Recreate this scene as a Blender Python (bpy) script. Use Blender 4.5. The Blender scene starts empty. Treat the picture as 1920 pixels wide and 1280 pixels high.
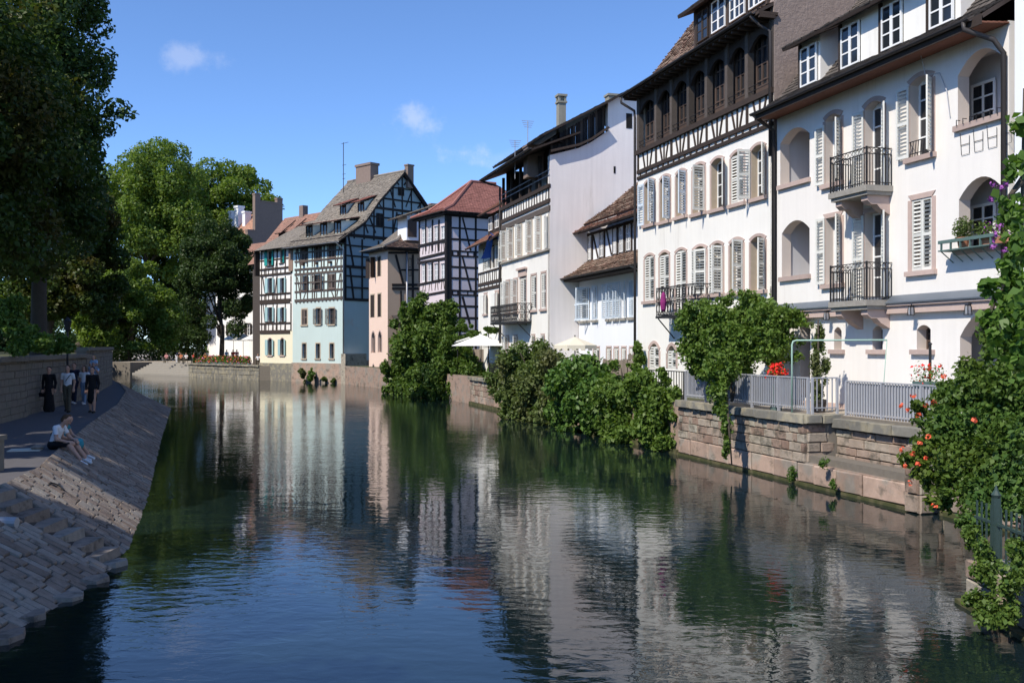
import bpy, math, random
import numpy as np
from mathutils import Vector, Matrix

# ------------------------------------------------------------------ camera, sky, sun, exposure
SC = bpy.context.scene
COL = SC.collection
FPX, HOR, HC = 1867.0, 650.0, 3.7          # focal length and horizon in photo pixels, eye height above the water
cam_d = bpy.data.cameras.new('camera')
cam_d.sensor_width = 36.0
cam_d.lens = 36.0 * FPX / 1920.0
cam_d.shift_y = (HOR - 640.0) / 1920.0
cam_d.clip_start, cam_d.clip_end = 0.1, 3000.0
cam = bpy.data.objects.new('camera', cam_d)
COL.objects.link(cam)
cam.location = (0, 0, HC)
cam.rotation_euler = (math.radians(90), 0, 0)
SC.camera = cam

SUN_EL = math.radians(47.0)
_h = Vector((-0.725, -0.69, 0)).normalized()
SUN_DIR = Vector((_h.x * math.cos(SUN_EL), _h.y * math.cos(SUN_EL), math.sin(SUN_EL)))
world = bpy.data.worlds.new('World')
SC.world = world
world.use_nodes = True
wn, wl = world.node_tree.nodes, world.node_tree.links
wn.clear()
wout = wn.new('ShaderNodeOutputWorld')
wbg = wn.new('ShaderNodeBackground')
sky = wn.new('ShaderNodeTexSky')
sky.sky_type = 'NISHITA'
sky.sun_disc = False
sky.sun_elevation = SUN_EL
sky.sun_rotation = math.atan2(_h.x, _h.y)
sky.altitude = 3000
sky.air_density = 1.0
sky.dust_density = 0.0
sky.ozone_density = 6.0
wbg.inputs['Strength'].default_value = 0.15

def _wn(kind, **kw):
    n = wn.new(kind)
    for k, v in kw.items():
        setattr(n, k, v)
    return n
# three thin fair-weather clouds: soft elliptical masks in sky direction, broken up by noise
wtc = _wn('ShaderNodeTexCoord')
wnoise = _wn('ShaderNodeTexNoise')
wnoise.inputs['Scale'].default_value = 34.0
wnoise.inputs['Detail'].default_value = 7.0
wnoise.inputs['Roughness'].default_value = 0.62
wl.new(wtc.outputs['Generated'], wnoise.inputs['Vector'])
wcol = sky.outputs['Color']
for (cx, cy, rx, ry, amt) in ((352, 108, 66, 28, 0.22), (776, 226, 52, 44, 0.32), (868, 286, 56, 28, 0.36), (950, 298, 60, 24, 0.12)):
    c = Vector(((cx - 960) / FPX, 1.0, (HOR - cy) / FPX)).normalized()
    sub = _wn('ShaderNodeVectorMath', operation='SUBTRACT')
    sub.inputs[1].default_value = c
    wl.new(wtc.outputs['Generated'], sub.inputs[0])
    mul = _wn('ShaderNodeVectorMath', operation='MULTIPLY')
    mul.inputs[1].default_value = (FPX / rx, FPX / rx, FPX / ry)
    wl.new(sub.outputs[0], mul.inputs[0])
    ln = _wn('ShaderNodeVectorMath', operation='LENGTH')
    wl.new(mul.outputs[0], ln.inputs[0])
    a = _wn('ShaderNodeMath', operation='MULTIPLY_ADD')      # noise*1.9 - dist
    a.inputs[1].default_value = 2.6
    wl.new(wnoise.outputs['Fac'], a.inputs[0])
    neg = _wn('ShaderNodeMath', operation='MULTIPLY')
    neg.inputs[1].default_value = -1.0
    wl.new(ln.outputs['Value'], neg.inputs[0])
    wl.new(neg.outputs[0], a.inputs[2])
    mr = _wn('ShaderNodeMapRange', interpolation_type='SMOOTHSTEP')
    mr.inputs['From Min'].default_value = 0.36
    mr.inputs['From Max'].default_value = 1.35
    mr.inputs['To Max'].default_value = amt
    wl.new(a.outputs[0], mr.inputs['Value'])
    mx = _wn('ShaderNodeMix', data_type='RGBA')
    wl.new(mr.outputs['Result'], mx.inputs['Factor'])
    wl.new(wcol, mx.inputs['A'])
    mx.inputs['B'].default_value = (5.2, 4.9, 4.9, 1)
    wcol = mx.outputs['Result']
wtint = _wn('ShaderNodeMix', data_type='RGBA', blend_type='MULTIPLY')      # white balance of the whole sky
wtint.inputs['Factor'].default_value = 1.0
wl.new(wcol, wtint.inputs['A'])
wtint.inputs['B'].default_value = (0.97, 1.04, 1.12, 1)
wl.new(wtint.outputs['Result'], wbg.inputs['Color'])
wl.new(wbg.outputs[0], wout.inputs['Surface'])

sun_d = bpy.data.lights.new('sun', 'SUN')
sun_d.energy = 4.05
sun_d.angle = math.radians(0.53)
sun_d.color = (1.0, 0.925, 0.80)
sun = bpy.data.objects.new('sun', sun_d)
COL.objects.link(sun)
sun.rotation_euler = SUN_DIR.to_track_quat('Z', 'Y').to_euler()
sun.location = SUN_DIR * 60

SC.view_settings.view_transform = 'Standard'
SC.view_settings.look = 'None'
SC.view_settings.exposure = 0.42
SC.view_settings.gamma = 1.0
SC.view_settings.use_curve_mapping = False
SC.render.engine = 'CYCLES'
SC.cycles.use_denoising = True
SC.cycles.max_bounces = 6
SC.cycles.transparent_max_bounces = 6
SC.cycles.caustics_reflective = False
SC.cycles.caustics_refractive = False

random.seed(7)
RNG = np.random.default_rng(11)
R = math.radians

# ------------------------------------------------------------------ materials
def _nodes(name):
    m = bpy.data.materials.new(name)
    m.use_nodes = True
    nt = m.node_tree
    b = nt.nodes['Principled BSDF']
    return m, nt, b

def M(name, col, rough=0.8, var=0.12, vscale=2.0, bump=0.0, bscale=18.0, rand=0.0, col2=None, mixby='noise',
      mscale=1.0, mlo=0.45, mhi=0.6, metal=0.0, spec=0.3, streak=0.0, island=False, dist=0.02, stain=None):
    """procedural surface: base colour, noise variation, optional second colour, streaks, bump"""
    m, nt, b = _nodes(name)
    N, L = nt.nodes, nt.links
    b.inputs['Roughness'].default_value = rough
    b.inputs['Metallic'].default_value = metal
    b.inputs['Specular IOR Level'].default_value = spec
    geo = N.new('ShaderNodeNewGeometry')
    oi = N.new('ShaderNodeObjectInfo')
    rnd = geo.outputs['Random Per Island'] if island else oi.outputs['Random']
    base = N.new('ShaderNodeRGB')
    base.outputs[0].default_value = (*col, 1)
    c = base.outputs[0]
    if col2 is not None:
        mx = N.new('ShaderNodeMix'); mx.data_type = 'RGBA'
        L.new(c, mx.inputs['A']); mx.inputs['B'].default_value = (*col2, 1)
        if mixby == 'rand':
            L.new(rnd, mx.inputs['Factor'])
        else:
            n2 = N.new('ShaderNodeTexNoise'); n2.inputs['Scale'].default_value = mscale
            n2.inputs['Detail'].default_value = 5.0
            L.new(geo.outputs['Position'], n2.inputs['Vector'])
            mr = N.new('ShaderNodeMapRange'); mr.interpolation_type = 'SMOOTHSTEP'
            mr.inputs['From Min'].default_value = mlo; mr.inputs['From Max'].default_value = mhi
            L.new(n2.outputs['Fac'], mr.inputs['Value'])
            L.new(mr.outputs['Result'], mx.inputs['Factor'])
        c = mx.outputs['Result']
    if stain is not None:                       # dirt, lichen and damp with a shape of its own
        sc_, sx, sz, lo, hi, amt = stain
        mp = N.new('ShaderNodeMapping'); mp.inputs['Scale'].default_value = (sx, sx, sz)
        L.new(geo.outputs['Position'], mp.inputs['Vector'])
        ns = N.new('ShaderNodeTexNoise'); ns.inputs['Scale'].default_value = 1.0; ns.inputs['Detail'].default_value = 8.0; ns.inputs['Roughness'].default_value = 0.7
        L.new(mp.outputs[0], ns.inputs['Vector'])
        mr = N.new('ShaderNodeMapRange'); mr.interpolation_type = 'SMOOTHSTEP'
        mr.inputs['From Min'].default_value = lo; mr.inputs['From Max'].default_value = hi; mr.inputs['To Max'].default_value = amt
        L.new(ns.outputs['Fac'], mr.inputs['Value'])
        ms = N.new('ShaderNodeMix'); ms.data_type = 'RGBA'
        L.new(mr.outputs['Result'], ms.inputs['Factor']); L.new(c, ms.inputs['A']); ms.inputs['B'].default_value = (*sc_, 1)
        c = ms.outputs['Result']
    fac = None
    def addfac(sock, amp):
        nonlocal fac
        f = N.new('ShaderNodeMath'); f.operation = 'MULTIPLY_ADD'
        f.inputs[1].default_value = 2 * amp; f.inputs[2].default_value = 1 - amp
        L.new(sock, f.inputs[0])
        if fac is None:
            fac = f.outputs[0]
        else:
            g = N.new('ShaderNodeMath'); g.operation = 'MULTIPLY'
            L.new(fac, g.inputs[0]); L.new(f.outputs[0], g.inputs[1]); fac = g.outputs[0]
    if var:
        n1 = N.new('ShaderNodeTexNoise'); n1.inputs['Scale'].default_value = vscale
        n1.inputs['Detail'].default_value = 7.0; n1.inputs['Roughness'].default_value = 0.65
        L.new(geo.outputs['Position'], n1.inputs['Vector'])
        addfac(n1.outputs['Fac'], var)
    if streak:
        mp = N.new('ShaderNodeMapping'); mp.inputs['Scale'].default_value = (4.0, 4.0, 0.22)
        L.new(geo.outputs['Position'], mp.inputs['Vector'])
        n3 = N.new('ShaderNodeTexNoise'); n3.inputs['Scale'].default_value = 1.4; n3.inputs['Detail'].default_value = 6.0
        L.new(mp.outputs[0], n3.inputs['Vector'])
        addfac(n3.outputs['Fac'], streak)
    if rand:
        addfac(rnd, rand)
    if fac is not None:
        sc = N.new('ShaderNodeVectorMath'); sc.operation = 'SCALE'
        L.new(c, sc.inputs[0]); L.new(fac, sc.inputs['Scale'])
        c = sc.outputs[0]
    L.new(c, b.inputs['Base Color'])
    if bump:
        nb = N.new('ShaderNodeTexNoise'); nb.inputs['Scale'].default_value = bscale
        nb.inputs['Detail'].default_value = 6.0; nb.inputs['Roughness'].default_value = 0.65
        L.new(geo.outputs['Position'], nb.inputs['Vector'])
        bp = N.new('ShaderNodeBump'); bp.inputs['Strength'].default_value = bump; bp.inputs['Distance'].default_value = dist
        L.new(nb.outputs['Fac'], bp.inputs['Height'])
        L.new(bp.outputs[0], b.inputs['Normal'])
    return m

def M_leaf(name, c1, c2, trans=0.35, c3=None, gloss=0.25, rough=0.45):
    m = bpy.data.materials.new(name); m.use_nodes = True
    nt = m.node_tree; N, L = nt.nodes, nt.links
    b = N['Principled BSDF']; out = N['Material Output']
    geo = N.new('ShaderNodeNewGeometry')
    mx = N.new('ShaderNodeMix'); mx.data_type = 'RGBA'
    mx.inputs['A'].default_value = (*c1, 1); mx.inputs['B'].default_value = (*c2, 1)
    L.new(geo.outputs['Random Per Island'], mx.inputs['Factor'])
    c = mx.outputs['Result']
    if c3 is not None:
        n2 = N.new('ShaderNodeTexNoise'); n2.inputs['Scale'].default_value = 0.35; n2.inputs['Detail'].default_value = 3.0
        L.new(geo.outputs['Position'], n2.inputs['Vector'])
        mr = N.new('ShaderNodeMapRange'); mr.inputs['From Min'].default_value = 0.5; mr.inputs['From Max'].default_value = 0.66
        L.new(n2.outputs['Fac'], mr.inputs['Value'])
        m2 = N.new('ShaderNodeMix'); m2.data_type = 'RGBA'
        L.new(mr.outputs[0], m2.inputs['Factor']); L.new(c, m2.inputs['A']); m2.inputs['B'].default_value = (*c3, 1)
        c = m2.outputs['Result']
    L.new(c, b.inputs['Base Color'])
    b.inputs['Roughness'].default_value = rough
    b.inputs['Specular IOR Level'].default_value = gloss
    tr = N.new('ShaderNodeBsdfTranslucent')
    bc = N.new('ShaderNodeMix'); bc.data_type = 'RGBA'; bc.blend_type = 'MULTIPLY'; bc.inputs['Factor'].default_value = 1.0
    L.new(c, bc.inputs['A']); bc.inputs['B'].default_value = (1.25, 1.35, 0.6, 1)
    L.new(bc.outputs['Result'], tr.inputs['Color'])
    ms = N.new('ShaderNodeMixShader'); ms.inputs['Fac'].default_value = trans
    L.new(b.outputs[0], ms.inputs[1]); L.new(tr.outputs[0], ms.inputs[2]); L.new(ms.outputs[0], out.inputs['Surface'])
    return m

MAT = {}
MAT['white'] = M('white_render', (0.82, 0.80, 0.755), 0.9, 0.06, 0.7, 0.15, 30, streak=0.06, stain=((0.52, 0.49, 0.43), 1.3, 0.16, 0.55, 0.72, 0.35))
MAT['cream'] = M('cream_render', (0.81, 0.775, 0.735), 0.9, 0.06, 0.7, 0.18, 26, streak=0.06, stain=((0.52, 0.47, 0.42), 1.3, 0.16, 0.55, 0.72, 0.35))
MAT['coolwhite'] = M('cool_white_render', (0.80, 0.82, 0.86), 0.9, 0.04, 0.7, 0.12, 30, streak=0.04)
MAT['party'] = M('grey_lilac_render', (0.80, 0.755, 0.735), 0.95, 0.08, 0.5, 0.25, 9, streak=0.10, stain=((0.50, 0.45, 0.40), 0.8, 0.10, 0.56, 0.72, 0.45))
MAT['loggia'] = M('shade_toned_loggia_render', (0.50, 0.50, 0.52), 0.95, 0.08, 0.6, 0.15, 12, streak=0.08)  # white wall; the shade inside the loggias is put into this grey
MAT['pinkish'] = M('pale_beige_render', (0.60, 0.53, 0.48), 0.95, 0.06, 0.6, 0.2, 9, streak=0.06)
MAT['roughbrown'] = M('rough_brown_render', (0.30, 0.235, 0.205), 0.97, 0.28, 4.0, 0.6, 9.0, dist=0.05)
MAT['blue'] = M('pale_blue_render', (0.52, 0.62, 0.60), 0.9, 0.07, 0.5, 0.12, 20, col2=(0.62, 0.52, 0.42), mscale=0.28, mlo=0.62, mhi=0.72, streak=0.05)
MAT['mint'] = M('mint_panel_render', (0.62, 0.735, 0.705), 0.9, 0.06, 0.8, 0.1, 20)
MAT['bluegable'] = M('shade_toned_gable_render', (0.30, 0.385, 0.42), 0.9, 0.08, 0.8, 0.1, 20)  # darker than the front panels: the gable's shade is put into the colour
MAT['butter'] = M('butter_render', (0.80, 0.74, 0.56), 0.9, 0.05, 0.6, 0.1, 20, col2=(0.76, 0.60, 0.47), mscale=0.35, mlo=0.56, mhi=0.7)
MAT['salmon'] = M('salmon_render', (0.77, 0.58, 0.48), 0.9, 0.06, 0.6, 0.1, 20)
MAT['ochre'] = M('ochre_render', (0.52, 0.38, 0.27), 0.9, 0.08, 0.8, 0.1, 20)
MAT['lilac'] = M('lilac_panel_render', (0.66, 0.575, 0.60), 0.9, 0.05, 0.8, 0.1, 20)
MAT['timber'] = M('dark_timber', (0.045, 0.032, 0.026), 0.8, 0.35, 6.0, 0.3, 30, rand=0.25)
MAT['timber_grey'] = M('weathered_timber', (0.085, 0.070, 0.062), 0.85, 0.35, 5.0, 0.35, 30, rand=0.25)
MAT['timber_black'] = M('black_timber', (0.018, 0.014, 0.014), 0.7, 0.3, 5.0, 0.2, 30, rand=0.2)
MAT['timber_warm'] = M('brown_window_timber', (0.085, 0.058, 0.047), 0.75, 0.3, 5.0, 0.3, 30, rand=0.2)
MAT['soffit'] = M('red_brown_soffit_board', (0.20, 0.085, 0.055), 0.75, 0.3, 4.0, 0.2, 30, rand=0.15)
MAT['sandstone'] = M('pink_sandstone_trim', (0.48, 0.37, 0.33), 0.9, 0.16, 5.0, 0.3, 40, rand=0.12)
MAT['tanstone'] = M('tan_stone_trim', (0.46, 0.38, 0.29), 0.9, 0.16, 5.0, 0.3, 40, rand=0.12)
MAT['shutter'] = M('white_shutter_paint', (0.70, 0.70, 0.66), 0.6, 0.12, 6.0, 0.05, 60, rand=0.14)
MAT['shutter_blue'] = M('blue_white_shutter_paint', (0.62, 0.70, 0.78), 0.6, 0.08, 6.0, rand=0.06)
MAT['shutter_teal'] = M('teal_shutter_paint', (0.02, 0.30, 0.28), 0.6, 0.12, 6.0, rand=0.08)
MAT['shutter_aqua'] = M('pale_aqua_shutter_paint', (0.38, 0.56, 0.57), 0.6, 0.10, 6.0, rand=0.08)
MAT['shutter_brown'] = M('grey_brown_shutter', (0.17, 0.135, 0.12), 0.8, 0.25, 6.0, rand=0.2)
MAT['shutter_dark'] = M('dark_brown_shutter', (0.035, 0.025, 0.022), 0.8, 0.25, 6.0, rand=0.2)
MAT['frame'] = M('white_window_paint', (0.80, 0.80, 0.79), 0.5, 0.04, 6.0)
MAT['zinc'] = M('zinc_sheet', (0.21, 0.24, 0.28), 0.45, 0.12, 3.0, metal=0.6, rand=0.05)
MAT['pipe'] = M('dark_pipe', (0.045, 0.040, 0.040), 0.5, 0.2, 4.0)
MAT['pipe_light'] = M('light_pipe', (0.42, 0.42, 0.44), 0.45, 0.15, 4.0, metal=0.4)
MAT['iron'] = M('black_iron', (0.022, 0.022, 0.024), 0.55, 0.2, 8.0)
MAT['iron_green'] = M('dark_green_iron', (0.035, 0.06, 0.055), 0.55, 0.3, 8.0)
MAT['rail'] = M('grey_painted_rail', (0.34, 0.35, 0.38), 0.55, 0.12, 5.0, rand=0.06)
MAT['pipe_green'] = M('sea_green_pipe', (0.34, 0.50, 0.42), 0.5, 0.1, 5.0)
MAT['concrete'] = M('weathered_slab_stone', (0.30, 0.28, 0.25), 0.95, 0.35, 6.0, 0.4, 30)
MAT['chimney'] = M('grey_chimney_render', (0.27, 0.26, 0.22), 0.95, 0.2, 3.0, 0.3, 20, streak=0.15)
MAT['chimney_brown'] = M('brown_chimney_render', (0.22, 0.165, 0.14), 0.95, 0.2, 3.0, 0.3, 20)
MAT['slab'] = M('roof_underlay', (0.06, 0.045, 0.04), 0.95, 0.2, 2.0)
MAT['tile_grey'] = M('old_grey_tile', (0.30, 0.265, 0.225), 0.9, 0.25, 1.2, rand=0.28, island=True, col2=(0.20, 0.17, 0.14), mixby='rand')
MAT['tile_mixed'] = M('mixed_old_tile', (0.33, 0.25, 0.19), 0.9, 0.25, 1.2, rand=0.35, island=True, col2=(0.20, 0.12, 0.09), mixby='rand')
MAT['tile_red'] = M('red_tile', (0.29, 0.125, 0.10), 0.85, 0.14, 1.2, rand=0.14, island=True)
MAT['tile_brown'] = M('red_brown_tile', (0.34, 0.20, 0.15), 0.9, 0.2, 1.2, rand=0.22, island=True, col2=(0.28, 0.15, 0.11), mixby='rand')
MAT['tile_orange'] = M('orange_tile', (0.42, 0.235, 0.165), 0.9, 0.2, 1.2, rand=0.15, island=True)
MAT['tile_dark'] = M('dark_tile', (0.10, 0.085, 0.075), 0.9, 0.25, 1.2, rand=0.3, island=True)
MAT['stone'] = M('quay_sandstone', (0.42, 0.285, 0.22), 0.95, 0.42, 4.0, 0.8, 18, rand=0.42, col2=(0.26, 0.24, 0.195), mixby='rand', stain=((0.085, 0.078, 0.062), 1.6, 2.2, 0.48, 0.64, 0.85))
MAT['stone_pink'] = M('pink_ashlar', (0.36, 0.26, 0.205), 0.95, 0.38, 3.0, 0.5, 18, rand=0.28, col2=(0.30, 0.26, 0.22), mscale=1.2, mlo=0.48, mhi=0.62, stain=((0.10, 0.09, 0.07), 1.4, 2.4, 0.52, 0.66, 0.7))
MAT['coping'] = M('grey_coping_stone', (0.20, 0.19, 0.165), 0.95, 0.35, 5.0, 0.4, 24, rand=0.15, col2=(0.30, 0.27, 0.20), mscale=2.0)
MAT['mortar'] = M('mortar', (0.17, 0.15, 0.125), 0.98, 0.3, 5.0, 0.4, 25)
MAT['moss'] = M('wet_mossy_ledge', (0.060, 0.065, 0.025), 0.8, 0.4, 4.0, 0.5, 15, col2=(0.11, 0.10, 0.05), mscale=3.0)
MAT['cobble'] = M('bank_sandstone_sett', (0.30, 0.225, 0.175), 0.92, 0.45, 7.0, 0.8, 20, rand=0.36, col2=(0.22, 0.195, 0.165), mixby='rand', stain=((0.07, 0.062, 0.05), 2.2, 2.2, 0.52, 0.66, 0.7))
MAT['cobble_stuff'] = M('bank_sandstone_sett_far', (0.30, 0.225, 0.175), 0.92, 0.45, 7.0, 0.8, 20, rand=0.36, island=True, col2=(0.22, 0.195, 0.165), mixby='rand', stain=((0.07, 0.062, 0.05), 2.2, 2.2, 0.52, 0.66, 0.7))
MAT['bankmortar'] = M('bank_joint_earth', (0.06, 0.05, 0.042), 0.98, 0.3, 4.0, 0.4, 20)
MAT['asphalt'] = M('worn_path_asphalt', (0.105, 0.10, 0.105), 0.95, 0.2, 2.5, 0.3, 60)
MAT['wallstone'] = M('grey_retaining_wall_stone', (0.22, 0.195, 0.165), 0.95, 0.3, 4.0, 0.4, 20, rand=0.15, col2=(0.16, 0.15, 0.12), mixby='rand')
MAT['soil'] = M('earth_and_grass', (0.07, 0.075, 0.035), 0.98, 0.4, 1.2, 0.3, 12)
MAT['paving'] = M('terrace_paving', (0.36, 0.31, 0.25), 0.95, 0.2, 3.0, 0.3, 25)
MAT['bark'] = M('tree_bark', (0.07, 0.058, 0.045), 0.95, 0.35, 5.0, 0.6, 14)
MAT['parasol'] = M('white_canvas', (0.80, 0.79, 0.76), 0.85, 0.03, 3.0)
MAT['awning'] = M('cream_canvas', (0.66, 0.61, 0.50), 0.85, 0.06, 3.0)
MAT['terracotta'] = M('terracotta', (0.44, 0.20, 0.12), 0.9, 0.15, 6.0)
MAT['wood_fence'] = M('grey_fence_board', (0.23, 0.19, 0.155), 0.9, 0.3, 4.0, 0.3, 30, rand=0.2)
MAT['redflower'] = M('red_petal', (0.72, 0.02, 0.015), 0.6, 0.1, 5.0, rand=0.2, island=True)
MAT['orangeflower'] = M('coral_petal', (0.75, 0.13, 0.06), 0.6, 0.1, 5.0, rand=0.2, island=True)
MAT['pinkflower'] = M('pink_petal', (0.62, 0.10, 0.33), 0.6, 0.1, 5.0, rand=0.2, island=True)
MAT['magenta'] = M('magenta_cloth', (0.24, 0.025, 0.15), 0.8, 0.2, 9.0)
MAT['purpleflower'] = M('purple_petal', (0.30, 0.08, 0.34), 0.6, 0.1, 5.0, rand=0.2, island=True)
MAT['boxpaint'] = M('grey_green_shelf_paint', (0.10, 0.16, 0.15), 0.6, 0.15, 4.0)

def M_glass(name, col, rough=0.06):
    m, nt, b = _nodes(name)
    b.inputs['Base Color'].default_value = (*col, 1)
    b.inputs['Roughness'].default_value = rough
    b.inputs['Specular IOR Level'].default_value = 0.7
    return m
MAT['glass'] = M_glass('window_glass', (0.020, 0.024, 0.030))
MAT['glass_curtain'] = M_glass('curtained_window_glass', (0.30, 0.31, 0.34), 0.15)
MAT['dark'] = M('dark_room', (0.012, 0.011, 0.011), 0.9, 0.1)

# water
def make_water():
    m, nt, b = _nodes('canal_water')
    N, L = nt.nodes, nt.links
    b.inputs['Base Color'].default_value = (0.006, 0.013, 0.014, 1)
    b.inputs['Roughness'].default_value = 0.025
    b.inputs['IOR'].default_value = 1.52
    b.inputs['Specular IOR Level'].default_value = 0.5
    geo = N.new('ShaderNodeNewGeometry')
    def noise(sx, sy, detail, rough=0.55, d=0.0):
        mp = N.new('ShaderNodeMapping')
        mp.inputs['Scale'].default_value = (sx, sy, 1)
        mp.inputs['Rotation'].default_value = (0, 0, R(12))
        L.new(geo.outputs['Position'], mp.inputs['Vector'])
        n = N.new('ShaderNodeTexNoise')
        n.inputs['Scale'].default_value = 1.0
        n.inputs['Detail'].default_value = detail
        n.inputs['Roughness'].default_value = rough
        n.inputs['Distortion'].default_value = d
        L.new(mp.outputs[0], n.inputs['Vector'])
        return n.outputs['Fac']
    rip = noise(3.4, 5.2, 3.0, 0.5, 0.5)
    swell = noise(0.7, 1.3, 2.0)
    patch = noise(0.10, 0.075, 3.0)
    mr = N.new('ShaderNodeMapRange'); mr.interpolation_type = 'SMOOTHSTEP'
    mr.inputs['From Min'].default_value = 0.40; mr.inputs['From Max'].default_value = 0.62
    mr.inputs['To Min'].default_value = 0.28; mr.inputs['To Max'].default_value = 1.0
    L.new(patch, mr.inputs['Value'])
    ml = N.new('ShaderNodeMath'); ml.operation = 'MULTIPLY'
    L.new(rip, ml.inputs[0]); L.new(mr.outputs[0], ml.inputs[1])
    ad = N.new('ShaderNodeMath'); ad.operation = 'MULTIPLY_ADD'
    L.new(swell, ad.inputs[0]); ad.inputs[1].default_value = 1.0
    L.new(ml.outputs[0], ad.inputs[2])
    bp = N.new('ShaderNodeBump')
    bp.inputs['Strength'].default_value = 1.0
    bp.inputs['Distance'].default_value = 0.0070
    L.new(ad.outputs[0], bp.inputs['Height'])
    L.new(bp.outputs[0], b.inputs['Normal'])
    return m
MAT['water'] = make_water()

# ------------------------------------------------------------------ geometry helpers
class MB:
    """collects faces, then links them as ONE mesh object"""
    def __init__(self):
        self.v, self.f, self.m = [], [], []
    def quad(self, a, b, c, d, mi=0):
        n = len(self.v); self.v += [tuple(a), tuple(b), tuple(c), tuple(d)]
        self.f.append((n, n + 1, n + 2, n + 3)); self.m.append(mi)
    def poly(self, pts, mi=0):
        n = len(self.v); self.v += [tuple(p) for p in pts]
        self.f.append(tuple(range(n, n + len(pts)))); self.m.append(mi)
    def box(self, x0, x1, y0, y1, z0, z1, mi=0):
        n = len(self.v)
        self.v += [(x0, y0, z0), (x1, y0, z0), (x1, y1, z0), (x0, y1, z0), (x0, y0, z1), (x1, y0, z1), (x1, y1, z1), (x0, y1, z1)]
        for q in ((0, 3, 2, 1), (4, 5, 6, 7), (0, 1, 5, 4), (1, 2, 6, 5), (2, 3, 7, 6), (3, 0, 4, 7)):
            self.f.append(tuple(n + i for i in q)); self.m.append(mi)
    def hexa(self, b4, t4, mi=0):
        n = len(self.v)
        self.v += [tuple(p) for p in b4] + [tuple(p) for p in t4]
        for q in ((0, 3, 2, 1), (4, 5, 6, 7), (0, 1, 5, 4), (1, 2, 6, 5), (2, 3, 7, 6), (3, 0, 4, 7)):
            self.f.append(tuple(n + i for i in q)); self.m.append(mi)
    def bar(self, p, q, w, d=None, mi=0, up=(0, 0, 1)):
        """box section beam between two points"""
        d = w if d is None else d
        p, q = Vector(p), Vector(q)
        t = (q - p).normalized(); u = Vector(up)
        if abs(t.dot(u)) > 0.97: u = Vector((0, 1, 0))
        a = t.cross(u).normalized() * (w / 2); b = a.cross(t).normalized() * (d / 2)
        self.hexa([p - a - b, p + a - b, p + a + b, p - a + b], [q - a - b, q + a - b, q + a + b, q - a + b], mi)
    def tube(self, pts, r, n=6, mi=0, cap=True):
        pts = [Vector(p) for p in pts]
        rs = r if isinstance(r, (list, tuple)) else [r] * len(pts)
        base = len(self.v); a = None
        for i, p in enumerate(pts):
            t = (pts[min(i + 1, len(pts) - 1)] - pts[max(i - 1, 0)]).normalized()
            if a is None:
                u = Vector((0, 0, 1)) if abs(t.z) < 0.9 else Vector((1, 0, 0))
                a = t.cross(u).normalized()
            else:
                a = (a - t * a.dot(t)).normalized()
            b = t.cross(a)
            for k in range(n):
                g = 2 * math.pi * k / n
                self.v.append(tuple(p + (a * math.cos(g) + b * math.sin(g)) * rs[i]))
        for i in range(len(pts) - 1):
            for k in range(n):
                k2 = (k + 1) % n
                self.f.append((base + i * n + k, base + i * n + k2, base + (i + 1) * n + k2, base + (i + 1) * n + k)); self.m.append(mi)
        if cap:
            self.f.append(tuple(base + k for k in reversed(range(n)))); self.m.append(mi)
            e = base + (len(pts) - 1) * n
            self.f.append(tuple(e + k for k in range(n))); self.m.append(mi)
    def lathe(self, prof, c=(0, 0, 0), n=12, mi=0):
        base = len(self.v)
        for (r, z) in prof:
            for k in range(n):
                g = 2 * math.pi * k / n
                self.v.append((c[0] + r * math.cos(g), c[1] + r * math.sin(g), c[2] + z))
        for i in range(len(prof) - 1):
            for k in range(n):
                k2 = (k + 1) % n
                self.f.append((base + i * n + k, base + i * n + k2, base + (i + 1) * n + k2, base + (i + 1) * n + k)); self.m.append(mi)
        self.f.append(tuple(base + k for k in reversed(range(n)))); self.m.append(mi)
        e = base + (len(prof) - 1) * n
        self.f.append(tuple(e + k for k in range(n))); self.m.append(mi)
    def mesh(self, name, mats):
        me = bpy.data.meshes.new(name)
        me.from_pydata(self.v, [], self.f)
        for m in (mats if isinstance(mats, (list, tuple)) else [mats]):
            me.materials.append(MAT[m] if isinstance(m, str) else m)
        if any(self.m):
            me.polygons.foreach_set('material_index', self.m)
        return me
    def build(self, name, mats, parent=None, mtx=None, smooth=False):
        me = self.mesh(name, mats)
        if smooth:
            me.polygons.foreach_set('use_smooth', [True] * len(me.polygons))
        return link(name, me, parent, mtx)

def link(name, data, parent=None, mtx=None):
    o = bpy.data.objects.new(name, data)
    COL.objects.link(o)
    if parent is not None: o.parent = parent
    if mtx is not None: o.matrix_basis = mtx
    return o

def tag(o, label=None, cat=None, group=None, kind=None):
    if label: o['label'] = label
    if cat: o['category'] = cat
    if group: o['group'] = group
    if kind: o['kind'] = kind
    return o

def thing(name, label, cat, mtx=None, group=None):
    return tag(link(name, None, None, mtx), label, cat, group)

def T(x, y, z): return Matrix.Translation((x, y, z))
def RZ(a): return Matrix.Rotation(a, 4, 'Z')
def at(px, py, Y):                       # a point in the world at depth Y, read off the photograph
    return Vector(((px - 960) / FPX * Y, Y, HC + (HOR - py) / FPX * Y))
def on_level(px, py, z):                 # the same on a level plane
    Y = (HC - z) * FPX / (py - HOR)
    return Vector(((px - 960) / FPX * Y, Y, z))

_ub = {}
def unit_box(mat):
    if mat not in _ub:
        b = MB(); b.box(-.5, .5, -.5, .5, -.5, .5); _ub[mat] = b.mesh('block_' + mat, mat)
    return _ub[mat]
def block(name, mat, parent, mtx, c, dims, rot=None):
    m = (mtx or Matrix()) @ T(*c)
    if rot is not None: m = m @ rot
    m = m @ Matrix.Diagonal((dims[0], dims[1], dims[2], 1))
    return link(name, unit_box(mat), parent, m)

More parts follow.
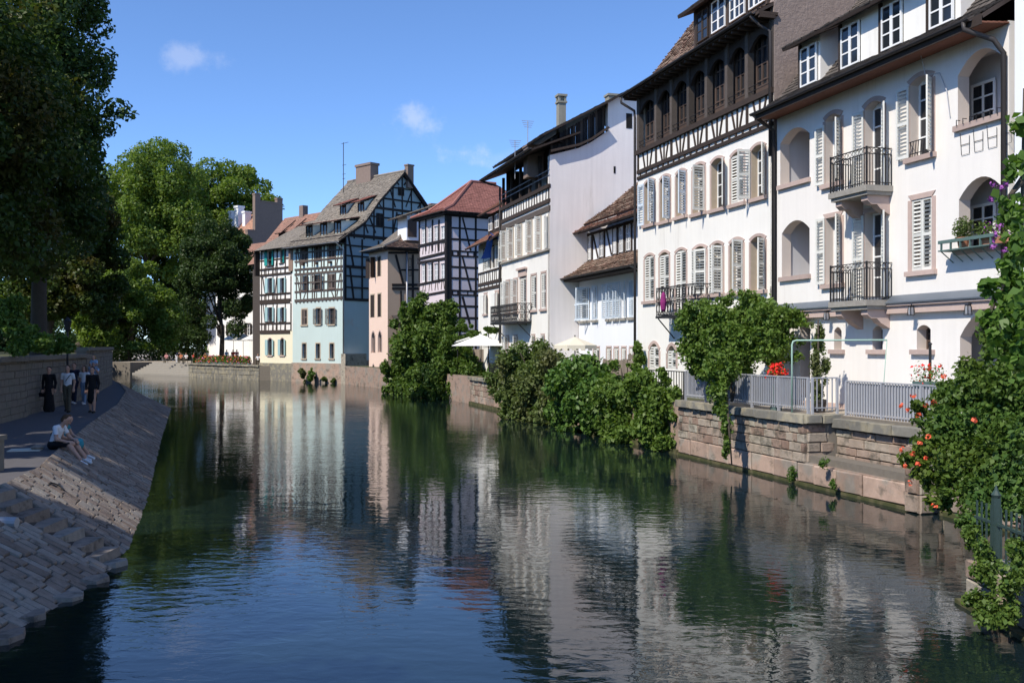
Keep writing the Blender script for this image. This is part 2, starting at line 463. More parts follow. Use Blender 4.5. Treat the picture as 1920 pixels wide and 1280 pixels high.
_sb = {}
def stone_mesh(mat, k):
    """a few slightly irregular, chamfered unit stones that all pieces share"""
    if (mat, k) not in _sb:
        rr = random.Random(k * 31 + 5); b = MB(); c = 0.05
        j = lambda: rr.uniform(-0.03, 0.03)
        back = [(-.5, .5, -.5), (.5, .5, -.5), (.5, .5, .5), (-.5, .5, .5)]
        mid = [(-.5, -.3, -.5), (.5, -.3, -.5), (.5, -.3, .5), (-.5, -.3, .5)]
        fr = [(-.5 + c + j(), -.5 + j() * 2, -.5 + c + j()), (.5 - c + j(), -.5 + j() * 2, -.5 + c + j()), (.5 - c + j(), -.5 + j() * 2, .5 - c + j()), (-.5 + c + j(), -.5 + j() * 2, .5 - c + j())]
        b.v = back + mid + fr
        for i in range(4):
            i2 = (i + 1) % 4
            b.f.append((i, i2, 4 + i2, 4 + i)); b.f.append((4 + i, 4 + i2, 8 + i2, 8 + i))
        b.f.append((8, 9, 10, 11)); b.m = [0] * len(b.f)
        b.f = [tuple(reversed(f)) if False else f for f in b.f]
        _sb[(mat, k)] = b.mesh('stone_' + mat, mat)
    return _sb[(mat, k)]

# ------------------------------------------------------------------ buildings: faces, walls, windows, beams, roofs
class Face:
    """a wall plane of a building: local x along the wall, -y outwards, z up; reads positions off the photo on that plane"""
    def __init__(self, B, Mx):
        self.B, self.M = B, Mx
        self.W = B.mtx @ Mx
        self.inv = self.W.inverted()
        self.open = []
    def p(self, px, py, yo=0.0):
        c = self.inv @ Vector((0, 0, HC)); d = self.inv.to_3x3() @ Vector(((px - 960) / FPX, 1, (HOR - py) / FPX))
        t = (yo - c.y) / d.y
        q = c + d * t
        return q.x, q.z
    def rect(self, x0, x1, y0, y1, yo=0.0):
        ym, xm = (y0 + y1) / 2, (x0 + x1) / 2
        return self.p(x0, ym, yo)[0], self.p(x1, ym, yo)[0], self.p(xm, y1, yo)[1], self.p(xm, y0, yo)[1]
    def opening(self, s0, s1, z0, z1, rise=0.0, depth=0.22, back=None):
        self.open.append((s0, s1, z0, z1, rise, depth, back))
    def wall(self, x0, x1, zb, zt, mat, name='wall', revmat=None, backmat=None):
        b = MB(); mats = [mat, revmat or mat, backmat or mat]
        ops = [o for o in self.open if o[0] > x0 - .01 and o[1] < x1 + .01 and o[2] > zb - 0.01 and o[3] < zt + .01]
        S = sorted({x0, x1, *[o[0] for o in ops], *[o[1] for o in ops]})
        Z = sorted({zb, zt, *[o[2] for o in ops], *[o[3] for o in ops]})
        for i in range(len(S) - 1):
            for k in range(len(Z) - 1):
                cx, cz = (S[i] + S[i + 1]) / 2, (Z[k] + Z[k + 1]) / 2
                if any(o[0] < cx < o[1] and o[2] < cz < o[3] for o in ops): continue
                b.quad((S[i], 0, Z[k]), (S[i + 1], 0, Z[k]), (S[i + 1], 0, Z[k + 1]), (S[i], 0, Z[k + 1]))
        for (s0, s1, z0, z1, rise, d, back) in ops:
            n = 10 if rise > 0 else 1
            arc = [(s0 + (s1 - s0) * t / n, z1 - rise * (2 * t / n - 1) ** 2) for t in range(n + 1)]
            d1, d2 = (0.34, d) if back else (d, d)
            for (a, c) in zip(arc, arc[1:]):
                if rise > 0:
                    b.quad((a[0], 0, a[1]), (c[0], 0, c[1]), (c[0], 0, z1), (a[0], 0, z1))
                b.quad((a[0], 0, a[1]), (a[0], d1, a[1]), (c[0], d1, c[1]), (c[0], 0, c[1]), 1)
            zs = arc[0][1]
            b.quad((s0, 0, z0), (s0, d1, z0), (s0, d1, zs), (s0, 0, zs), 1)
            b.quad((s1, 0, zs), (s1, d1, zs), (s1, d1, z0), (s1, 0, z0), 1)
            b.quad((s0, 0, z0), (s1, 0, z0), (s1, d, z0), (s0, d, z0), 1)
            if back:
                e0, e1, zc = (s0 - .85 if s0 > 4 else max(.03, s0 - .05)), s1 + .05, z1 + .12          # the room behind the arch
                b.quad((e0, d, z0 - .02), (e1, d, z0 - .02), (e1, d, zc), (e0, d, zc), 2)
                b.quad((e0, d1, z0 - .02), (e0, d, z0 - .02), (e0, d, zc), (e0, d1, zc), 2)
                b.quad((e1, d, z0 - .02), (e1, d1, z0 - .02), (e1, d1, zc), (e1, d, zc), 2)
                b.quad((e0, d1, zc), (e0, d, zc), (e1, d, zc), (e1, d1, zc), 2)
        return b.build(name, mats, self.B.root, self.M)
    def beam(self, p, q, w=0.16, d=0.05, mat='timber', name='beam', y=0.0):
        (a, c), (e, g) = p, q
        L = math.hypot(e - a, g - c); ang = math.atan2(g - c, e - a)
        d += random.uniform(0, 0.012); w *= random.uniform(.82, 1.15)
        if L > .5 and L < 4: ang += random.uniform(-.014, .014)
        return block(name, mat, self.B.root, self.M, ((a + e) / 2, y - d / 2 + 0.02, (c + g) / 2), (L, d + 0.04, w), Matrix.Rotation(-ang, 4, 'Y'))
    def beam_px(self, x0, y0, x1, y1, w=0.16, d=0.05, mat='timber', y=0.0):
        return self.beam(self.p(x0, y0, y), self.p(x1, y1, y), w, d, mat, y=y)
    def window(self, s0, s1, z0, z1, rise=0.0, depth=0.18, surround=None, sw=0.14, sill=True, sillmat=None, cols=2, rows=3, frame='frame',
               pane='glass', hang=None, smat='shutter', fw=0.06, cut=True, stop=0.0, slats=True, sy=-0.05, top=0.0):
        """window part (> pane, surround, sill) and its shutters (> slats); hang = (left angle, right angle) in degrees or None"""
        B, Mx = self.B, self.M
        if cut: self.opening(s0, s1, z0, z1, rise, depth + 0.03)
        yb = depth if cut else -0.045
        f = MB(); mw = 0.035
        zt = z1
        f.box(s0, s0 + fw, yb - .04, yb + .02, z0, zt); f.box(s1 - fw, s1, yb - .04, yb + .02, z0, zt)
        f.box(s0 + fw, s1 - fw, yb - .04, yb + .02, z0, z0 + fw); f.box(s0 + fw, s1 - fw, yb - .04, yb + .02, zt - fw - rise * .6, zt)
        for i in range(1, cols):
            x = s0 + fw + (s1 - s0 - 2 * fw) * i / cols
            ww = mw * 1.6 if (cols == 2 or i == cols // 2) else mw * .7
            f.box(x - ww, x + ww, yb - .035, yb + .01, z0 + fw, zt - fw)
        for k in range(1, rows):
            z = z0 + fw + (zt - z0 - 2 * fw) * k / rows
            f.box(s0 + fw, s1 - fw, yb - .03, yb + .005, z - mw * .6, z + mw * .6)
        w = f.build('window', frame, B.root, Mx)
        g = MB(); g.quad((s0 + .01, yb - .012, z0 + .01), (s1 - .01, yb - .012, z0 + .01), (s1 - .01, yb - .012, zt - .01), (s0 + .01, yb - .012, zt - .01))
        g.build('pane', pane, w)
        if surround:
            a = MB(); n = 8 if rise > 0 else 1; e = 0.025
            a.box(s0 - sw, s0 - .002, -e, .03, z0, z1 - rise); a.box(s1 + .002, s1 + sw, -e, .03, z0, z1 - rise)
            for t in range(n):
                def pt(tt, off):
                    u = tt / n
                    x = s0 - off + (s1 - s0 + 2 * off) * u
                    return x, z1 + off - rise * (2 * u - 1) ** 2
                (ax, az), (cx, cz) = pt(t, 0.0), pt(t + 1, 0.0); (bx, bz), (dx, dz) = pt(t, sw), pt(t + 1, sw)
                a.hexa([(ax, -e - .002, az + .002), (cx, -e - .002, cz + .002), (cx, .03, cz + .002), (ax, .03, az + .002)], [(bx, -e - .002, bz), (dx, -e - .002, dz), (dx, .03, dz), (bx, .03, bz)])
            a.build('surround', surround, w)
        if sill:
            a = MB(); a.box(s0 - sw - .05, s1 + sw + .05, -.11, .05, z0 - .13, z0 - .002)
            a.build('sill', sillmat or surround or 'sandstone', w)
        if hang == 'closed':
            hw = (s1 - s0) / 2 - .008
            shutter(self, s0 + .004, hw, z0 + .01, z1 - rise * .55 - top, 0, smat, left=True, y=0.02, slats=slats)
            shutter(self, s1 - .004, hw, z0 + .01, z1 - rise * .55 - top, 0, smat, left=False, y=0.02, slats=slats)
        elif hang:
            hw = (s1 - s0) / 2
            if hang[0] is not None: shutter(self, s0 - .01, hw, z0 + .02, z1 - rise * .7 - top, hang[0], smat, True, sy, slats)
            if hang[1] is not None: shutter(self, s1 + .01, hw, z0 + .02, z1 - rise * .7 - top, hang[1], smat, False, sy, slats)
        return w
    def window_px(self, x0, x1, y0, y1, **k):
        return self.window(*self.rect(x0, x1, y0, y1), **k)

_sh = {}
def shutter(face, hx, w, z0, z1, ang, mat, left=True, y=-0.05, slats=True):
    h = z1 - z0
    key = (round(w, 2), round(h, 1), mat, slats)
    if key not in _sh:
        W, H = key[0], key[1]
        f = MB(); st = 0.055; t = 0.02
        f.box(0, st, -t, t, 0, H); f.box(W - st, W, -t, t, 0, H)
        zz = [0, H * 0.47, H - 0.08] if slats else [0, H - .08]
        for z in zz: f.box(st, W - st, -t, t, z, z + 0.08)
        s = MB()
        if slats:
            pitch = 0.098
            for a, c in ((0.08, H * .47), (H * .47 + .08, H - .08)):
                n = max(2, int((c - a) / pitch))
                for i in range(n):
                    z = a + (i + .5) * (c - a) / n
                    s.hexa([(st, -.020, z - .030), (W - st, -.020, z - .030), (W - st, -.014, z - .033), (st, -.014, z - .033)],
                           [(st, .012, z + .016), (W - st, .012, z + .016), (W - st, .018, z + .013), (st, .018, z + .013)])
        else:
            n = max(2, round(W / .12)); 
            for i in range(n):
                x = st + (W - 2 * st) * i / n
                s.box(x, x + (W - 2 * st) / n - .006, -.012, .010, 0.08, H - .08)
        _sh[key] = (f.mesh('shutter', mat), s.mesh('slats', mat))
    a = R(-ang) if left else R(180 + ang)
    m = face.M @ T(hx, y, z0) @ RZ(a)
    o = link('shutter', _sh[key][0], face.B.root, m)
    q = link('slats', _sh[key][1], o)
    q['kind'] = 'stuff'
    return o

class Bld:
    def __init__(self, name, label, cat, origin, ang, group=None):
        d = R(ang)
        self.mtx = T(origin[0], origin[1], 0) @ RZ(math.atan2(-math.cos(d), math.sin(d)))
        self.root = thing(name, label, cat, self.mtx, group)
        self.front = Face(self, Matrix())
    def side(self, L):                      # the end wall that faces the camera, at x = L
        return Face(self, T(L, 0, 0) @ RZ(R(90)))

def roof(B, prof, tile='tile_grey', tw=0.20, rh=0.17, thick=0.10, name='roof', Mx=None, under='slab', tth=0.035, jit=0.3):
    """prof: list of (left point, right point) from the eave up; a slab with rows of real tiles on it"""
    b = MB(); pr = [(Vector(a), Vector(c)) for a, c in prof]
    up0 = (pr[1][0] - pr[0][0]); al = (pr[0][1] - pr[0][0])
    for (a, c), (e, g) in zip(pr, pr[1:]):
        nrm = (c - a).cross(e - a).normalized()
        dn = nrm * -thick
        b.hexa([a + dn, c + dn, g + dn, e + dn], [a, c, g, e])
    ro = b.build(name, under, B.root, Mx)
    v, f = [], []
    row = 0
    for (a, c), (e, g) in zip(pr, pr[1:]):
        nrm = (c - a).cross(e - a).normalized()
        sl = max((e - a).length * .5 + (g - c).length * .5, .05)
        n = max(1, round(sl / rh))
        for r in range(n):
            t0, t1 = r / n, min(1.0, (r + 1.25) / n)
            l0, r0 = a.lerp(e, t0), c.lerp(g, t0); l1, r1 = a.lerp(e, t1), c.lerp(g, t1)
            W = (r0 - l0).length
            k = max(1, round(W / tw)); off = 0.5 if row % 2 else 0.0
            row += 1
            for i in range(k + (1 if off else 0)):
                u0, u1 = max(0, (i - off) / k), min(1, (i + 1 - off) / k)
                if u1 - u0 < 0.004: continue
                gap = .04 / k
                u0 += gap; u1 -= gap
                h = tth * (1 + random.uniform(-jit, jit)); h2 = h + random.uniform(-.4, .4) * tth * jit
                dz = (l1 - l0) * random.uniform(-jit, jit) * 0.16
                A, Bq, Cq, D = l0.lerp(r0, u0) + dz, l0.lerp(r0, u1) + dz, l1.lerp(r1, u1), l1.lerp(r1, u0)
                s = len(v)
                v += [A + nrm * h, Bq + nrm * h2, Cq + nrm * .006, D + nrm * .006, A - nrm * .005, Bq - nrm * .005]
                f += [(s, s + 1, s + 2, s + 3), (s + 4, s + 5, s + 1, s)]
    tb = MB(); tb.v = [tuple(p) for p in v]; tb.f = f; tb.m = [0] * len(f)
    to = tb.build('tiles', tile, ro)
    to['kind'] = 'stuff'
    return ro

def gutter(B, p, q, mat='pipe', r=0.075, name='gutter', Mx=None):
    b = MB(); p, q = Vector(p), Vector(q)
    t = (q - p).normalized(); n = Vector((-t.y, t.x, 0))
    k = 7; ring = []
    for P in (p, q):
        ring.append([P + n * (r * math.cos(math.pi * i / k)) + Vector((0, 0, -r * math.sin(math.pi * i / k))) for i in range(k + 1)])
    for i in range(k):
        b.quad(ring[0][i], ring[1][i], ring[1][i + 1], ring[0][i + 1])
        b.quad(ring[0][i] * .999 + Vector((0, 0, .01)), ring[0][i + 1] * .999 + Vector((0, 0, .01)), ring[1][i + 1] * .999 + Vector((0, 0, .01)), ring[1][i] * .999 + Vector((0, 0, .01)))
    return b.build(name, mat, B.root, Mx)

def pipe(B, pts, r=0.05, mat='pipe', name='downpipe', Mx=None):
    b = MB(); b.tube(pts, r, 8)
    return b.build(name, mat, B.root, Mx, smooth=True)

# ------------------------------------------------------------------ the setting: water, banks, quay walls
b = MB(); b.quad((-900, -60, 0), (900, -60, 0), (900, 1500, 0), (-900, 1500, 0))
tag(b.build('water', 'water'), kind='structure')

def prism(name, pts, zb, zt, mats, kind='structure', parent=None):
    m = MB(); n = len(pts)
    m.poly([(x, y, zt) for x, y in pts])
    for i in range(n):
        (x0, y0), (x1, y1) = pts[i], pts[(i + 1) % n]
        m.quad((x0, y0, zb), (x1, y1, zb), (x1, y1, zt), (x0, y0, zt), 1 if len(mats) > 1 else 0)
    o = m.build(name, mats, parent)
    if kind: o['kind'] = kind
    return o

def lerp_tab(tab, z):
    for (a, x), (c, y) in zip(tab, tab[1:]):
        if z <= c: return x + (y - x) * (z - a) / (c - a)
    return tab[-1][1]
WATERLINE = [(4, -6.4), (9, -6.5), (12.9, -6.62), (15, -6.68), (16.85, -6.86), (18.7, -7.3), (24.2, -9.0), (38.4, -13.7), (60, -20.7), (68, -24.6), (72, -28.4)]
CREST = [(4, -8.8), (9, -8.9), (15, -9.0), (18, -9.2), (20.3, -9.7), (24.8, -11.25), (32.4, -13.75), (42.8, -17.0), (55.6, -21.6), (66, -26.0), (72, -28.7)]
PATHZ = 1.2
zs = [4 + i * 1.0 for i in range(69)]
lb = [(lerp_tab(CREST, z) + .02, z) for z in zs]
prism('footpath', lb + [(-36, 88), (-41, 99), (-60, 118), (-120, 150), (-700, 700), (-700, -60), (-9, -60)], -1.5, PATHZ, ['asphalt', 'mortar'])

# paved embankment of the left bank, sett by sett
m = MB()
for za, zb_ in zip(zs, zs[1:]):
    ca, cb, wa, wb = lerp_tab(CREST, za), lerp_tab(CREST, zb_), lerp_tab(WATERLINE, za), lerp_tab(WATERLINE, zb_)
    ea, eb = wa + (wa - ca) * .14, wb + (wb - cb) * .14
    m.quad((ca, za, PATHZ - .002), (ea, za, -.17), (eb, zb_, -.17), (cb, zb_, PATHZ - .002))
emb = tag(m.build('embankment', 'bankmortar'), kind='structure')
cells = []
rows = 11
rr = random.Random(3)
def slope_pt(z, v):
    c, w = lerp_tab(CREST, z), lerp_tab(WATERLINE, z)
    e = w + (w - c) * .14
    return Vector((c + (e - c) * v, z, PATHZ + (-.17 - PATHZ) * v))
z = 9.0
while z < 71:                                   # courses run down the slope, with staggered joints
    w = rr.uniform(.15, .27); v = -rr.uniform(0, .12)
    while v < 1.0:
        d = rr.uniform(.075, .19); a, c = max(0.0, v), min(1.0, v + d)
        if c - a > .04 and not (16.75 < z + w / 2 < 17.75):
            cells.append((z + rr.uniform(0, .012), z + w - .012, a + .004, c - .004, rr.randrange(6), rr.uniform(-.022, .022)))
        v += d
    z += w
def cell_mtx(c):
    z0, z1, v0, v1, k, pr = c
    a, b_, c_, d = slope_pt(z0, v0), slope_pt(z1, v0), slope_pt(z0, v1), slope_pt(z1, v1)
    ctr = (a + b_ + c_ + d) / 4
    al = ((a + c_) - (b_ + d)).normalized()          # local x, towards the camera
    upv = ((a + b_) - (c_ + d)).normalized()
    nrm = al.cross(upv).normalized()
    if nrm.z < 0: nrm = -nrm
    upv = nrm.cross(al) if nrm.cross(al).dot(upv) > 0 else al.cross(nrm)
    Wd, Hd = ((a + c_) - (b_ + d)).length / 2, ((a + b_) - (c_ + d)).length / 2
    mt = Matrix(((al.x, -nrm.x, upv.x, ctr.x), (al.y, -nrm.y, upv.y, ctr.y), (al.z, -nrm.z, upv.z, ctr.z), (0, 0, 0, 1)))
    return mt @ T(0, -.01 - pr * .5, 0) @ Matrix.Rotation(rr.uniform(-.03, .03), 4, 'Y') @ Matrix.Diagonal((Wd, .13, Hd, 1))
def in_view(c):
    p = slope_pt((c[0] + c[1]) / 2, (c[2] + c[3]) / 2)
    return abs(p.x / p.y) < .525
vis = sorted([c for c in cells if in_view(c)], key=lambda c: c[0])
for c in vis[:300]:
    link('sett', stone_mesh('cobble', c[4]), emb, cell_mtx(c))
rest = MB()
for c in vis[300:] + [c for c in cells if not in_view(c)]:
    me = stone_mesh('cobble', c[4]); mt = cell_mtx(c); n = len(rest.v)
    rest.v += [tuple(mt @ v.co) for v in me.vertices]
    rest.f += [tuple(n + i for i in p.vertices) for p in me.polygons]
rest.m = [0] * len(rest.f)
rest.build('setts', 'cobble_stuff', emb)['kind'] = 'stuff'

# flight of steps let into the embankment
st = thing('stone_steps', 'flight of rough stone steps let into the sloping embankment near the camera', 'steps', T(-8.6, 17.25, 0))
rr = random.Random(9)
for i in range(8):
    p = slope_pt(17.25, (i + .5) / 8.0)
    mm = MB(); w = .31
    x0, x1 = p.x - w / 2 - .06, p.x + w / 2 + .02
    zt = p.z + .07
    mm.hexa([(x0 - .1, 16.78, zt - .42), (x1, 16.78, zt - .42), (x1, 17.72, zt - .42), (x0 - .1, 17.72, zt - .42)],
            [(x0 - .1, 16.8, zt), (x1 - rr.uniform(0, .04), 16.8, zt + rr.uniform(-.02, .01)), (x1 - rr.uniform(0, .05), 17.7, zt), (x0 - .1, 17.7, zt)])
    for k, v in enumerate(mm.v): mm.v[k] = (v[0] + 8.6, v[1] - 17.25, v[2])
    mm.build('step', 'cobble', st)

# loose stones at the foot of the bank
rr = random.Random(5)
g = 'flat stones at the foot of the near embankment'
for i in range(5):
    z = 12.6 + i * 1.05 + rr.uniform(-.1, .1)
    x = lerp_tab(WATERLINE, z) + rr.uniform(.05, .22)
    mm = MB(); n = 7; rx, ry = rr.uniform(.18, .28), rr.uniform(.22, .36)
    ang = [2 * math.pi * k / n + rr.uniform(-.2, .2) for k in range(n)]
    lo = [(rx * math.cos(a) * 1.08, ry * math.sin(a) * 1.08, -.2) for a in ang]; hi = [(rx * math.cos(a) * rr.uniform(.85, 1), ry * math.sin(a), rr.uniform(.04, .09)) for a in ang]
    mm.poly(hi)
    for k in range(n): mm.quad(lo[k], lo[(k + 1) % n], hi[(k + 1) % n], hi[k])
    tag(mm.build('foot_stone', 'cobble', None, T(x, z, 0.0)), ('flat stone at the waterline nearest the camera', 'second flat waterline stone from the camera', 'flat waterline stone in the middle of the row', 'flat waterline stone second from the steps', 'flat waterline stone right below the steps')[i], 'stone', g)

# scribble of black paint on the sunny setts
m = MB(); pts = []
for i in range(15):
    t = i / 14
    q = slope_pt(19.5 + .35 * t + .1 * math.sin(t * 14), .19 + .1 * t + .045 * math.sin(t * 11))
    pts.append(q + Vector((.03, 0, .085)))
m.tube(pts, .014, 5)
tag(m.build('paint_scribble', 'iron'), 'short black paint scribble on the sunlit embankment setts', 'graffiti')

# pipe end sticking out of the bank, block at the crest
m = MB(); p = slope_pt(16.25, .34); m.tube([p + Vector((-.6, 0, .12)), p + Vector((.12, 0, .10))], .09, 12)
tag(m.build('drain_pipe', 'pipe_light', smooth=False), 'grey drain pipe end sticking out of the shaded embankment', 'pipe')
m = MB(); m.box(-.22, .22, -.3, .3, 0, .62); m.box(-.26, .26, -.34, .34, .62, .72)
tag(m.build('kerb_post', 'wallstone', None, T(-10.52, 19.9, PATHZ)), 'dark square stone post at the edge of the riverside path', 'post')

# ---- retaining wall of the park on the left
WALLP = [(-9.6, 2.0), (-16.55, 32.0), (-17.35, 35.6), (-17.75, 36.6), (-20.5, 48.0), (-26.5, 66.0), (-34.5, 86)]
WTOP = 3.36
rw = thing('retaining_wall', 'grey coursed stone retaining wall along the riverside path', 'wall', T(-16.55, 32, 0))
inv = rw.matrix_basis.inverted()
for i, ((x0, y0), (x1, y1)) in enumerate(zip(WALLP, WALLP[1:])):
    L = math.hypot(x1 - x0, y1 - y0); ang = math.atan2(y1 - y0, x1 - x0)
    F0 = T(x0, y0, 0) @ RZ(ang)                       # local x runs away from the camera, -y faces the river
    top = WTOP + (.32 if i == 4 else 0.0)
    m = MB(); m.box(0, L, .05, .5, 0, top - .16)
    m.build('wall_core', 'mortar', rw, inv @ F0)
    n = max(1, round(L / 1.3))
    if i in (1, 2, 3, 4):
        for k in range(n): block('coping_stone', 'wallstone', rw, inv @ F0, (L * (k + .5) / n, .2, top - .08), (L / n - .012, .62, .17))
        rr = random.Random(i); z = PATHZ - .05; row = 0
        while z < top - .2:
            h = .245; x = rr.uniform(-.3, 0)
            while x < L - .06:
                w = rr.uniform(.42, .8); a, c = max(0, x), min(L, x + w)
                if c - a > .1:
                    link('stone', stone_mesh('wallstone', rr.randrange(6)), rw, inv @ F0 @ T((a + c) / 2, .05 + rr.uniform(-.008, .02), z + h / 2) @ Matrix.Diagonal((c - a - .014, .1, h - .014, 1)))
                x += w
            z += h
    else:
        m = MB(); m.box(0, L, -.02, .55, top - .16, top); m.box(0, L, 0, .06, 0, top - .16)
        m.build('wall_face', 'wallstone', rw, inv @ F0)
pw = [(x - .25, y) for x, y in WALLP]
prism('park_ground', pw + [(-60, 118), (-300, 260), (-300, -50), (-9.8, -50)], .2, WTOP - .22, ['soil'])

# ---- right bank: ground, terrace, river wall
def rx(z): return 15.28 - .278 * z              # river wall of the right bank
QA = 15.54
prism('terrace', [(rx(34.2), 34.2), (rx(26.75) , 26.75), (rx(26.55) + .92, 26.8), (rx(22.3) + .98, 22.55), (9.6, 21.6), (10.45, 18.2), (10.6, 14.45), (30, 6), (60, 20), (20, 36)], -1, 1.86, ['paving', 'mortar'])
prism('right_bank', [(20, 36.2), (rx(34.25), 34.25), (rx(53), 53), (rx(64.6), 64.6), (-7.0, 77), (-9.5, 84.0), (-13.0, 91.6), (-16.6, 99.2), (-22, 109), (60, 200), (700, 400), (700, -40), (60, 20.2)], -1, 1.80, ['soil', 'stone_pink'])
prism('cafe_terrace', [(-22.2, 108.4), (-27.9, 110), (-40.2, 124), (-37.9, 126.4), (-49.5, 138.0), (-52.0, 135.6), (-64, 142), (-150, 170), (-900, 1400), (900, 1400), (700, 401), (60, 200.2)], -1, 1.60, ['paving', 'mortar'])
fg = MB(); fg.quad((-900, 160, 1.62), (900, 400, 1.62), (900, 1490, 1.62), (-900, 1490, 1.62)); tag(fg.build('ground', 'soil'), kind='structure')

def course(parent, Mx, x0, x1, z0, z1, mat, wmin, wmax, seed, y=0.0, dep=.16, jit=.022, name='stone'):
    rr = random.Random(seed); x = x0
    while x < x1 - .02:
        w = rr.uniform(wmin, wmax)
        if x1 - (x + w) < wmin * .6: w = x1 - x
        link(name, stone_mesh(mat, rr.randrange(6)), parent, Mx @ T(x + w / 2, y + rr.uniform(-jit, jit), (z0 + z1) / 2) @ Matrix.Rotation(rr.uniform(-.014, .014), 4, 'Y') @ Matrix.Diagonal((w - rr.uniform(.012, .035), dep, z1 - z0 - rr.uniform(.010, .035), 1)))
        x += w

def frame_at(x, y, ang):
    d = R(ang)
    return T(x, y, 0) @ RZ(math.atan2(-math.cos(d), math.sin(d)))

qm = frame_at(rx(34.2), 34.2, QA)
qw = thing('quay_wall', 'pink and grey sandstone river wall below the railed house terrace', 'wall', qm)
L1 = (34.2 - 26.65) / math.cos(R(QA)); L2 = (34.2 - 22.45) / math.cos(R(QA))
m = MB(); m.box(0.02, L1, .07, .5, -.6, 1.66); m.box(L1, L2, .07, .6, -.6, .80); m.box(L1 - .35, L2 - .03, .97, 1.4, -.2, 1.5)
m.build('wall_core', 'mortar', qw)
m = MB(); m.box(-.1, L2 + .05, -.10, .1, -.5, .07); m.build('footing_ledge', 'moss', qw)
course(qw, Matrix(), 0, L2, .07, .60, 'stone_pink', .8, 1.5, 1)
course(qw, Matrix(), 0, L1, .60, .86, 'stone', .22, .75, 2)
course(qw, Matrix(), 0, L1, .86, 1.12, 'stone', .2, .7, 3)
course(qw, Matrix(), 0, L1, 1.12, 1.36, 'stone', .2, .65, 4)
course(qw, Matrix(), 0, L1, 1.36, 1.62, 'stone', .18, .55, 5)
course(qw, Matrix(), -.05, L1 + .06, 1.64, 1.90, 'coping', .8, 1.3, 6, y=-.05, dep=.34)
# return of the wall, facing the camera, and the set-back stretch with its ledge
rm = T(L1, .02, 0) @ RZ(R(90))
for k, (za, zb_) in enumerate(((.60, .88), (.88, 1.14), (1.14, 1.40), (1.40, 1.62))): course(qw, rm, 0.0, 1.0, za, zb_, 'stone', .35, .6, 20 + k, y=0.02, jit=.03)
course(qw, rm, -.12, 1.06, 1.64, 1.90, 'coping', .5, .6, 31, y=-.02, dep=.34)
bm_ = T(0, .9, 0)
for k, (za, zb_) in enumerate(((.62, .84), (.84, 1.06), (1.06, 1.30), (1.30, 1.50))): course(qw, bm_, L1 + .12, L2 - .05, za, zb_, 'stone', .3, .75, 40 + k)
course(qw, bm_, L1 + .06, L2 + .02, 1.52, 1.80, 'coping', .7, 1.2, 51, y=-.05, dep=.34)
m = MB(); m.box(L1, L2 - .02, -.02, .92, .57, .612); m.build('ledge', 'stone_pink', qw)
for k, (za, zb_) in enumerate(((.0, .42), (.42, .80), (.80, 1.18), (1.18, 1.50))): course(qw, Matrix(), L2 - .02, L2 + .42, za, zb_, 'stone', .44, .5, 60 + k, y=-.06, dep=.3, jit=.03)
rm2 = T(L2 + .42, 0, 0) @ RZ(R(90))
for k, (za, zb_) in enumerate(((.0, .42), (.42, .80), (.80, 1.18), (1.18, 1.50))): course(qw, rm2, -.15, .75, za, zb_, 'stone', .4, .6, 70 + k, y=.02, jit=.03)
# recessed stretch behind the foreground creeper
q3 = frame_at(9.55, 21.9, 14.0)
nw = thing('quay_wall', 'short recessed stretch of sandstone river wall behind the coral-flowered creeper', 'wall', q3)
m = MB(); m.box(0, 4.2, .07, .5, -.6, 1.7); m.build('wall_core', 'mortar', nw)
m = MB(); m.box(-.1, 4.2, -.14, .1, -.5, .09); m.build('footing_ledge', 'moss', nw)
for k, (za, zb_) in enumerate(((.09, .55), (.55, .84), (.84, 1.1), (1.1, 1.36), (1.36, 1.6))): course(nw, Matrix(), 0, 4.2, za, zb_, 'stone_pink' if k == 0 else 'stone', .35, .85, 80 + k)
course(nw, Matrix(), 0, 4.2, 1.6, 1.84, 'coping', .8, 1.2, 90, y=-.05, dep=.34)

# the wall further along, mostly behind shrubs
q4 = frame_at(rx(64.6) , 64.6, QA)
gw = thing('quay_wall', 'short bare stretch of sandstone wall between the ivy and the big shrubs', 'wall', q4)
m = MB(); m.box(0, 31.5, .07, .5, -.6, 1.5); m.build('wall_core', 'mortar', gw)
m = MB(); m.box(0, 31.5, -.14, .1, -.5, .16); m.build('footing_ledge', 'moss', gw)
for k, (za, zb_) in enumerate(((.16, .62), (.62, .95), (.95, 1.25), (1.25, 1.55))): course(gw, Matrix(), 0, 13.0, za, zb_, 'stone_pink' if k == 0 else 'stone', .45, .95, 100 + k)
course(gw, Matrix(), 0, 13, 1.56, 1.78, 'coping', .9, 1.4, 110, y=-.05, dep=.34)

# landing stage with iron fence at the right edge
prism('landing', [(6.62, 14.45), (6.62, 3), (16, 3), (16, 14.45)], -1, .62, ['paving', 'mortar'])
q5 = T(6.62, 14.45, 0) @ RZ(R(-90))
lw = thing('landing_wall', 'low overgrown stone wall below the dark green iron fence', 'wall', q5)
m = MB(); m.box(0, 9, .0, .06, -.6, .60); m.build('wall_core', 'mortar', lw)
m = MB(); m.box(0, 9, -.2, .02, -.5, .06); m.build('footing_ledge', 'moss', lw)
for k, (za, zb_) in enumerate(((.06, .36), (.36, .64))): course(lw, Matrix(), 0, 5, za, zb_, 'stone', .35, .75, 120 + k, y=.0, dep=.14)

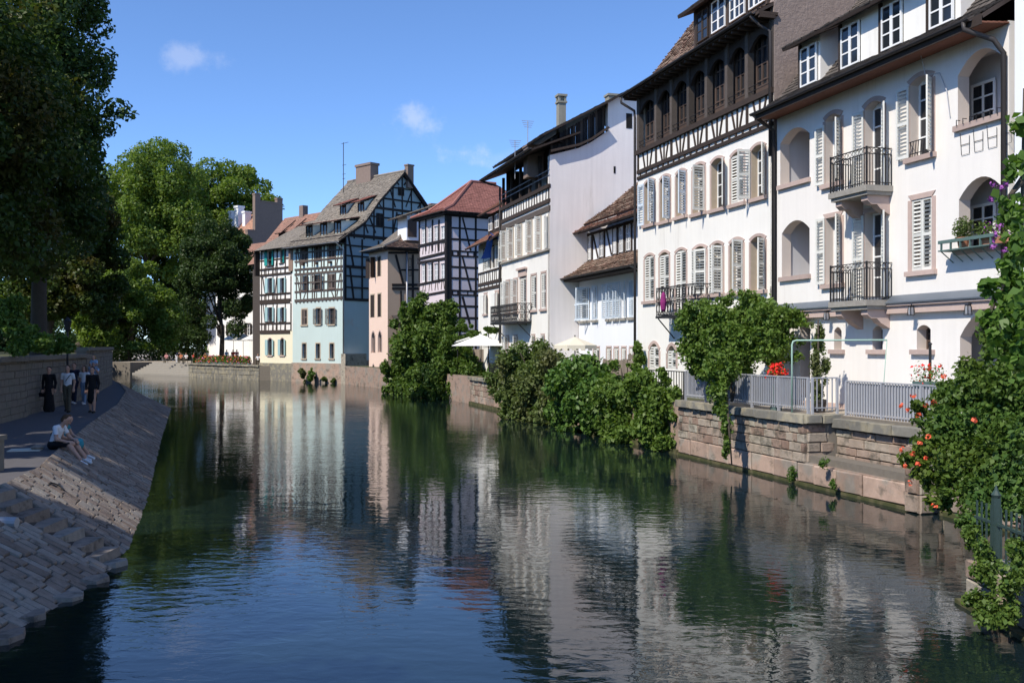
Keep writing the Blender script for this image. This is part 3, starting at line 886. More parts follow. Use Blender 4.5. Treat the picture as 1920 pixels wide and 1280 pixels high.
# cafe terrace wall and steps at the far bend
q6 = frame_at(-40.2, 124.0, 41.3)
cw = thing('quay_wall', 'stained grey stone river wall below the far cafe terrace flowers', 'wall', q6)
Lc = math.hypot(12.3, 14.0)
m = MB(); m.box(0, Lc, 0, .4, -.6, 1.62); m.build('wall_core', 'mortar', cw)
for k, (za, zb_) in enumerate(((-.1, .5), (.5, 1.0), (1.0, 1.45))): course(cw, Matrix(), 0, Lc, za, zb_, 'coping', .9, 1.6, 130 + k, dep=.2)
course(cw, Matrix(), 0, Lc, 1.47, 1.7, 'coping', 1.4, 1.8, 140, y=-.06, dep=.4)
q7 = frame_at(-51.7, 135.5, 45)
fs = thing('river_steps', 'broad flight of pale stone steps down to the water beside the cafe', 'steps', q7)
for i in range(8):
    m = MB(); m.box(0, 16.2, i * .40, 3.6, -.3 if i == 0 else i * .2 - .02, (i + 1) * .2)
    m.build('step', 'concrete', fs)
q8 = frame_at(-64, 142, 27)
fw_ = thing('far_quay_wall', 'shaded grey river wall under the plane trees at the far bend', 'wall', q8)
m = MB(); m.box(0, 13.8, -.02, .4, -.6, 1.5); m.box(0, 13.8, -.1, .5, 1.5, 1.66); m.build('wall_face', 'wallstone', fw_)

# ------------------------------------------------------------------ house nearest the camera (two iron balconies, loggias)
def main_line(px): return 18.29 / (.289 + (px - 960) / FPX)
def line_pt(px, off=0.0):
    Z = (18.29 + off) / (.289 + (px - 960) / FPX)
    return ((px - 960) / FPX * Z, Z)
TH = 16.12

def near_house():
    B = Bld('white_house', 'cream white riverside house with two iron balconies, arched loggias and dormers', 'house', line_pt(1457), TH)
    f = B.front
    L = f.p(1892, 400)[0]
    ZT = 11.3
    S = MAT
    # loggias
    def loggia(x0, x1, y0, y1, rise, d, name_sill=True, inner=None):
        s0, s1, z0, z1 = f.rect(x0, x1, y0, y1)
        f.opening(s0, s1, z0, z1, rise, d, True)
        if name_sill:
            m = MB(); m.box(s0 - .08, s1 + .08, -.10, .1, z0 - .14, z0 + .003); m.build('loggia_sill', 'sandstone', B.root)
        return s0, s1, z0, z1
    loggia(1463, 1518, 240, 341, .34, 1.4)
    loggia(1466, 1518, 413, 517, .34, 1.4)
    loggia(1500, 1519, 600, 745, .25, .9, False)
    a = loggia(1796, 1884, 92, 224, .45, .9)
    c = loggia(1798, 1884, 331, 462, .45, .9)
    loggia(1800, 1884, 588, 745, .55, 1.1, False)
    for (s0, s1, z0, z1) in (a, c):                      # window in the loggia's back wall
        y = .86; zm = (z0 + z1) / 2; py_ = 190 if z0 > 8 else 420; x0, x1 = f.p(1822, py_, y)[0], f.p(1868, py_, y)[0]; za, zb_ = z0 + .06, z1 - .5; m = MB()
        m.box(x0, x0 + .07, y - .04, y, za, zb_); m.box(x1 - .07, x1, y - .04, y, za, zb_)
        m.box(x0, x1, y - .039, y, za, za + .07); m.box(x0, x1, y - .039, y, zb_ - .07, zb_)
        m.box((x0 + x1) / 2 - .03, (x0 + x1) / 2 + .03, y - .035, y, za, zb_)
        for k in (1, 2): m.box(x0, x1, y - .03, y, za + (zb_ - za) * k / 3 - .02, za + (zb_ - za) * k / 3 + .02)
        w = m.build('window', 'frame', B.root)
        g = MB(); g.quad((x0, y - .012, za), (x1, y - .012, za), (x1, y - .012, zb_), (x0, y - .012, zb_)); g.build('pane', 'glass', w)
    # iron flower-box brackets on the upper loggia
    s0, s1, z0, z1 = a
    for k in range(7):
        m = MB(); x = s0 + .1 + (s1 - s0 - .2) * k / 6
        m.tube([(x, -.02, z0 + .12), (x, -.13, z0 + .12), (x, -.13, z0 - .02)], .012, 5)
        if k % 2 == 0: m.tube([(x, -.02, z0 - .2), (x + .05, -.02, z0 - .75), (x + .32, -.02, z0 - .75), (x + .32, -.02, z0 - .3)], .008, 4); m.tube([(x + .02, -.02, z0 - .5), (x + .32, -.02, z0 - .5)], .008, 4)
        m.build('box_bracket', 'iron', B.root)
    W = dict(rise=.14, surround='sandstone', sw=.12, depth=.3, cols=2, rows=4)
    f.window_px(1548, 1577, 214, 343, hang=(172, 128), top=.1, **W)
    f.window_px(1707, 1748, 143, 292, hang=(172, 128), top=.1, **W)
    W2 = dict(surround='sandstone', sw=.14, depth=.3, cols=2, rows=4)
    f.window_px(1549, 1577, 407, 532, hang=(172, 128), **W2)
    f.window_px(1710, 1748, 372, 507, hang='closed', **W2)
    # balcony doors
    for (y0, y1, r_) in ((190, 357, .16), (397, 562, 0.0)):
        s0, s1, z0, z1 = f.rect(1622, 1656, y0, y1)
        f.window(s0, s1, z0, z1, rise=r_, surround='sandstone', sw=.13, depth=.3, cols=2, rows=4, sill=False, hang=(168, 150), top=.06)
    # ground-floor windows
    for (x0, x1, y0, y1, ex) in ((1564, 1578, 613, 655, 0), (1636, 1655, 611, 655, 0), (1719, 1745, 609, 655, 0)):
        f.window_px(x0, x1, y0, y1, rise=.12, depth=.34, cols=1, rows=3, frame='timber_warm', sill=True, sw=.12, sillmat='sandstone', fw=.045)
    for (px, py) in ((1563, 590), (1723, 580), (1831, 578)):
        x, z = f.p(px, py)
        m = MB(); m.bar((x, -.02, z + .1), (x, -.24, z + .12), .03); m.box(x - .07, x + .07, -.32, -.18, z - .16, z - .145); m.box(x - .05, x + .05, -.30, -.20, z + .06, z + .09)
        for dx in (-.065, .065):
            for dy in (-.315, -.185): m.bar((x + dx, dy, z - .15), (x + dx * .7, -.25 + (dy + .25) * .7, z + .07), .012)
        w = m.build('wall_lantern', 'iron', B.root)
        g = MB(); g.box(x - .045, x + .045, -.295, -.205, z - .14, z + .05); g.build('lantern_glass', 'glass_curtain', w)
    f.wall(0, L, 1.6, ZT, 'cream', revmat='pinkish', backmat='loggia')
    # end walls and back
    m = MB(); D = 9
    m.quad((0, 0, 1.6), (0, D, 1.6), (0, D, ZT), (0, 0, ZT)); m.quad((L, D, 1.6), (L, 0, 1.6), (L, 0, ZT), (L, D, ZT)); m.quad((L, D, 1.6), (0, D, 1.6), (0, D, ZT), (L, D, ZT)); m.build('end_wall', 'cream', B.root)
    m = MB(); m.box(-.02, L + .02, -.03, .02, 1.6, 2.02); m.build('plinth', 'sandstone', B.root)
    # string course with zinc cover
    z = 4.80
    m = MB(); m.box(0, L, -.16, .02, z - .20, z); m.box(0, L, -.22, .02, z, z + .06); m.build('string_course', 'sandstone', B.root)
    m = MB(); m.hexa([(0, -.26, z + .065), (L, -.26, z + .065), (L, .02, z + .065), (0, .02, z + .065)], [(0, -.26, z + .10), (L, -.26, z + .10), (L, .0, z + .30), (0, .0, z + .30)]); m.build('string_cover', 'zinc', B.root)
    # balconies: slab, two consoles, wrought-iron railing
    sx0, sx1 = f.p(1602, 560)[0], f.p(1675, 560)[0]
    for k, zb_ in enumerate((4.98, 8.10)):
        m = MB(); d = .86
        m.box(sx0 - .02, sx1, -d, .02, zb_ - .16, zb_); m.box(sx0 + .03, sx1 - .05, -d + .06, 0, zb_ - .26, zb_ - .162)
        sl = m.build('balcony', 'concrete', B.root)
        for cx in (sx0 + .28, sx1 - .28):
            m = MB(); prof = [(-.72, -.262), (-.72, -.40), (-.6, -.50), (-.42, -.50), (-.3, -.62), (0, -.78), (.02, -.262)]
            a1 = [(cx - .14, y, zb_ + q) for y, q in prof]; a2 = [(cx + .14, y, zb_ + q) for y, q in prof]
            m.poly(a1); m.poly(list(reversed(a2)))
            for (p0, p1, q0, q1) in zip(a1, a1[1:] + a1[:1], a2, a2[1:] + a2[:1]): m.quad(p0, q0, q1, p1)
            m.build('console', 'sandstone', sl)
        m = MB(); y = -d + .05; h = 1.02; X0, X1 = sx0 + .03, sx1 - .05
        runs = [((X0, y), (X1, y)), ((X0, y), (X0, -.02)), ((X1, y), (X1, -.02))]
        for (ax, ay), (cx, cy) in runs:
            for zz in (.08, h - .17, h): m.bar((ax, ay, zb_ + zz), (cx, cy, zb_ + zz), .028 if zz < h else .045, .02)
            ln = math.hypot(cx - ax, cy - ay); n = max(2, round(ln / .105))
            for i in range(n + 1):
                x, yy = ax + (cx - ax) * i / n, ay + (cy - ay) * i / n
                m.bar((x, yy, zb_ + .0), (x, yy, zb_ + h - .16), .018)
            n = max(2, round(ln / .16))
            for i in range(n):                                # ring frieze
                x, yy = ax + (cx - ax) * (i + .5) / n, ay + (cy - ay) * (i + .5) / n
                ux, uy = (cx - ax) / ln, (cy - ay) / ln
                m.tube([(x + ux * .065 * math.cos(g), yy + uy * .065 * math.cos(g), zb_ + h - .085 + .065 * math.sin(g)) for g in [2 * math.pi * j / 8 for j in range(9)]], .009, 4, cap=False)
        for (x, yy) in ((X0, y), (X1, y)): m.bar((x, yy, zb_), (x, yy, zb_ + h + .03), .04)
        m.build('railing', 'iron', sl)
    # little guard in the bottom of the upper right window
    s0, s1, z0, z1 = f.rect(1707, 1748, 143, 292)
    m = MB()
    for zz in (.1, .42): m.bar((s0, -.03, z0 + zz), (s1, -.03, z0 + zz), .022)
    for i in range(9): m.bar((s0 + (s1 - s0) * i / 8, -.03, z0 + .02), (s0 + (s1 - s0) * (i + (.5 if i < 8 else 0)) / 8, -.03, z0 + .42), .014)
    m.build('window_guard', 'iron', B.root)
    # flower shelf of the middle loggia
    s0, s1, z0, z1 = c
    m = MB(); zf = z0 - .02
    x0, x1 = s0 - .25, s1 + .1
    m.box(x0, x1, -.42, -.36, zf + .16, zf + .24); m.box(x0, x1, -.42, -.04, zf - .03, zf)
    for i in range(6): xx = x0 + .08 + (x1 - x0 - .2) * i / 5; m.box(xx, xx + .03, -.415, -.37, zf, zf + .17); m.bar((xx, -.4, zf - .02), (xx, -.02, zf - .3), .02)
    m.build('flower_shelf', 'boxpaint', B.root)
    # eaves: soffit boards, gutter, roof, dormers
    m = MB(); o = .78
    nb = 5
    for i in range(nb):
        y0, y1 = -o + o * i / nb, -o + o * (i + 1) / nb - .01
        m.box(-.05, L + .02, y0, y1, ZT - .12 + .06 * i / nb, ZT - .08 + .06 * i / nb)
    m.build('soffit', 'soffit', B.root)
    m = MB(); m.box(-.05, L + .02, -o - .03, -o, ZT - .16, ZT + .08); m.build('fascia', 'timber', B.root)
    gutter(B, (-.15, -o - .10, ZT + .06), (L - .25, -o - .10, ZT + .06))
    RZ1 = ZT + 6.3
    roof(B, [((-.05, -o, ZT + .08), (L, -o, ZT + .08)), ((-.05, .1, ZT + .62), (L, .1, ZT + .62)), ((-.05, 5.0, RZ1), (L, 5.0, RZ1))], 'tile_dark', .22, .18)
    roof(B, [((L, 10.2, ZT), (-.05, 10.2, ZT)), ((L, 5.0, RZ1), (-.05, 5.0, RZ1))], 'tile_dark', .5, .4)
    pipe(B, [(L - .45, -o - .1, ZT + .02), (L - .45, -o - .1, ZT - .15), (L - .1, -.35, ZT - .45), (L - .06, -.1, ZT - .75), (L - .06, -.1, 1.9)], .065)
    pipe(B, [(.0, -o - .1, ZT), (-.02, -.5, ZT - .25), (-.06, -.1, ZT - .45), (-.06, -.1, 1.9)], .06)
    # dormers
    def dormer(x0, x1, wins, over_l, over_r, panel):
        z0, z1 = ZT + .42, ZT + 2.05; y = .02
        d = B.root
        F2 = Face(B, T(0, y, 0))
        for (a0, a1) in wins:
            F2.opening(a0, a1, z0 + .16, z1 - .25, 0, .12)
        m = F2.wall(x0, x1, z0, z1, panel, name='dormer_wall', revmat='timber')
        for (a0, a1) in wins:
            F2.window(a0 + .002, a1 - .002, z0 + .162, z1 - .252, cut=False, sill=False, cols=2, rows=3, fw=.05)
            block('dormer_post', 'timber', d, F2.M, (a0 - .09, -.02, (z0 + z1) / 2 - .05), (.12, .07, z1 - z0 - .1))
            q = MB(); q.hexa([(a0 - .14, -.14, z0 - .06), (a1 + .14, -.14, z0 - .06), (a1 + .14, 0, z0 - .06), (a0 - .14, 0, z0 - .06)], [(a0 - .14, -.05, z0 + .15), (a1 + .14, -.05, z0 + .15), (a1 + .14, 0, z0 + .15), (a0 - .14, 0, z0 + .15)]); q.build('dormer_apron', 'zinc', d, F2.M)
        q = MB(); zf = lambda yy: ZT + .62 + (yy - .1) * (RZ1 - ZT - .62) / 4.9
        yk = 1.75
        for xx in (x0, x1):
            q.poly([(xx, y, zf(y) - .1), (xx, y, z1), (xx, yk + .3, zf(yk + .3))])
        q.build('dormer_cheek', 'cream', d)
        roof(B, [((x0 - over_l, -.42, z1 - .12), (x1 + over_r, -.42, z1 - .12)), ((x0 - over_l, 2.75, z1 + 1.22), (x1 + over_r, 2.75, z1 + 1.22))], 'tile_dark', .24, .2, name='dormer_roof', under='timber')
    wx = lambda a, c_, y: (f.p(a, y)[0], f.p(c_, y)[0])
    w1 = wx(1503, 1533, 125); w2 = wx(1579, 1613, 85); w3 = wx(1655, 1693, 43); w4 = wx(1745, 1790, 10)
    dormer(w1[0] - .2, w1[1] + .12, [w1], .28, .35, 'cream')
    dormer(w2[0] - .2, w4[1] + .2, [w2, w3, w4], .3, .1, 'white')
    # cable hanging from the eave
    p0, p1 = f.p(1745, 85), f.p(1765, 137)
    m = MB(); m.tube([(p0[0], -.3, ZT - .1), (p0[0] + .05, -.2, ZT - .6), (p1[0], -.05, p1[1]), (p1[0] + .25, -.05, p1[1] - .5), (p1[0] + .35, -.03, p1[1] - 1.2)], .012, 5); m.build('cable', 'pipe_light', B.root)
    return B, L
HI, HI_L = near_house()

# ------------------------------------------------------------------ tall white house with glazed timber gallery
def gallery_house():
    B = Bld('gallery_house', 'tall white house with dark timber arched gallery and seven-window rows', 'house', line_pt(1196), TH)
    f = B.front
    L = f.p(1451, 300)[0]
    W = dict(rise=.15, surround='sandstone', sw=.10, depth=.28, cols=2, rows=4, fw=.05)
    up = [(1209, 1228, 338, 420, (175, 128)), (1238, 1257, 330, 414, (None, 122)), (1268, 1287, 320, 405, (None, 118)), (1299, 1322, 308, 399, (None, 100)),
          (1334, 1357, 297, 391, (None, 150)), (1371, 1395, 285, 381, 'closed'), (1409, 1435, 272, 370, (95, 140))]
    lo = [(1209, 1227, 478, 564, 'closed'), (1237, 1255, 473, 560, 'closed'), (1267, 1287, 468, 588, 'closed'), (1300, 1325, 462, 552, (20, 20)),
          (1333, 1356, 456, 550, (10, 100)), (1369, 1394, 449, 548, (None, 105)), (1408, 1435, 443, 544, (None, 125))]
    for i, (x0, x1, y0, y1, h) in enumerate(up):
        f.window_px(x0, x1, y0, y1, hang=h, smat='shutter_blue' if i in (0, 1, 2) else 'shutter', **W)
    for i, (x0, x1, y0, y1, h) in enumerate(lo):
        k = dict(W); k['sill'] = i != 2
        f.window_px(x0, x1, y0, y1, hang=h, **k)
    for (x0, x1, y0, y1) in ((1218, 1236, 644, 690), (1252, 1268, 648, 690)):
        f.window_px(x0, x1, y0, y1, rise=.3, surround='sandstone', sw=.13, depth=.25, hang='closed', cols=1, rows=2, sill=False)
    # levels
    zg = (f.p(1200, 277)[1] + f.p(1445, 183)[1]) / 2       # gallery floor beam
    zm = (f.p(1201, 311)[1] + f.p(1446, 233)[1]) / 2
    zl = (f.p(1201, 325)[1] + f.p(1440, 247)[1]) / 2
    ZT = zg + 2.45
    f.wall(0, L, 1.6, zg, 'white', revmat='tanstone')
    # half-timber band under the gallery
    f.beam((0, zl), (L, zl), .13); f.beam((0, zm), (L, zm), .17, .06); f.beam((-.05, zg), (L, zg), .22, .12)
    bx = [f.p(x, 230)[0] for x in (1203, 1231, 1260, 1292, 1326, 1364, 1402, 1446)]
    bx[0], bx[-1] = .1, L - .1
    for i, x in enumerate(bx):
        f.beam((x, zm), (x, zg), .12, .045)
    for i, (a, c) in enumerate(zip(bx, bx[1:])):
        w = c - a
        for t, dx in ((.3, -.16), (.52, 0.0), (.74, .16)):
            f.beam((a + w * t - dx * .9, zm + .08), (a + w * t + dx * .5, zg - .1), .085, .035)
        for t in (.12, .45, .78): f.beam((a + w * t, zl + .05), (a + w * t, zm - .07), .10, .035)
    # gallery: posts, arched heads, glazing set back
    y = .0
    hz = ZT
    bk = MB(); bk.quad((0, .62, zg), (L, .62, zg), (L, .62, hz), (0, .62, hz)); bk.quad((0, 0, zg + .11), (L, 0, zg + .11), (L, .62, zg + .11), (0, .62, zg + .11)); bk.build('gallery_back', 'timber_grey', B.root)
    for x in bx:
        block('gallery_post', 'timber_grey', B.root, Matrix(), (x, .06, (zg + hz) / 2), (.2, .24, hz - zg))
    for (a, c) in zip(bx, bx[1:]):
        a1, c1 = a + .1, c - .1
        m = MB(); n = 10; zt = hz - .35; rise = .42
        for t in range(n):
            u0, u1 = t / n, (t + 1) / n
            z0, z1 = zt - rise * (2 * u0 - 1) ** 2, zt - rise * (2 * u1 - 1) ** 2
            x0, x1 = a1 + (c1 - a1) * u0, a1 + (c1 - a1) * u1
            m.hexa([(x0, .0, z0), (x1, .0, z1), (x1, .12, z1), (x0, .12, z0)], [(x0, .0, hz), (x1, .0, hz), (x1, .12, hz), (x0, .12, hz)])
        m.build('arched_head', 'timber', B.root)
        yb = .34
        m = MB(); z0, z1 = zg + .12, hz - .1
        for k in range(5):
            x = a1 + (c1 - a1) * k / 4
            m.box(x - .045, x + .045, yb - .05, yb + .04, z0, z1)
        for k in range(5):
            z = z0 + (z1 - z0) * k / 4.0
            m.box(a1, c1, yb - .04, yb + .03, z - .025, z + .025)
        m.box(a1, c1, yb - .06, yb + .03, z0, z0 + .38)
        w = m.build('gallery_window', 'timber_warm', B.root)
        g = MB(); g.quad((a1, yb, z0), (c1, yb, z0), (c1, yb, z1), (a1, yb, z1)); g.build('pane', 'glass', w)
        m = MB()
        for zz in (zg + .28, zg + .45): m.tube([(a1 - .02, -.02, zz), (c1 + .02, -.02, zz)], .014, 5)
        m.build('window_guard', 'iron', B.root)
    # eaves and roof
    o = .62
    m = MB(); m.box(-.3, L + .1, -o, .1, ZT, ZT + .10)
    for i in range(26):
        x = -.2 + (L + .2) * i / 25
        m.box(x, x + .1, -o + .04, .0, ZT - .10, ZT - .002)
    m.build('eave_soffit', 'timber', B.root)
    gutter(B, (-.35, -o - .09, ZT + .12), (L - .1, -o - .09, ZT + .12))
    pipe(B, [(-.28, -o - .09, ZT + .05), (-.28, -o - .05, ZT - .2), (-.16, -.1, ZT - .55), (-.12, -.09, ZT - .9), (-.12, -.09, 2.0)], .06)
    pipe(B, [(L - .3, -o - .09, ZT + .05), (L - .25, -.4, ZT - .25), (L - .06, -.1, ZT - .5), (L - .06, -.1, zg - 2.2)], .06)
    zr = lambda yy: ZT + .14 + (yy + o) * .55 if yy < .5 else ZT + .14 + (.5 + o) * .55 + (yy - .5) * 1.28
    roof(B, [((-.3, -o, zr(-o)), (L, -o, zr(-o))), ((-.3, .5, zr(.5)), (L, .5, zr(.5))), ((-.1, 4.6, zr(4.6)), (L, 4.6, zr(4.6)))], 'tile_mixed', .22, .19, tth=.05, jit=.5)
    roof(B, [((L, 9.8, ZT), (-.3, 9.8, ZT)), ((L, 4.6, zr(4.6)), (-.1, 4.6, zr(4.6)))], 'tile_mixed', .5, .4)
    # continuous dormer
    y = .62
    F2 = Face(B, T(0, y, 0))
    dz0 = zr(y) - .04; dz1 = dz0 + 1.62
    wins = [F2.rect(a, c, y0, y1)[:2] for (a, c, y0, y1) in ((1309, 1330, 78, 115), (1337, 1362, 52, 97), (1371, 1399, 39, 81), (1407, 1436, 16, 61), (1446, 1470, 0, 29))]
    xs = wins[0][0] - .4
    m = MB(); m.box(xs, L + .0, y, y + .12, dz0, dz1); m.build('dormer_wall', 'timber_warm', B.root)
    for i, (a, c) in enumerate(wins):
        if a > L - .5: continue
        F2.window(a, min(c, L - .05), dz0 + .22, dz1 - .2, cut=False, sill=False, frame='frame' if i else 'timber', cols=3 if i > 1 else 2, rows=3, fw=.05)
        block('dormer_post', 'timber', B.root, F2.M, (a - .12, -.03, (dz0 + dz1) / 2), (.12, .08, dz1 - dz0))
    m = MB(); m.poly([(xs, y, dz0), (xs, y, dz1), (xs, y + 1.4, zr(y + 1.4))]); m.build('dormer_cheek', 'timber', B.root)
    roof(B, [((xs - .45, .12, dz1 - .08), (L + .0, .12, dz1 - .08)), ((xs - .45, 2.6, dz1 + 1.0), (L, 2.6, dz1 + 1.0))], 'tile_dark', .24, .2, name='dormer_roof', under='timber')
    # rough-cast end wall rising above the neighbour's roof
    m = MB(); zrid = zr(4.6)
    prof = [(0, 1.6), (0, ZT), (0.0, zr(-.0) + .1), (.6, zr(.6) + .2), (.6, dz1 + .1), (2.6, dz1 + 1.0), (4.6, zrid + .2), (9.8, ZT), (9.8, 1.6)]
    m.poly([(L + .02, yy, zz) for yy, zz in prof]); m.poly([(L - .25, yy, zz) for yy, zz in reversed(prof)])
    for (p0, p1) in zip(prof, prof[1:]): m.quad((L + .02, p0[0], p0[1]), (L - .25, p0[0], p0[1]), (L - .25, p1[0], p1[1]), (L + .02, p1[0], p1[1]))
    m.build('end_wall', 'roughbrown', B.root)
    m = MB(); m.poly([(0, 0, 1.6), (0, 0, ZT), (0, 4.6, zrid - .1), (0, 9.8, ZT), (0, 9.8, 1.6)]); m.quad((0, 9.8, 1.6), (0, 9.8, ZT), (L, 9.8, ZT), (L, 9.8, 1.6)); m.build('far_end_wall', 'party', B.root)
    # small iron balcony
    s0, s1 = f.p(1262, 575)[0], f.p(1338, 575)[0]; zb_ = f.p(1280, 592)[1]; d = .78
    m = MB(); m.box(s0, s1, -d, 0, zb_ - .09, zb_)
    m.bar((s0 + .15, -d + .05, zb_ - .1), (s0 + .15, -.01, zb_ - .9), .04); m.bar((s1 - .15, -d + .05, zb_ - .1), (s1 - .15, -.01, zb_ - .9), .04)
    sl = m.build('balcony', 'iron', B.root)
    m = MB(); h = 1.12
    runs = [((s0 + .03, -d + .03), (s1 - .03, -d + .03)), ((s0 + .03, -d + .03), (s0 + .03, 0)), ((s1 - .03, -d + .03), (s1 - .03, 0))]
    for (ax, ay), (cx, cy) in runs:
        ln = math.hypot(cx - ax, cy - ay); ux, uy = (cx - ax) / ln, (cy - ay) / ln
        for zz in (.04, h * .5, h): m.bar((ax, ay, zb_ + zz), (cx, cy, zb_ + zz), .035)
        n = max(2, round(ln / .26))
        for i in range(n + 1): m.bar((ax + ux * ln * i / n, ay + uy * ln * i / n, zb_), (ax + ux * ln * i / n, ay + uy * ln * i / n, zb_ + h), .02)
        for i in range(n):
            for kz in range(2):
                xx, yy, zz = ax + ux * ln * (i + .5) / n, ay + uy * ln * (i + .5) / n, zb_ + h * (.27 + .5 * kz)
                for sgn in (1, -1):
                    pts = [(xx + ux * sgn * (.02 + .085 * math.sin(t * math.pi)) , yy + uy * sgn * (.02 + .085 * math.sin(t * math.pi)), zz + .24 * (2 * t - 1)) for t in [j / 7 for j in range(8)]]
                    m.tube(pts, .012, 4)
    m.build('railing', 'iron', sl)
    return B, L
HH, HH_L = gallery_house()
m = MB()
s = HH.front.p(1281, 560)[0]; zc = HH.front.p(1281, 565)[1]
m.lathe([(.02, -.42), (.10, -.34), (.13, -.05), (.09, .25), (.03, .36)], (0, 0, 0), 9)
tag(m.build('pink_bundle', 'magenta', None, HH.mtx @ T(s, -.86, zc)), 'magenta cloth bundle hanging on the scrolled iron balcony', 'cloth')

# ------------------------------------------------------------------ next building on the right, only its plain corner in view
B = Bld('plain_house', 'plain white wall corner at the right edge above the creeper', 'house', (HI.mtx @ Vector((HI_L + .30, -.12, 0))).xy, TH)
f = B.front
f.wall(0, 9, 1.6, 17, 'coolwhite')
m = MB(); m.quad((0, 0, 1.6), (0, 0, 17), (0, 9, 17), (0, 9, 1.6)); m.quad((9, 0, 1.6), (9, 9, 1.6), (9, 9, 17), (9, 0, 17)); m.build('end_wall', 'coolwhite', B.root)
roof(B, [((-.1, -.5, 17), (9, -.5, 17)), ((-.1, 4.5, 21), (9, 4.5, 21))], 'tile_dark', .5, .4)
roof(B, [((9, 9.2, 17), (-.1, 9.2, 17)), ((9, 4.5, 21), (-.1, 4.5, 21))], 'tile_dark', .5, .4)

# ------------------------------------------------------------------ low house with two tiers of old tiles (between the tall ones)
def low_house():
    o = line_pt(1086, 1.77)
    B = Bld('low_house', 'low white cottage with two tiers of old tiled roof and blue-white shutters', 'house', o, TH)
    f = B.front; L = 12.4
    z0a = f.p(1140, 598)[1]; z1a = f.p(1140, 532)[1]
    ze = f.p(1180, 505)[1]
    K = dict(depth=.12, cols=2, rows=3, surround=None, sill=True, sw=.04, sillmat='concrete', fw=.05, smat='shutter_blue')
    for (x0, x1, h) in ((1088, 1106, (150, 55)), (1112, 1121, (None, 110)), (1139, 1146, (95, 85)), (1152, 1160, (95, 85)), (1165, 1173, (95, 150)), (1179, 1187, 'closed')):
        s0, s1 = f.p(x0, 565)[0], f.p(x1, 565)[0]
        f.window(s0, s1, z0a, z1a, hang=h, **K)
    for (x0, x1) in ((1113, 1124), (1138, 1146), (1152, 1160), (1166, 1174), (1181, 1188)):
        s0, s1 = f.p(x0, 660)[0], f.p(x1, 660)[0]; z1 = f.p(1150, 652)[1]
        f.window(s0, s1, 2.1, z1, surround='sandstone', sw=.1, depth=.2, cols=2, rows=2, sill=False, hang='closed')
    f.wall(0, L, 1.6, ze + .1, 'coolwhite')
    m = MB(); m.quad((0, 7, 1.6), (0, 0, 1.6), (0, 0, ze), (0, 7, ze)); m.quad((L, 0, 1.6), (L, 7, 1.6), (L, 7, ze + 4), (L, 0, ze)); m.quad((L, 7, 1.6), (0, 7, 1.6), (0, 7, ze + 4), (L, 7, ze + 4)); m.build('end_wall', 'coolwhite', B.root)
    # lower roof with a bell-cast eave
    e = ze
    roof(B, [((-.75, -1.0, e), (L - .2, -1.0, e)), ((-.35, -.2, e + .42), (L - .2, -.2, e + .42)), ((0, .5, e + 1.02), (L - .2, .5, e + 1.02))], 'tile_mixed', .22, .18, tth=.05, jit=.6)
    m = MB(); m.box(-.6, L - .2, -.9, .02, e - .18, e - .08); m.build('eave_soffit', 'timber', B.root)
    gutter(B, (-.6, -1.05, e + .0), (L - .3, -1.05, e + .0), 'pipe')
    pipe(B, [(L - 2.6, -1.05, e - .02), (L - 2.3, -.7, e - .2), (L - 1.2, -.1, e - .35)], .06, 'pipe_light')
    # dormer band
    y = .45; F2 = Face(B, T(0, y, 0))
    dz0, dz1 = e + .85, e + 2.55
    xs = F2.p(1102, 450)[0]
    F2.wall(xs, L - .2, dz0, dz1, 'coolwhite', name='dormer_wall')
    for (x0, x1) in ((1105, 1110), (1127, 1133), (1152, 1157), (1164, 1170), (1177, 1184)):
        s0, s1 = F2.p(x0, 465)[0], F2.p(x1, 465)[0]
        F2.window(s0, s1, dz0 + .2, dz1 - .2, cut=False, sill=False, cols=2, rows=3, fw=.05)
        for x in (s0 - .1, s1 + .1): F2.beam((x, dz0), (x, dz1), .15, .05)
    for (x0, x1) in ((1112, 1122), (1138, 1147)):
        F2.beam((F2.p(x0, 465)[0], dz1 - .1), (F2.p(x1, 465)[0], dz0 + .2), .12, .04)
    F2.beam((xs, dz0 + .05), (L - .2, dz0 + .05), .16, .05); F2.beam((xs, dz1 - .08), (L - .2, dz1 - .08), .16, .05)
    m = MB(); m.quad((xs, y, dz0), (xs, y, dz1), (xs, y + 3, dz1 + .5), (xs, y + 3, dz0)); m.build('dormer_cheek', 'coolwhite', B.root)
    m = MB()
    for i in range(14): x = xs + (L - xs - .4) * i / 13; m.bar((x, -.15, dz1 + .0), (x, .8, dz1 + .28), .09)
    m.build('rafter_ends', 'timber', B.root)['kind'] = 'stuff'
    roof(B, [((xs - .7, -.35, dz1 + .02), (L - .2, -.35, dz1 + .02)), ((xs - .45, .35, dz1 + .42), (L - .2, .35, dz1 + .42))], 'tile_brown', .24, .18, tth=.05, jit=.6, name='dormer_eave')
    roof(B, [((xs - .4, .3, dz1 + .55), (L - .2, .3, dz1 + .55)), ((xs + .4, 1.6, dz1 + 1.55), (L - .2, 1.6, dz1 + 1.55)), ((xs + 2.2, 3.5, dz1 + 3.4), (L - .2, 3.5, dz1 + 3.4)), ((xs + 4.2, 5.2, dz1 + 5.4), (L - .2, 5.2, dz1 + 5.4))], 'tile_mixed', .22, .18, tth=.05, jit=.6)
    m = MB(); m.poly([(xs, 1.2, dz1), (xs + 2.2, 3.5, dz1 + 3.2), (xs + 4.2, 5.2, dz1 + 5.2), (xs + 4.2, 7, dz1 + 5.2), (xs, 7, dz1)]); m.build('attic_wall', 'party', B.root)
    return B
HG = low_house()

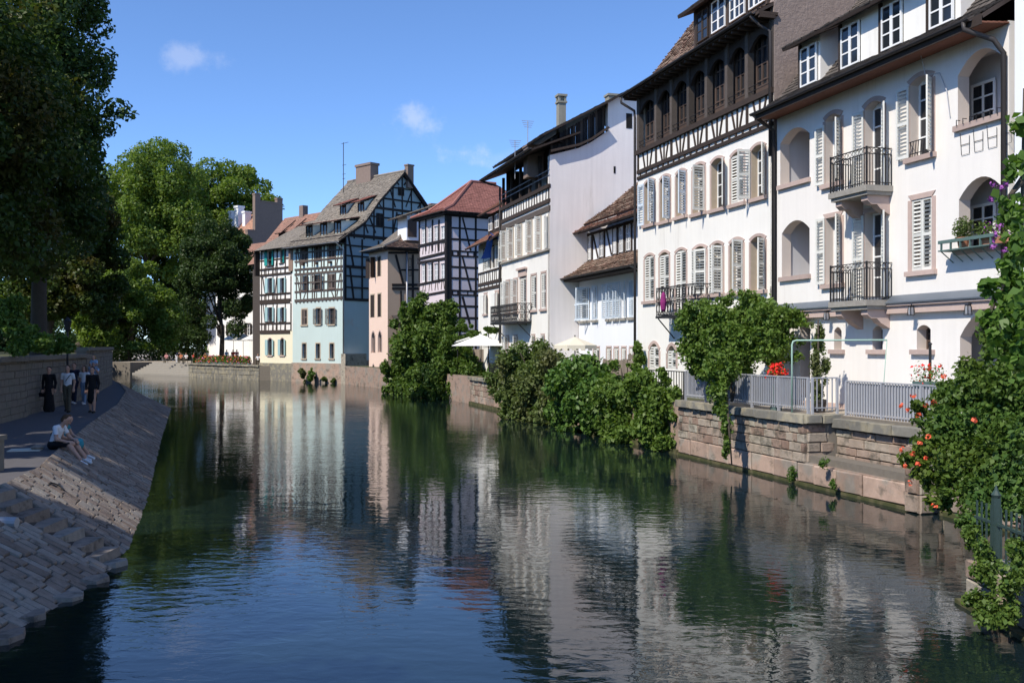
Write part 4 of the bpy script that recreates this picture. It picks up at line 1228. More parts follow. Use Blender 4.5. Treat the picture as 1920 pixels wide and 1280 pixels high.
# ------------------------------------------------------------------ white house with open attic gallery and tall bare party wall
def attic_house():
    B = Bld('attic_gallery_house', 'white house with open dark attic gallery and tall bare lilac-grey party wall', 'house', line_pt(941), TH)
    f = B.front; L = f.p(1031, 450)[0]
    g = B.side(L)
    zg = (f.p(945, 388)[1] + f.p(1028, 353)[1]) / 2            # gallery floor beam
    z2 = (f.p(945, 411)[1] + f.p(1028, 381)[1]) / 2
    z3 = (f.p(945, 421)[1] + f.p(1028, 391)[1]) / 2
    # upper row: tall shutters standing open, brown jambs
    zb_, zt = f.p(985, 478)[1], f.p(985, 418)[1]
    K = dict(depth=.3, cols=1, rows=3, surround='tanstone', sw=.07, sill=False, fw=.05)
    for i, (x0, x1) in enumerate(((943, 949.5), (955, 963), (971, 979), (990, 998), (1007, 1015))):
        s0, s1 = f.p(x0, 450)[0], f.p(x1, 450)[0]
        f.window(s0, s1, zb_, zt, hang=(None, 105) if i else (160, 105), smat='shutter', **K)
    s0 = f.p(1022, 445)[0]
    shutter(f, s0, .62, zb_, zt, 172, 'shutter', False)
    m = MB(); m.box(0, L, -.14, .02, zb_ - .16, zb_ - .06); m.build('sill_ledge', 'concrete', B.root)
    zb_, zt = f.p(985, 583)[1], f.p(985, 520)[1]
    K = dict(depth=.22, cols=2, rows=3, surround='sandstone', sw=.12, sill=True, fw=.05)
    for (x0, x1, h, dz) in ((949, 956, (150, 105), 0), (963, 971, (None, 100), 0), (976, 987, 'closed', -.9), (996, 1006, 'closed', 0), (1015, 1024, 'closed', 0)):
        s0, s1 = f.p(x0, 550)[0], f.p(x1, 550)[0]
        k = dict(K); k['sill'] = dz == 0
        f.window(s0, s1, zb_ + dz, zt, hang=h, **k)
    zt = f.p(960, 631)[1]
    for (x0, x1, h) in ((949, 954, (150, 110)), (964, 970, (None, 125)), (997, 1003, (None, 130)), (1015, 1021, (None, 130))):
        s0, s1 = f.p(x0, 650)[0], f.p(x1, 650)[0]
        f.window(s0, s1, 2.05, zt, depth=.22, cols=2, rows=3, surround='sandstone', sw=.12, sill=False, hang=h)
    # cornice over the balcony door
    s0, s1 = f.p(974, 506)[0], f.p(988, 506)[0]; zc = f.p(981, 506)[1]
    m = MB(); m.box(s0 - .1, s1 + .1, -.22, 0, zc, zc + .12); m.box(s0, s1, -.1, 0, zc - .4, zc - .002); m.build('door_cornice', 'sandstone', B.root)
    f.wall(0, L, 1.6, zg, 'white', revmat='sandstone')
    f.beam((-.05, zg), (L + .02, zg), .2, .12); f.beam((0, z2), (L, z2), .22, .08); f.beam((0, z3 - .1), (L, z3 - .1), .34, .05, 'timber_grey')
    for i in range(19):
        x = .15 + (L - .3) * i / 18
        f.beam((x, z2 + .1), (x + (.12 if i % 5 == 2 else -.1 if i % 5 == 4 else 0), zg - .1), .10, .03)
    # open gallery
    ze = zg + 2.05
    for i in range(6):
        x = .12 + (L - .24) * i / 5
        block('gallery_post', 'timber', B.root, Matrix(), (x, .08, (zg + ze) / 2), (.16, .16, ze - zg))
    m = MB(); m.box(0, L - .4, 1.5, 1.6, zg, ze + .9); m.box(-.02, .1, .3, 1.5, zg, ze + .5); m.build('gallery_back', 'timber_grey', B.root)
    for i in range(2):
        s0, s1 = f.p(950 + i * 20, 365)[0], f.p(962 + i * 20, 365)[0]
        m = MB(); m.quad((s0, 1.48, zg + .3), (s1, 1.48, zg + .3), (s1, 1.48, zg + 1.7), (s0, 1.48, zg + 1.7)); m.build('gallery_door', 'glass_curtain', B.root)
    m = MB(); m.box(0, L - .4, 0, 1.6, zg + .02, zg + .1); m.build('gallery_floor', 'timber', B.root)
    m = MB(); m.tube([(0, -.02, zg + .62), (L, -.02, zg + .62)], .03, 6)
    m.tube([(0, -.02, zg + .92), (L, -.02, zg + .92)], .03, 6)
    m.build('handrail', 'rail', B.root)
    # party wall with stepped, sloping top (faces the camera)
    top = [(1031, 291), (1084, 278), (1108, 267), (1139.5, 246), (1140, 193), (1203, 159), (1229, 145)]
    pts = [g.p(*q) for q in top]
    pts[0] = (0, pts[0][1])
    hi = max(q[1] for q in pts)
    dep = pts[-1][0]
    poly = [(0, 1.6)] + pts + [(dep + 6.5, pts[0][1]), (dep + 6.5, 1.6)]
    m = MB(); m.poly([(x, 0, z) for x, z in reversed(poly)]); m.poly([(x, .35, z) for x, z in poly])
    for (p0, p1) in zip(poly, poly[1:]): m.quad((p0[0], 0, p0[1]), (p1[0], 0, p1[1]), (p1[0], .35, p1[1]), (p0[0], .35, p0[1]))
    m.build('party_wall', 'party', B.root, g.M)
    for (x0, x1, y0, y1) in ((1174, 1185, 213, 241), (1150.5, 1154, 312, 325)):
        r_ = g.rect(x0, x1, y0, y1)
        m = MB(); m.box(r_[0], r_[1], -.02, .02, r_[2], r_[3]); m.build('slit_window', 'dark', B.root, g.M)
    # timber boarding of the attic above the party wall's step
    a0, a1 = g.p(1037, 283), g.p(1139, 246)
    b0, b1 = g.p(1037, 258), g.p(1139, 196)
    n = 22
    for i in range(n):
        t0, t1 = i / n, (i + 1) / n
        x0, x1 = a0[0] + (a1[0] - a0[0]) * t0, a0[0] + (a1[0] - a0[0]) * t1
        zlo = a0[1] - .4 + (a1[1] - a0[1]) * t0 * t0
        zhi = b0[1] + (b1[1] - b0[1]) * (t0 + t1) / 2
        block('attic_board', 'timber_black' if i % 3 else 'timber_grey', B.root, g.M, ((x0 + x1) / 2, .45 + random.uniform(-.03, .03), (zlo + zhi) / 2), (x1 - x0 - .015, .05, zhi - zlo))
    # lower verge strip following the wall's swept top
    vr = [g.p(*q) for q in ((1031, 285), (1084, 273), (1108, 262), (1139, 241))]
    m = MB()
    for p0, p1 in zip(vr, vr[1:]): m.bar((p0[0], -.05, p0[1] + .02), (p1[0], -.05, p1[1] + .02), .5, .12)
    m.build('verge_board', 'timber', B.root, g.M)
    # roofs: gallery roof towards the river, main roof above, overhanging the party wall
    e0 = ze + .05; o = 1.15
    yk, zk = g.p(1040, 272)
    roof(B, [((-1.0, -o, e0 - .12), (L + .3, -o, e0 - .12)), ((-1.0, 1.7, e0 + 1.0), (L + .3, 1.7, e0 + 1.0))], 'tile_dark', .24, .2, name='gallery_roof', under='timber')
    u = [g.p(*q) for q in ((1022, 255), (1037, 250), (1139, 190), (1203, 156), (1232, 141))]
    X1 = L + .45
    roof(B, [((-.2, u[0][0] - .3, u[0][1]), (X1, u[0][0] - .3, u[0][1])), ((-.2, u[2][0], u[2][1]), (X1, u[2][0], u[2][1])), ((-.2, u[4][0], u[4][1]), (X1, u[4][0], u[4][1]))], 'tile_dark', .3, .25, under='timber')
    roof(B, [((X1, u[4][0] + 6.6, pts[0][1]), (-.2, u[4][0] + 6.6, pts[0][1])), ((X1, u[4][0], u[4][1]), (-.2, u[4][0], u[4][1]))], 'tile_dark', .5, .4)
    m = MB(); yb = u[0][0] + .9; m.box(-.1, L - .1, yb, yb + .2, e0 + .4, u[0][1] + .3); m.build('attic_wall', 'timber_black', B.root)
    m = MB(); m.quad((0, 0, 1.6), (0, 0, zg), (0, dep + 6.5, zg), (0, dep + 6.5, 1.6)); m.quad((0, 1.6, zg), (0, 1.6, ze + .5), (0, dep + 6, ze + .5), (0, dep + 6, zg)); m.quad((0, dep + 6.5, 1.6), (L, dep + 6.5, 1.6), (L, dep + 6.5, zg + 2), (0, dep + 6.5, zg + 2)); m.build('end_wall', 'white', B.root)
    # chimney and box on the roof
    c = g.p(1064, 235); m = MB()
    ct = g.p(1064, 186)[1]
    m.box(-.22, .22, -.22, .22, c[1] - 1.4, ct); m.box(-.28, .28, -.28, .28, ct, ct + .1)
    for dx in (-.18, .18):
        for dy in (-.18, .18): m.box(dx - .06, dx + .06, dy - .06, dy + .06, ct + .1, ct + .38)
    m.box(-.13, .13, -.13, .13, ct + .1, ct + .36); m.box(-.29, .29, -.29, .29, ct + .38, ct + .5)
    m.build('chimney', 'chimney', B.root, g.M @ T(c[0], 1.1, 0))
    c = g.p(1165, 180); m = MB(); ct = g.p(1165, 170)[1]; m.box(-.3, .3, -.3, .3, ct - 1.6, ct); m.box(-.36, .36, -.36, .36, ct, ct + .12); m.build('chimney', 'chimney', B.root, g.M @ T(c[0], 1.5, 0))
    c = g.p(1027, 270); m = MB(); ct = g.p(1027, 258)[1]; m.box(-.5, .5, -.4, .4, ct - 1.8, ct); m.box(-.56, .56, -.46, .46, ct, ct + .1); m.build('chimney', 'chimney_brown', B.root, g.M @ T(c[0] + .1, 3.0, 0))
    for (px, py, yy, h) in ((1021, 244, 3.2, 1.7), (1007, 268, 4.4, 1.5)):
        c = g.p(px, py + 20); m = MB(); m.tube([(0, 0, -.8), (0, 0, h)], .025, 5)
        for k in range(4): m.tube([(-.38 + .05 * k, 0, h - .12 * k), (.38 - .05 * k, 0, h - .12 * k)], .014, 4)
        m.build('aerial', 'pipe_light', B.root, g.M @ T(c[0], yy, c[1] + .1))
    gutter(B, (-1.0, -o - .08, e0 - .06), (L + .2, -o - .08, e0 - .06))
    pipe(B, [(-.9, -o - .08, e0 - .1), (-.75, -.6, e0 - .35), (-.12, -.1, e0 - .6), (-.12, -.1, 2.0)], .07)
    # balcony with scrolled iron
    s0, s1 = f.p(950, 590)[0], f.p(997, 590)[0]; zb_ = f.p(968, 604)[1]; d = .95
    s0 = .6
    m = MB(); m.box(s0, s1, -d, 0, zb_ - .12, zb_); m.bar((s0 + .2, -d + .1, zb_ - .1), (s0 + .2, -.02, zb_ - .9), .05); m.bar((s1 - .2, -d + .1, zb_ - .1), (s1 - .2, -.02, zb_ - .9), .05)
    sl = m.build('balcony', 'iron', B.root)
    m = MB(); h = 1.05
    for (ax, ay), (cx, cy) in (((s0, -d + .03), (s1, -d + .03)), ((s0, -d + .03), (s0, 0)), ((s1, -d + .03), (s1, 0))):
        ln = math.hypot(cx - ax, cy - ay); ux, uy = (cx - ax) / ln, (cy - ay) / ln; n = max(3, round(ln / .28))
        for zz in (.04, h * .5, h): m.bar((ax, ay, zb_ + zz), (cx, cy, zb_ + zz), .04)
        for i in range(n + 1): m.bar((ax + ux * ln * i / n, ay + uy * ln * i / n, zb_), (ax + ux * ln * i / n, ay + uy * ln * i / n, zb_ + h), .028)
        for i in range(n):
            for kz in range(2):
                xx, yy, zz = ax + ux * ln * (i + .5) / n, ay + uy * ln * (i + .5) / n, zb_ + h * (.27 + .5 * kz)
                m.tube([(xx + ux * .1 * math.cos(t), yy + uy * .1 * math.cos(t), zz + .2 * math.sin(t)) for t in [2 * math.pi * j / 8 for j in range(9)]], .018, 4, cap=False)
    m.build('railing', 'iron', sl)
    return B, L
HF, HF_L = attic_house()
# blue flag on the corner of that house
m = MB(); n = 6
top = HF.front.p(937, 440); bot = HF.front.p(938, 483)
Z1, Z0 = top[1], bot[1]
for i in range(n):
    for k in range(4):
        P = lambda ii, kk: (-.55 + .12 * kk + .05 * math.sin(ii * 1.3), -.55 - .16 * kk * (.4 + ii / n) + .06 * math.sin(ii * .9 + kk), Z1 + (Z0 - Z1) * ii / n - .04 * kk)
        m.quad(P(i, k), P(i + 1, k), P(i + 1, k + 1), P(i, k + 1))
        q = lambda p: (p[0] + .01, p[1] + .01, p[2]); m.quad(q(P(i, k)), q(P(i, k + 1)), q(P(i + 1, k + 1)), q(P(i + 1, k)))
m.tube([(.0, -.02, Z1 - .5), (-.6, -.62, Z1 + .1)], .025, 6)
MAT['flagblue'] = M('flag_blue', (0.01, 0.06, 0.30), 0.8, 0.1)
tag(m.build('flag', 'flagblue', None, HF.mtx), 'dark blue flag hanging from the corner beside the white shutters', 'flag')

# ------------------------------------------------------------------ narrow white house with red dormer
def narrow_house():
    o = line_pt(897)
    B = Bld('narrow_house', 'narrow white house with orange tiled dormer beside the downpipe', 'house', o, TH)
    f = B.front; L = 6.3
    zb1, zt1 = f.p(915, 505)[1], f.p(915, 466)[1]
    s = [f.p(x, 490)[0] for x in (905, 920, 927, 938)]
    f.window(s[0] + .25, s[1] - .1, zb1, zt1, depth=.15, surround='timber_grey', sw=.08, hang='closed', cols=2, rows=3, sill=False)
    f.window(s[1] + .1, s[2], zb1, zt1, depth=.2, surround='timber', sw=.08, hang=None, cols=1, rows=3, sill=False, frame='timber')
    f.window(s[2] + .5, s[3], zb1, zt1, depth=.15, surround='timber_grey', sw=.08, hang='closed', cols=2, rows=3, sill=False)
    zb2, zt2 = f.p(915, 588)[1], f.p(915, 552)[1]
    for (x0, x1) in ((908, 913.5), (929, 935)):
        f.window(f.p(x0, 570)[0], f.p(x1, 570)[0], zb2, zt2, depth=.2, surround='sandstone', sw=.18, hang=(165, 150), cols=2, rows=3, slats=False)
    ze = f.p(915, 460)[1]
    f.wall(0, L, 1.6, ze + .2, 'white')
    zz = [f.p(918, y)[1] for y in (508, 530, 540)]
    f.beam((0, zz[0]), (L, zz[0]), .14); f.beam((0, zz[1]), (L, zz[1]), .2); f.beam((0, zz[2]), (L, zz[2]), .2)
    for i in range(12):
        x = .2 + (L - .4) * i / 11
        f.beam((x, zz[1]), (x + (.1 if i % 3 else -.12), zz[0]), .08, .03)
        if i % 2: f.beam((x, zz[2]), (x, zz[1]), .12, .03)
    roof(B, [((-.5, -.9, ze), (L, -.9, ze)), ((-.3, .8, ze + 1.1), (L, .8, ze + 1.1))], 'tile_orange', .24, .2)
    roof(B, [((0, .8, ze + 1.1), (L, .8, ze + 1.1)), ((0, 4.5, ze + 5), (L, 4.5, ze + 5))], 'tile_orange', .3, .25)
    roof(B, [((L, 8.5, ze), (0, 8.5, ze)), ((L, 4.5, ze + 5), (0, 4.5, ze + 5))], 'tile_orange', .5, .4)
    F2 = Face(B, T(0, .4, 0)); d0, d1 = ze + .8, ze + 2.3
    xs = F2.p(915, 425)[0]
    m = MB(); m.box(xs, L, .4, .5, d0, d1); m.build('dormer_wall', 'timber', B.root)
    for (x0, x1) in ((918, 924), (930, 936)):
        F2.window(F2.p(x0, 420)[0], F2.p(x1, 420)[0], d0 + .3, d1 - .25, cut=False, sill=False, cols=2, rows=2, fw=.06)
    m = MB(); m.quad((xs, .4, d0), (xs, .4, d1), (xs, 3, d1 + .5), (xs, 3, d0)); m.build('dormer_cheek', 'white', B.root)
    roof(B, [((xs - .7, -.2, d1), (L, -.2, d1)), ((xs + .6, 2.6, d1 + 1.9), (L, 2.6, d1 + 1.9))], 'tile_orange', .24, .2, name='dormer_roof')
    m = MB(); m.poly([(0, 0, 1.6), (0, 0, ze + .2), (0, 4.5, ze + 4.9), (0, 8.5, ze), (0, 8.5, 1.6)]); m.build('end_wall', 'white', B.root)
    m = MB(); m.quad((L, 0, 1.6), (L, 8.4, 1.6), (L, 8.4, ze), (L, 0, ze)); m.quad((0, 8.4, 1.6), (0, 8.4, ze), (L, 8.4, ze), (L, 8.4, 1.6)); m.build('back_wall', 'white', B.root)
    return B
narrow_house()

# ------------------------------------------------------------------ lilac half-timbered house under a red hipped roof
def corner_bld(name, label, px, Z, ang, L):
    X = (px - 960) / FPX * Z; d = R(ang)
    return Bld(name, label, 'house', (X - math.sin(d) * L, Z + math.cos(d) * L), ang)

def lilac_house():
    L = 5.1
    B = corner_bld('lilac_timber_house', 'lilac half-timbered corner house with black beams and red hipped roof', 838, 80.5, 30.5, L)
    f, g = B.front, B.side(L); D = 7.5
    ze = f.p(810, 404)[1]
    # front: two bands of four windows
    for (y0, y1) in ((424, 457), (494, 528)):
        for (x0, x1) in ((790, 797), (801, 809), (813.5, 821), (826, 834)):
            f.window_px(x0, x1, y0, y1, depth=.12, cols=2, rows=3, sill=False, fw=.07, pane='glass_curtain')
    f.wall(0, L, 1.6, ze, 'lilac')
    for (ya, yb) in ((462, 450), (486, 473), (493, 484), (534, 523), (556, 546)):
        f.beam_px(784, ya, 837, yb, .2, .07, 'timber_black')
    for x in (787, 799, 811.5, 823.5):
        f.beam(f.p(x, 470), f.p(x, 412), .2, .06, 'timber_black'); f.beam(f.p(x, 530), f.p(x, 488), .2, .06, 'timber_black')
    for y0, y1 in ((478, 460), (548, 532)):
        for i in range(9):
            x = 787 + i * 5.8; f.beam(f.p(x, y0 - i * .8), f.p(x + (1.5 if i % 2 else -1.2), y1 - i * .8 + 2), .07, .03, 'timber_grey')
    f.beam((L - .1, 1.8), (L - .1, ze), .3, .08, 'timber_black')
    # side: black grid with one long brace per storey
    g.wall(0, D, 1.6, ze, 'lilac')
    zz = [g.p(860, y)[1] for y in (405, 428, 449, 471, 480, 501, 522, 545, 553, 574, 596, 620)]
    for i, z in enumerate(zz): g.beam((0, z), (D, z), .17 if i not in (3, 4, 7, 8) else .15, .012, 'timber_black')
    xs = [g.p(x, 500)[0] for x in (843, 862, 892)] + [5.2, 7.2]
    for x in xs: g.beam((x, 1.8), (x, ze), .2 if x > .5 else .34, .016, 'timber_black')
    for (ya, yb) in ((408, 470), (482, 544), (556, 615)):
        a, c = g.p(867, ya), g.p(883, yb); g.beam(a, c, .18, .008, 'timber_black')
    for (a, c) in ((3, 4), (7, 8)):
        for t in (.5, 1.0, 1.9, 2.5): g.beam((t, zz[a]), (t, zz[c]), .14, .006, 'timber_black')
    # white gap wall up under the eave at the far right
    # hipped roof
    o = .6; zr_ = f.p(900, 335)[1] + 1.2
    A, Bp, C, Dp = (-o, -o, ze), (L + o, -o, ze), (L + o, D + 2, ze), (-o, D + 2, ze)
    k = .45
    mid = lambda p, t: tuple(Vector(p).lerp(Vector((L / 2, min(max(p[1] + (4.2 if p[1] < 1 else -4.2), 4.0), D - 2.0), zr_)), t))
    e1 = (L / 2, 3.6, zr_); e2 = (L / 2, D - 1.5, zr_)
    def sag(p, q, t=.3): v = Vector(p).lerp(Vector(q), t); v.z -= .35; return tuple(v)
    roof(B, [(A, Bp), (sag(A, e1), sag(Bp, e1)), (e1, (e1[0] + .02, e1[1], e1[2]))], 'tile_red', .26, .22)
    roof(B, [(Bp, C), (sag(Bp, e1), sag(C, e2)), (e1, e2)], 'tile_red', .26, .22)
    roof(B, [(Dp, A), (sag(Dp, e2), sag(A, e1)), (e2, e1)], 'tile_red', .4, .3)
    roof(B, [(C, Dp), (e2, (e2[0] - .02, e2[1], e2[2]))], 'tile_red', .5, .4)
    m = MB(); m.tube([Vector(Bp) + Vector((0, 0, .05)), Vector(sag(Bp, e1)) + Vector((0, 0, .06)), Vector(e1) + Vector((0, 0, .08)), Vector(e2) + Vector((0, 0, .08))], .12, 6); m.tube([Vector(A) + Vector((0, 0, .05)), Vector(sag(A, e1)) + Vector((0, 0, .06)), Vector(e1) + Vector((0, 0, .08))], .12, 6); m.build('ridge_tiles', 'tile_red', B.root)['kind'] = 'stuff'
    m = MB(); m.box(-o + .1, L + o - .1, -o + .1, 0, ze - .22, ze - .12); m.box(L, L + o - .1, 0, D, ze - .22, ze - .12); m.build('eave_soffit', 'timber_black', B.root)
    gutter(B, (-o, -o - .08, ze - .02), (L + o, -o - .08, ze - .02)); gutter(B, (L + o + .08, -o, ze - .02), (L + o + .08, D, ze - .02))
    m = MB(); m.quad((0, D, 1.6), (0, 0, 1.6), (0, 0, ze), (0, D, ze)); m.quad((L, D, 1.6), (0, D, 1.6), (0, D, ze), (L, D, ze)); m.build('back_wall', 'lilac', B.root)
    return B
lilac_house()

# ------------------------------------------------------------------ salmon house with dark shutters
def salmon_house():
    L = 4.4
    B = corner_bld('salmon_house', 'salmon pink house with narrow dark shutters and ochre side wall', 727, 92, 31, L)
    f, g = B.front, B.side(L); D = 9
    ze = f.p(710, 468)[1]
    K = dict(depth=.18, cols=1, rows=2, surround='tanstone', sw=.12, frame='timber', sill=False, smat='shutter_dark', slats=False)
    f.window_px(693.5, 703, 484, 521, hang=(170, 120), **K); f.window_px(708, 714, 481, 518, hang='closed', **K)
    f.window_px(695, 702, 553, 595, hang='closed', **K); f.window_px(708.5, 714.5, 551, 594, hang='closed', **K)
    for (x0, x1, y0, y1) in ((697, 703, 622, 661), (709.5, 715.5, 621, 660), (698, 703, 683, 702), (711, 716, 683, 702)):
        f.window_px(x0, x1, y0, y1, rise=.5, depth=.25, cols=1, rows=2, surround='sandstone', sw=.14, frame='timber', sill=False)
    f.wall(0, L, .9, ze, 'salmon')
    m = MB(); m.box(-.05, L + .06, -.08, 1.0, -.4, .92); m.build('stone_base', 'stone_pink', B.root)
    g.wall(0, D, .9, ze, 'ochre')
    for (ya, yb) in ((474, 474), ): g.beam_px(728, ya, 785, yb, .2, .06, 'timber_black')
    g.beam_px(752, 506, 786, 506, .16, .06, 'timber_black'); g.beam_px(735, 534, 790, 534, .2, .07, 'timber_black'); g.beam_px(735, 541, 790, 541, .2, .07, 'timber_black')
    g.beam_px(742, 477, 756, 533, .2, .05, 'timber_black'); g.beam_px(774, 477, 774, 560, .18, .05, 'timber_black'); g.beam_px(752, 545, 752, 600, .18, .05, 'timber_black')
    g.window_px(766, 776, 484, 518, depth=.1, cols=1, rows=2, frame='timber', hang='closed', smat='shutter_dark', sill=False)
    pipe(B, [(L + .1, 1.9, ze), (L + .1, 1.9, 2)], .09, 'pipe_light')
    o = .8
    x1 = L + o
    zr_ = f.p(770, 375)[1] + .2
    A, Bp, C = (-.3, -o, ze), (x1, -o, ze), (x1, D, ze); e1, e2 = (-1.0, 5.8, zr_), (-.9, D + 1, zr_)
    def sag(p, q, t=.35): v = Vector(p).lerp(Vector(q), t); v.z -= .55; return tuple(v)
    roof(B, [(A, Bp), (sag(A, (-2.0, 5.8, zr_)), sag(Bp, e1)), ((-2, 5.8, zr_), e1)], 'tile_grey', .26, .22)
    roof(B, [(Bp, C), (sag(Bp, e1), sag(C, e2)), (e1, e2)], 'tile_mixed', .26, .22, tth=.06)
    m = MB(); m.tube([Vector(Bp) + Vector((0, 0, .05)), Vector(sag(Bp, e1)) + Vector((0, 0, .08)), Vector(e1) + Vector((0, 0, .1)), Vector(e2) + Vector((0, 0, .1))], .15, 6); m.build('ridge_tiles', 'tile_grey', B.root)['kind'] = 'stuff'
    m = MB(); m.box(-.2, x1 - .1, -o + .1, 0, ze - .2, ze - .1); m.box(L, x1 - .1, 0, D, ze - .2, ze - .1); m.build('eave_soffit', 'timber_black', B.root)
    gutter(B, (-.2, -o - .08, ze), (x1, -o - .08, ze), 'pipe_light'); gutter(B, (x1 + .08, -o, ze), (x1 + .08, D, ze))
    # shed dormer facing the river side
    c = g.p(745, 425)
    m = MB(); m.box(L - 2.6, L - .6, 2.2, 5.0, ze + .9, ze + 3.3); m.build('dormer_wall', 'coolwhite', B.root)
    m = MB(); m.box(L - .62, L - .5, 2.3, 3.2, ze + 1.2, ze + 2.8); m.build('dormer_window', 'timber_warm', B.root)
    roof(B, [((L - 3.2, 1.4, ze + 3.0), (L + .1, 1.4, ze + 3.0)), ((L - 3.2, 6.5, ze + 4.9), (L + .1, 6.5, ze + 4.9))], 'tile_grey', .3, .25, name='dormer_roof')
    m = MB(); m.box(-.3, .3, 6.5, 7.1, zr_ - .8, zr_ + 1.0); m.box(-.36, .36, 6.44, 7.16, zr_ + 1.0, zr_ + 1.12); m.build('chimney', 'chimney_brown', B.root)
    m = MB(); m.quad((0, D, .9), (0, 0, .9), (0, 0, ze), (0, D, ze)); m.quad((L, D, .9), (0, D, .9), (0, D, ze), (L, D, ze)); m.build('back_wall', 'salmon', B.root)
    # little tiled porch roof
    a = g.p(742, 605)
    roof(B, [((L + .9, .4, a[1]), (L + .9, 2.8, a[1])), ((L + .02, .4, a[1] + .7), (L + .02, 2.8, a[1] + .7))], 'tile_dark', .25, .2, name='porch_roof')
    return B
salmon_house()

# ------------------------------------------------------------------ pale blue half-timbered house with the great grey roof
def blue_house():
    L = 9.1
    B = corner_bld('blue_timber_house', 'pale blue half-timbered house with steep grey tiled roof and dark gable', 645, 100, 46, L)
    f, g = B.front, B.side(L)
    ze = f.p(600, 451)[1]
    zj = f.p(600, 564)[1]                                      # foot of the timber storeys
    K = dict(depth=.12, cols=2, rows=3, frame='timber_warm', sill=True, sillmat='timber_warm', sw=.05, smat='shutter_brown')
    for (x0, x1) in ((565, 576), (591, 602), (616, 628)): f.window_px(x0, x1, 461 - (x0 - 565) * .13, 490 - (x0 - 565) * .13, hang='closed', **K)
    f.window_px(569, 576, 517, 545, hang=(160, 150), **K); f.window_px(590, 601, 515, 543, hang=(165, 160), **K); f.window_px(616, 628, 513, 541, hang='closed', **K)
    K2 = dict(depth=.2, cols=2, rows=3, frame='timber_warm', sill=True, sillmat='tanstone', surround='tanstone', sw=.14, smat='shutter_brown')
    f.window_px(566, 576, 580, 609, hang='closed', **K2); f.window_px(593, 601, 578, 608, hang=(165, 160), **K2); f.window_px(617, 627, 578, 608, hang=(165, 160), **K2)
    for (x0, x1) in ((567, 574), (592.5, 600), (618.5, 626)): f.window_px(x0, x1, 644, 672, depth=.25, cols=1, rows=2, frame='timber_warm', surround='tanstone', sw=.13, sill=True)
    f.wall(0, L, zj, ze, 'mint'); f.wall(0, L, 2.0, zj, 'blue')
    for (ya, yb, w) in ((475, 467.5, .16), (491, 483, .18), (506, 499, .26), (515, 507.5, .26), (531, 526, .18), (547.5, 542, .2), (564, 558, .26)):
        f.beam_px(553, ya, 643, yb, w, .06, 'timber_grey')
    for x in (556, 564, 577, 586, 590, 603, 608, 615, 629.5, 640):
        f.beam(f.p(x, 500), f.p(x, 458), .15, .05, 'timber_grey'); f.beam(f.p(x, 560), f.p(x, 512), .15, .05, 'timber_grey')
    for (xa, ya, xb, yb) in ((558, 466, 564, 503), (637, 460, 632, 497), (558, 520, 564, 560), (638, 512, 632, 555), (573, 549, 569, 562), (622, 546, 626, 557), (594, 548, 594, 561)):
        f.beam_px(xa, ya, xb, yb, .14, .04, 'timber_grey')
    for i in range(13): x = 556 + i * 7; f.beam(f.p(x, 515 - i * .55), f.p(x, 506 - i * .55), .2, .05, 'timber_grey')
    for i in range(13): x = 556 + i * 7; f.beam(f.p(x, 569 - i * .5), f.p(x, 564 - i * .5), .2, .05, 'timber_grey')
    for i, x in enumerate((570, 595, 621)):
        p = f.p(x, 496 - i * 2); m = MB(); m.box(p[0] - .2, p[0] + .2, -.3, 0, p[1] - .1, p[1] + .15); m.build('flower_bracket', 'timber_warm', B.root)
    m = MB(); m.box(-.05, L + .1, -.12, 1.5, -.5, 2.02); m.box(L, L + .3, -.1, 11, -.5, 2.3); m.build('stone_base', 'stone_pink', B.root)
    m = MB(); m.box(L - .02, L + .7, -.35, 2.3, -.5, 3.0); m.build('buttress', 'stone', B.root)
    # gable end in shade, its panel colour darkened for that too
    GP = [(637, 442), (681, 415), (706, 377.5), (754, 323)]
    P = [g.p(*q) for q in GP]
    ap = P[3]; ap = (ap[0], ap[1])
    prof = [(0, ze), (P[1][0], P[1][1] - .3), (P[2][0], P[2][1] - .3), (ap[0], ap[1] - .3)]
    D = ap[0] * 2
    full = prof + [(D - x, z) for x, z in reversed(prof[:-1])]
    z4 = g.p(690, 565)[1]
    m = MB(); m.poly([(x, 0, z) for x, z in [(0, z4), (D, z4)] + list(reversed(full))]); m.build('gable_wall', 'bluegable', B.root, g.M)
    m = MB(); m.quad((0, 0, 2.0), (D, 0, 2.0), (D, 0, z4), (0, 0, z4)); m.build('lower_gable_wall', 'blue', B.root, g.M)
    m = MB(); m.poly([(0, x, z) for x, z in [(0, 2.0)] + full + [(D, 2.0)]]); m.quad((0, D, 2), (L, D, 2), (L, D, ze), (0, D, ze)); m.build('back_wall', 'blue', B.root)
    def width_at(z):
        for (a, c), (a2, c2) in zip(prof, prof[1:]):
            if c <= z <= c2: return a + (a2 - a) * (z - c) / max(c2 - c, .01)
        return 0 if z < prof[0][1] else ap[0]
    lv = [g.p(700, y)[1] for y in (563, 541, 520, 503, 483, 464, 445)]
    for i, z in enumerate(lv): g.beam((.05, z), (D - .05, z), .3 if i in (0, 3, 6) else .17, .07, 'timber_black')
    for y in (426, 408, 391, 372, 349):
        z = g.p(720, y)[1]; a = width_at(z) + .1; g.beam((a, z), (D - a, z), .3 if y == 391 else .16, .06, 'timber_black')
        lv.append(z)
    for i in range(8):
        x = .15 + (D - .3) * i / 7
        g.beam((x, lv[0]), (x, ze), .24 if i in (0,) else .17, .05, 'timber_black')
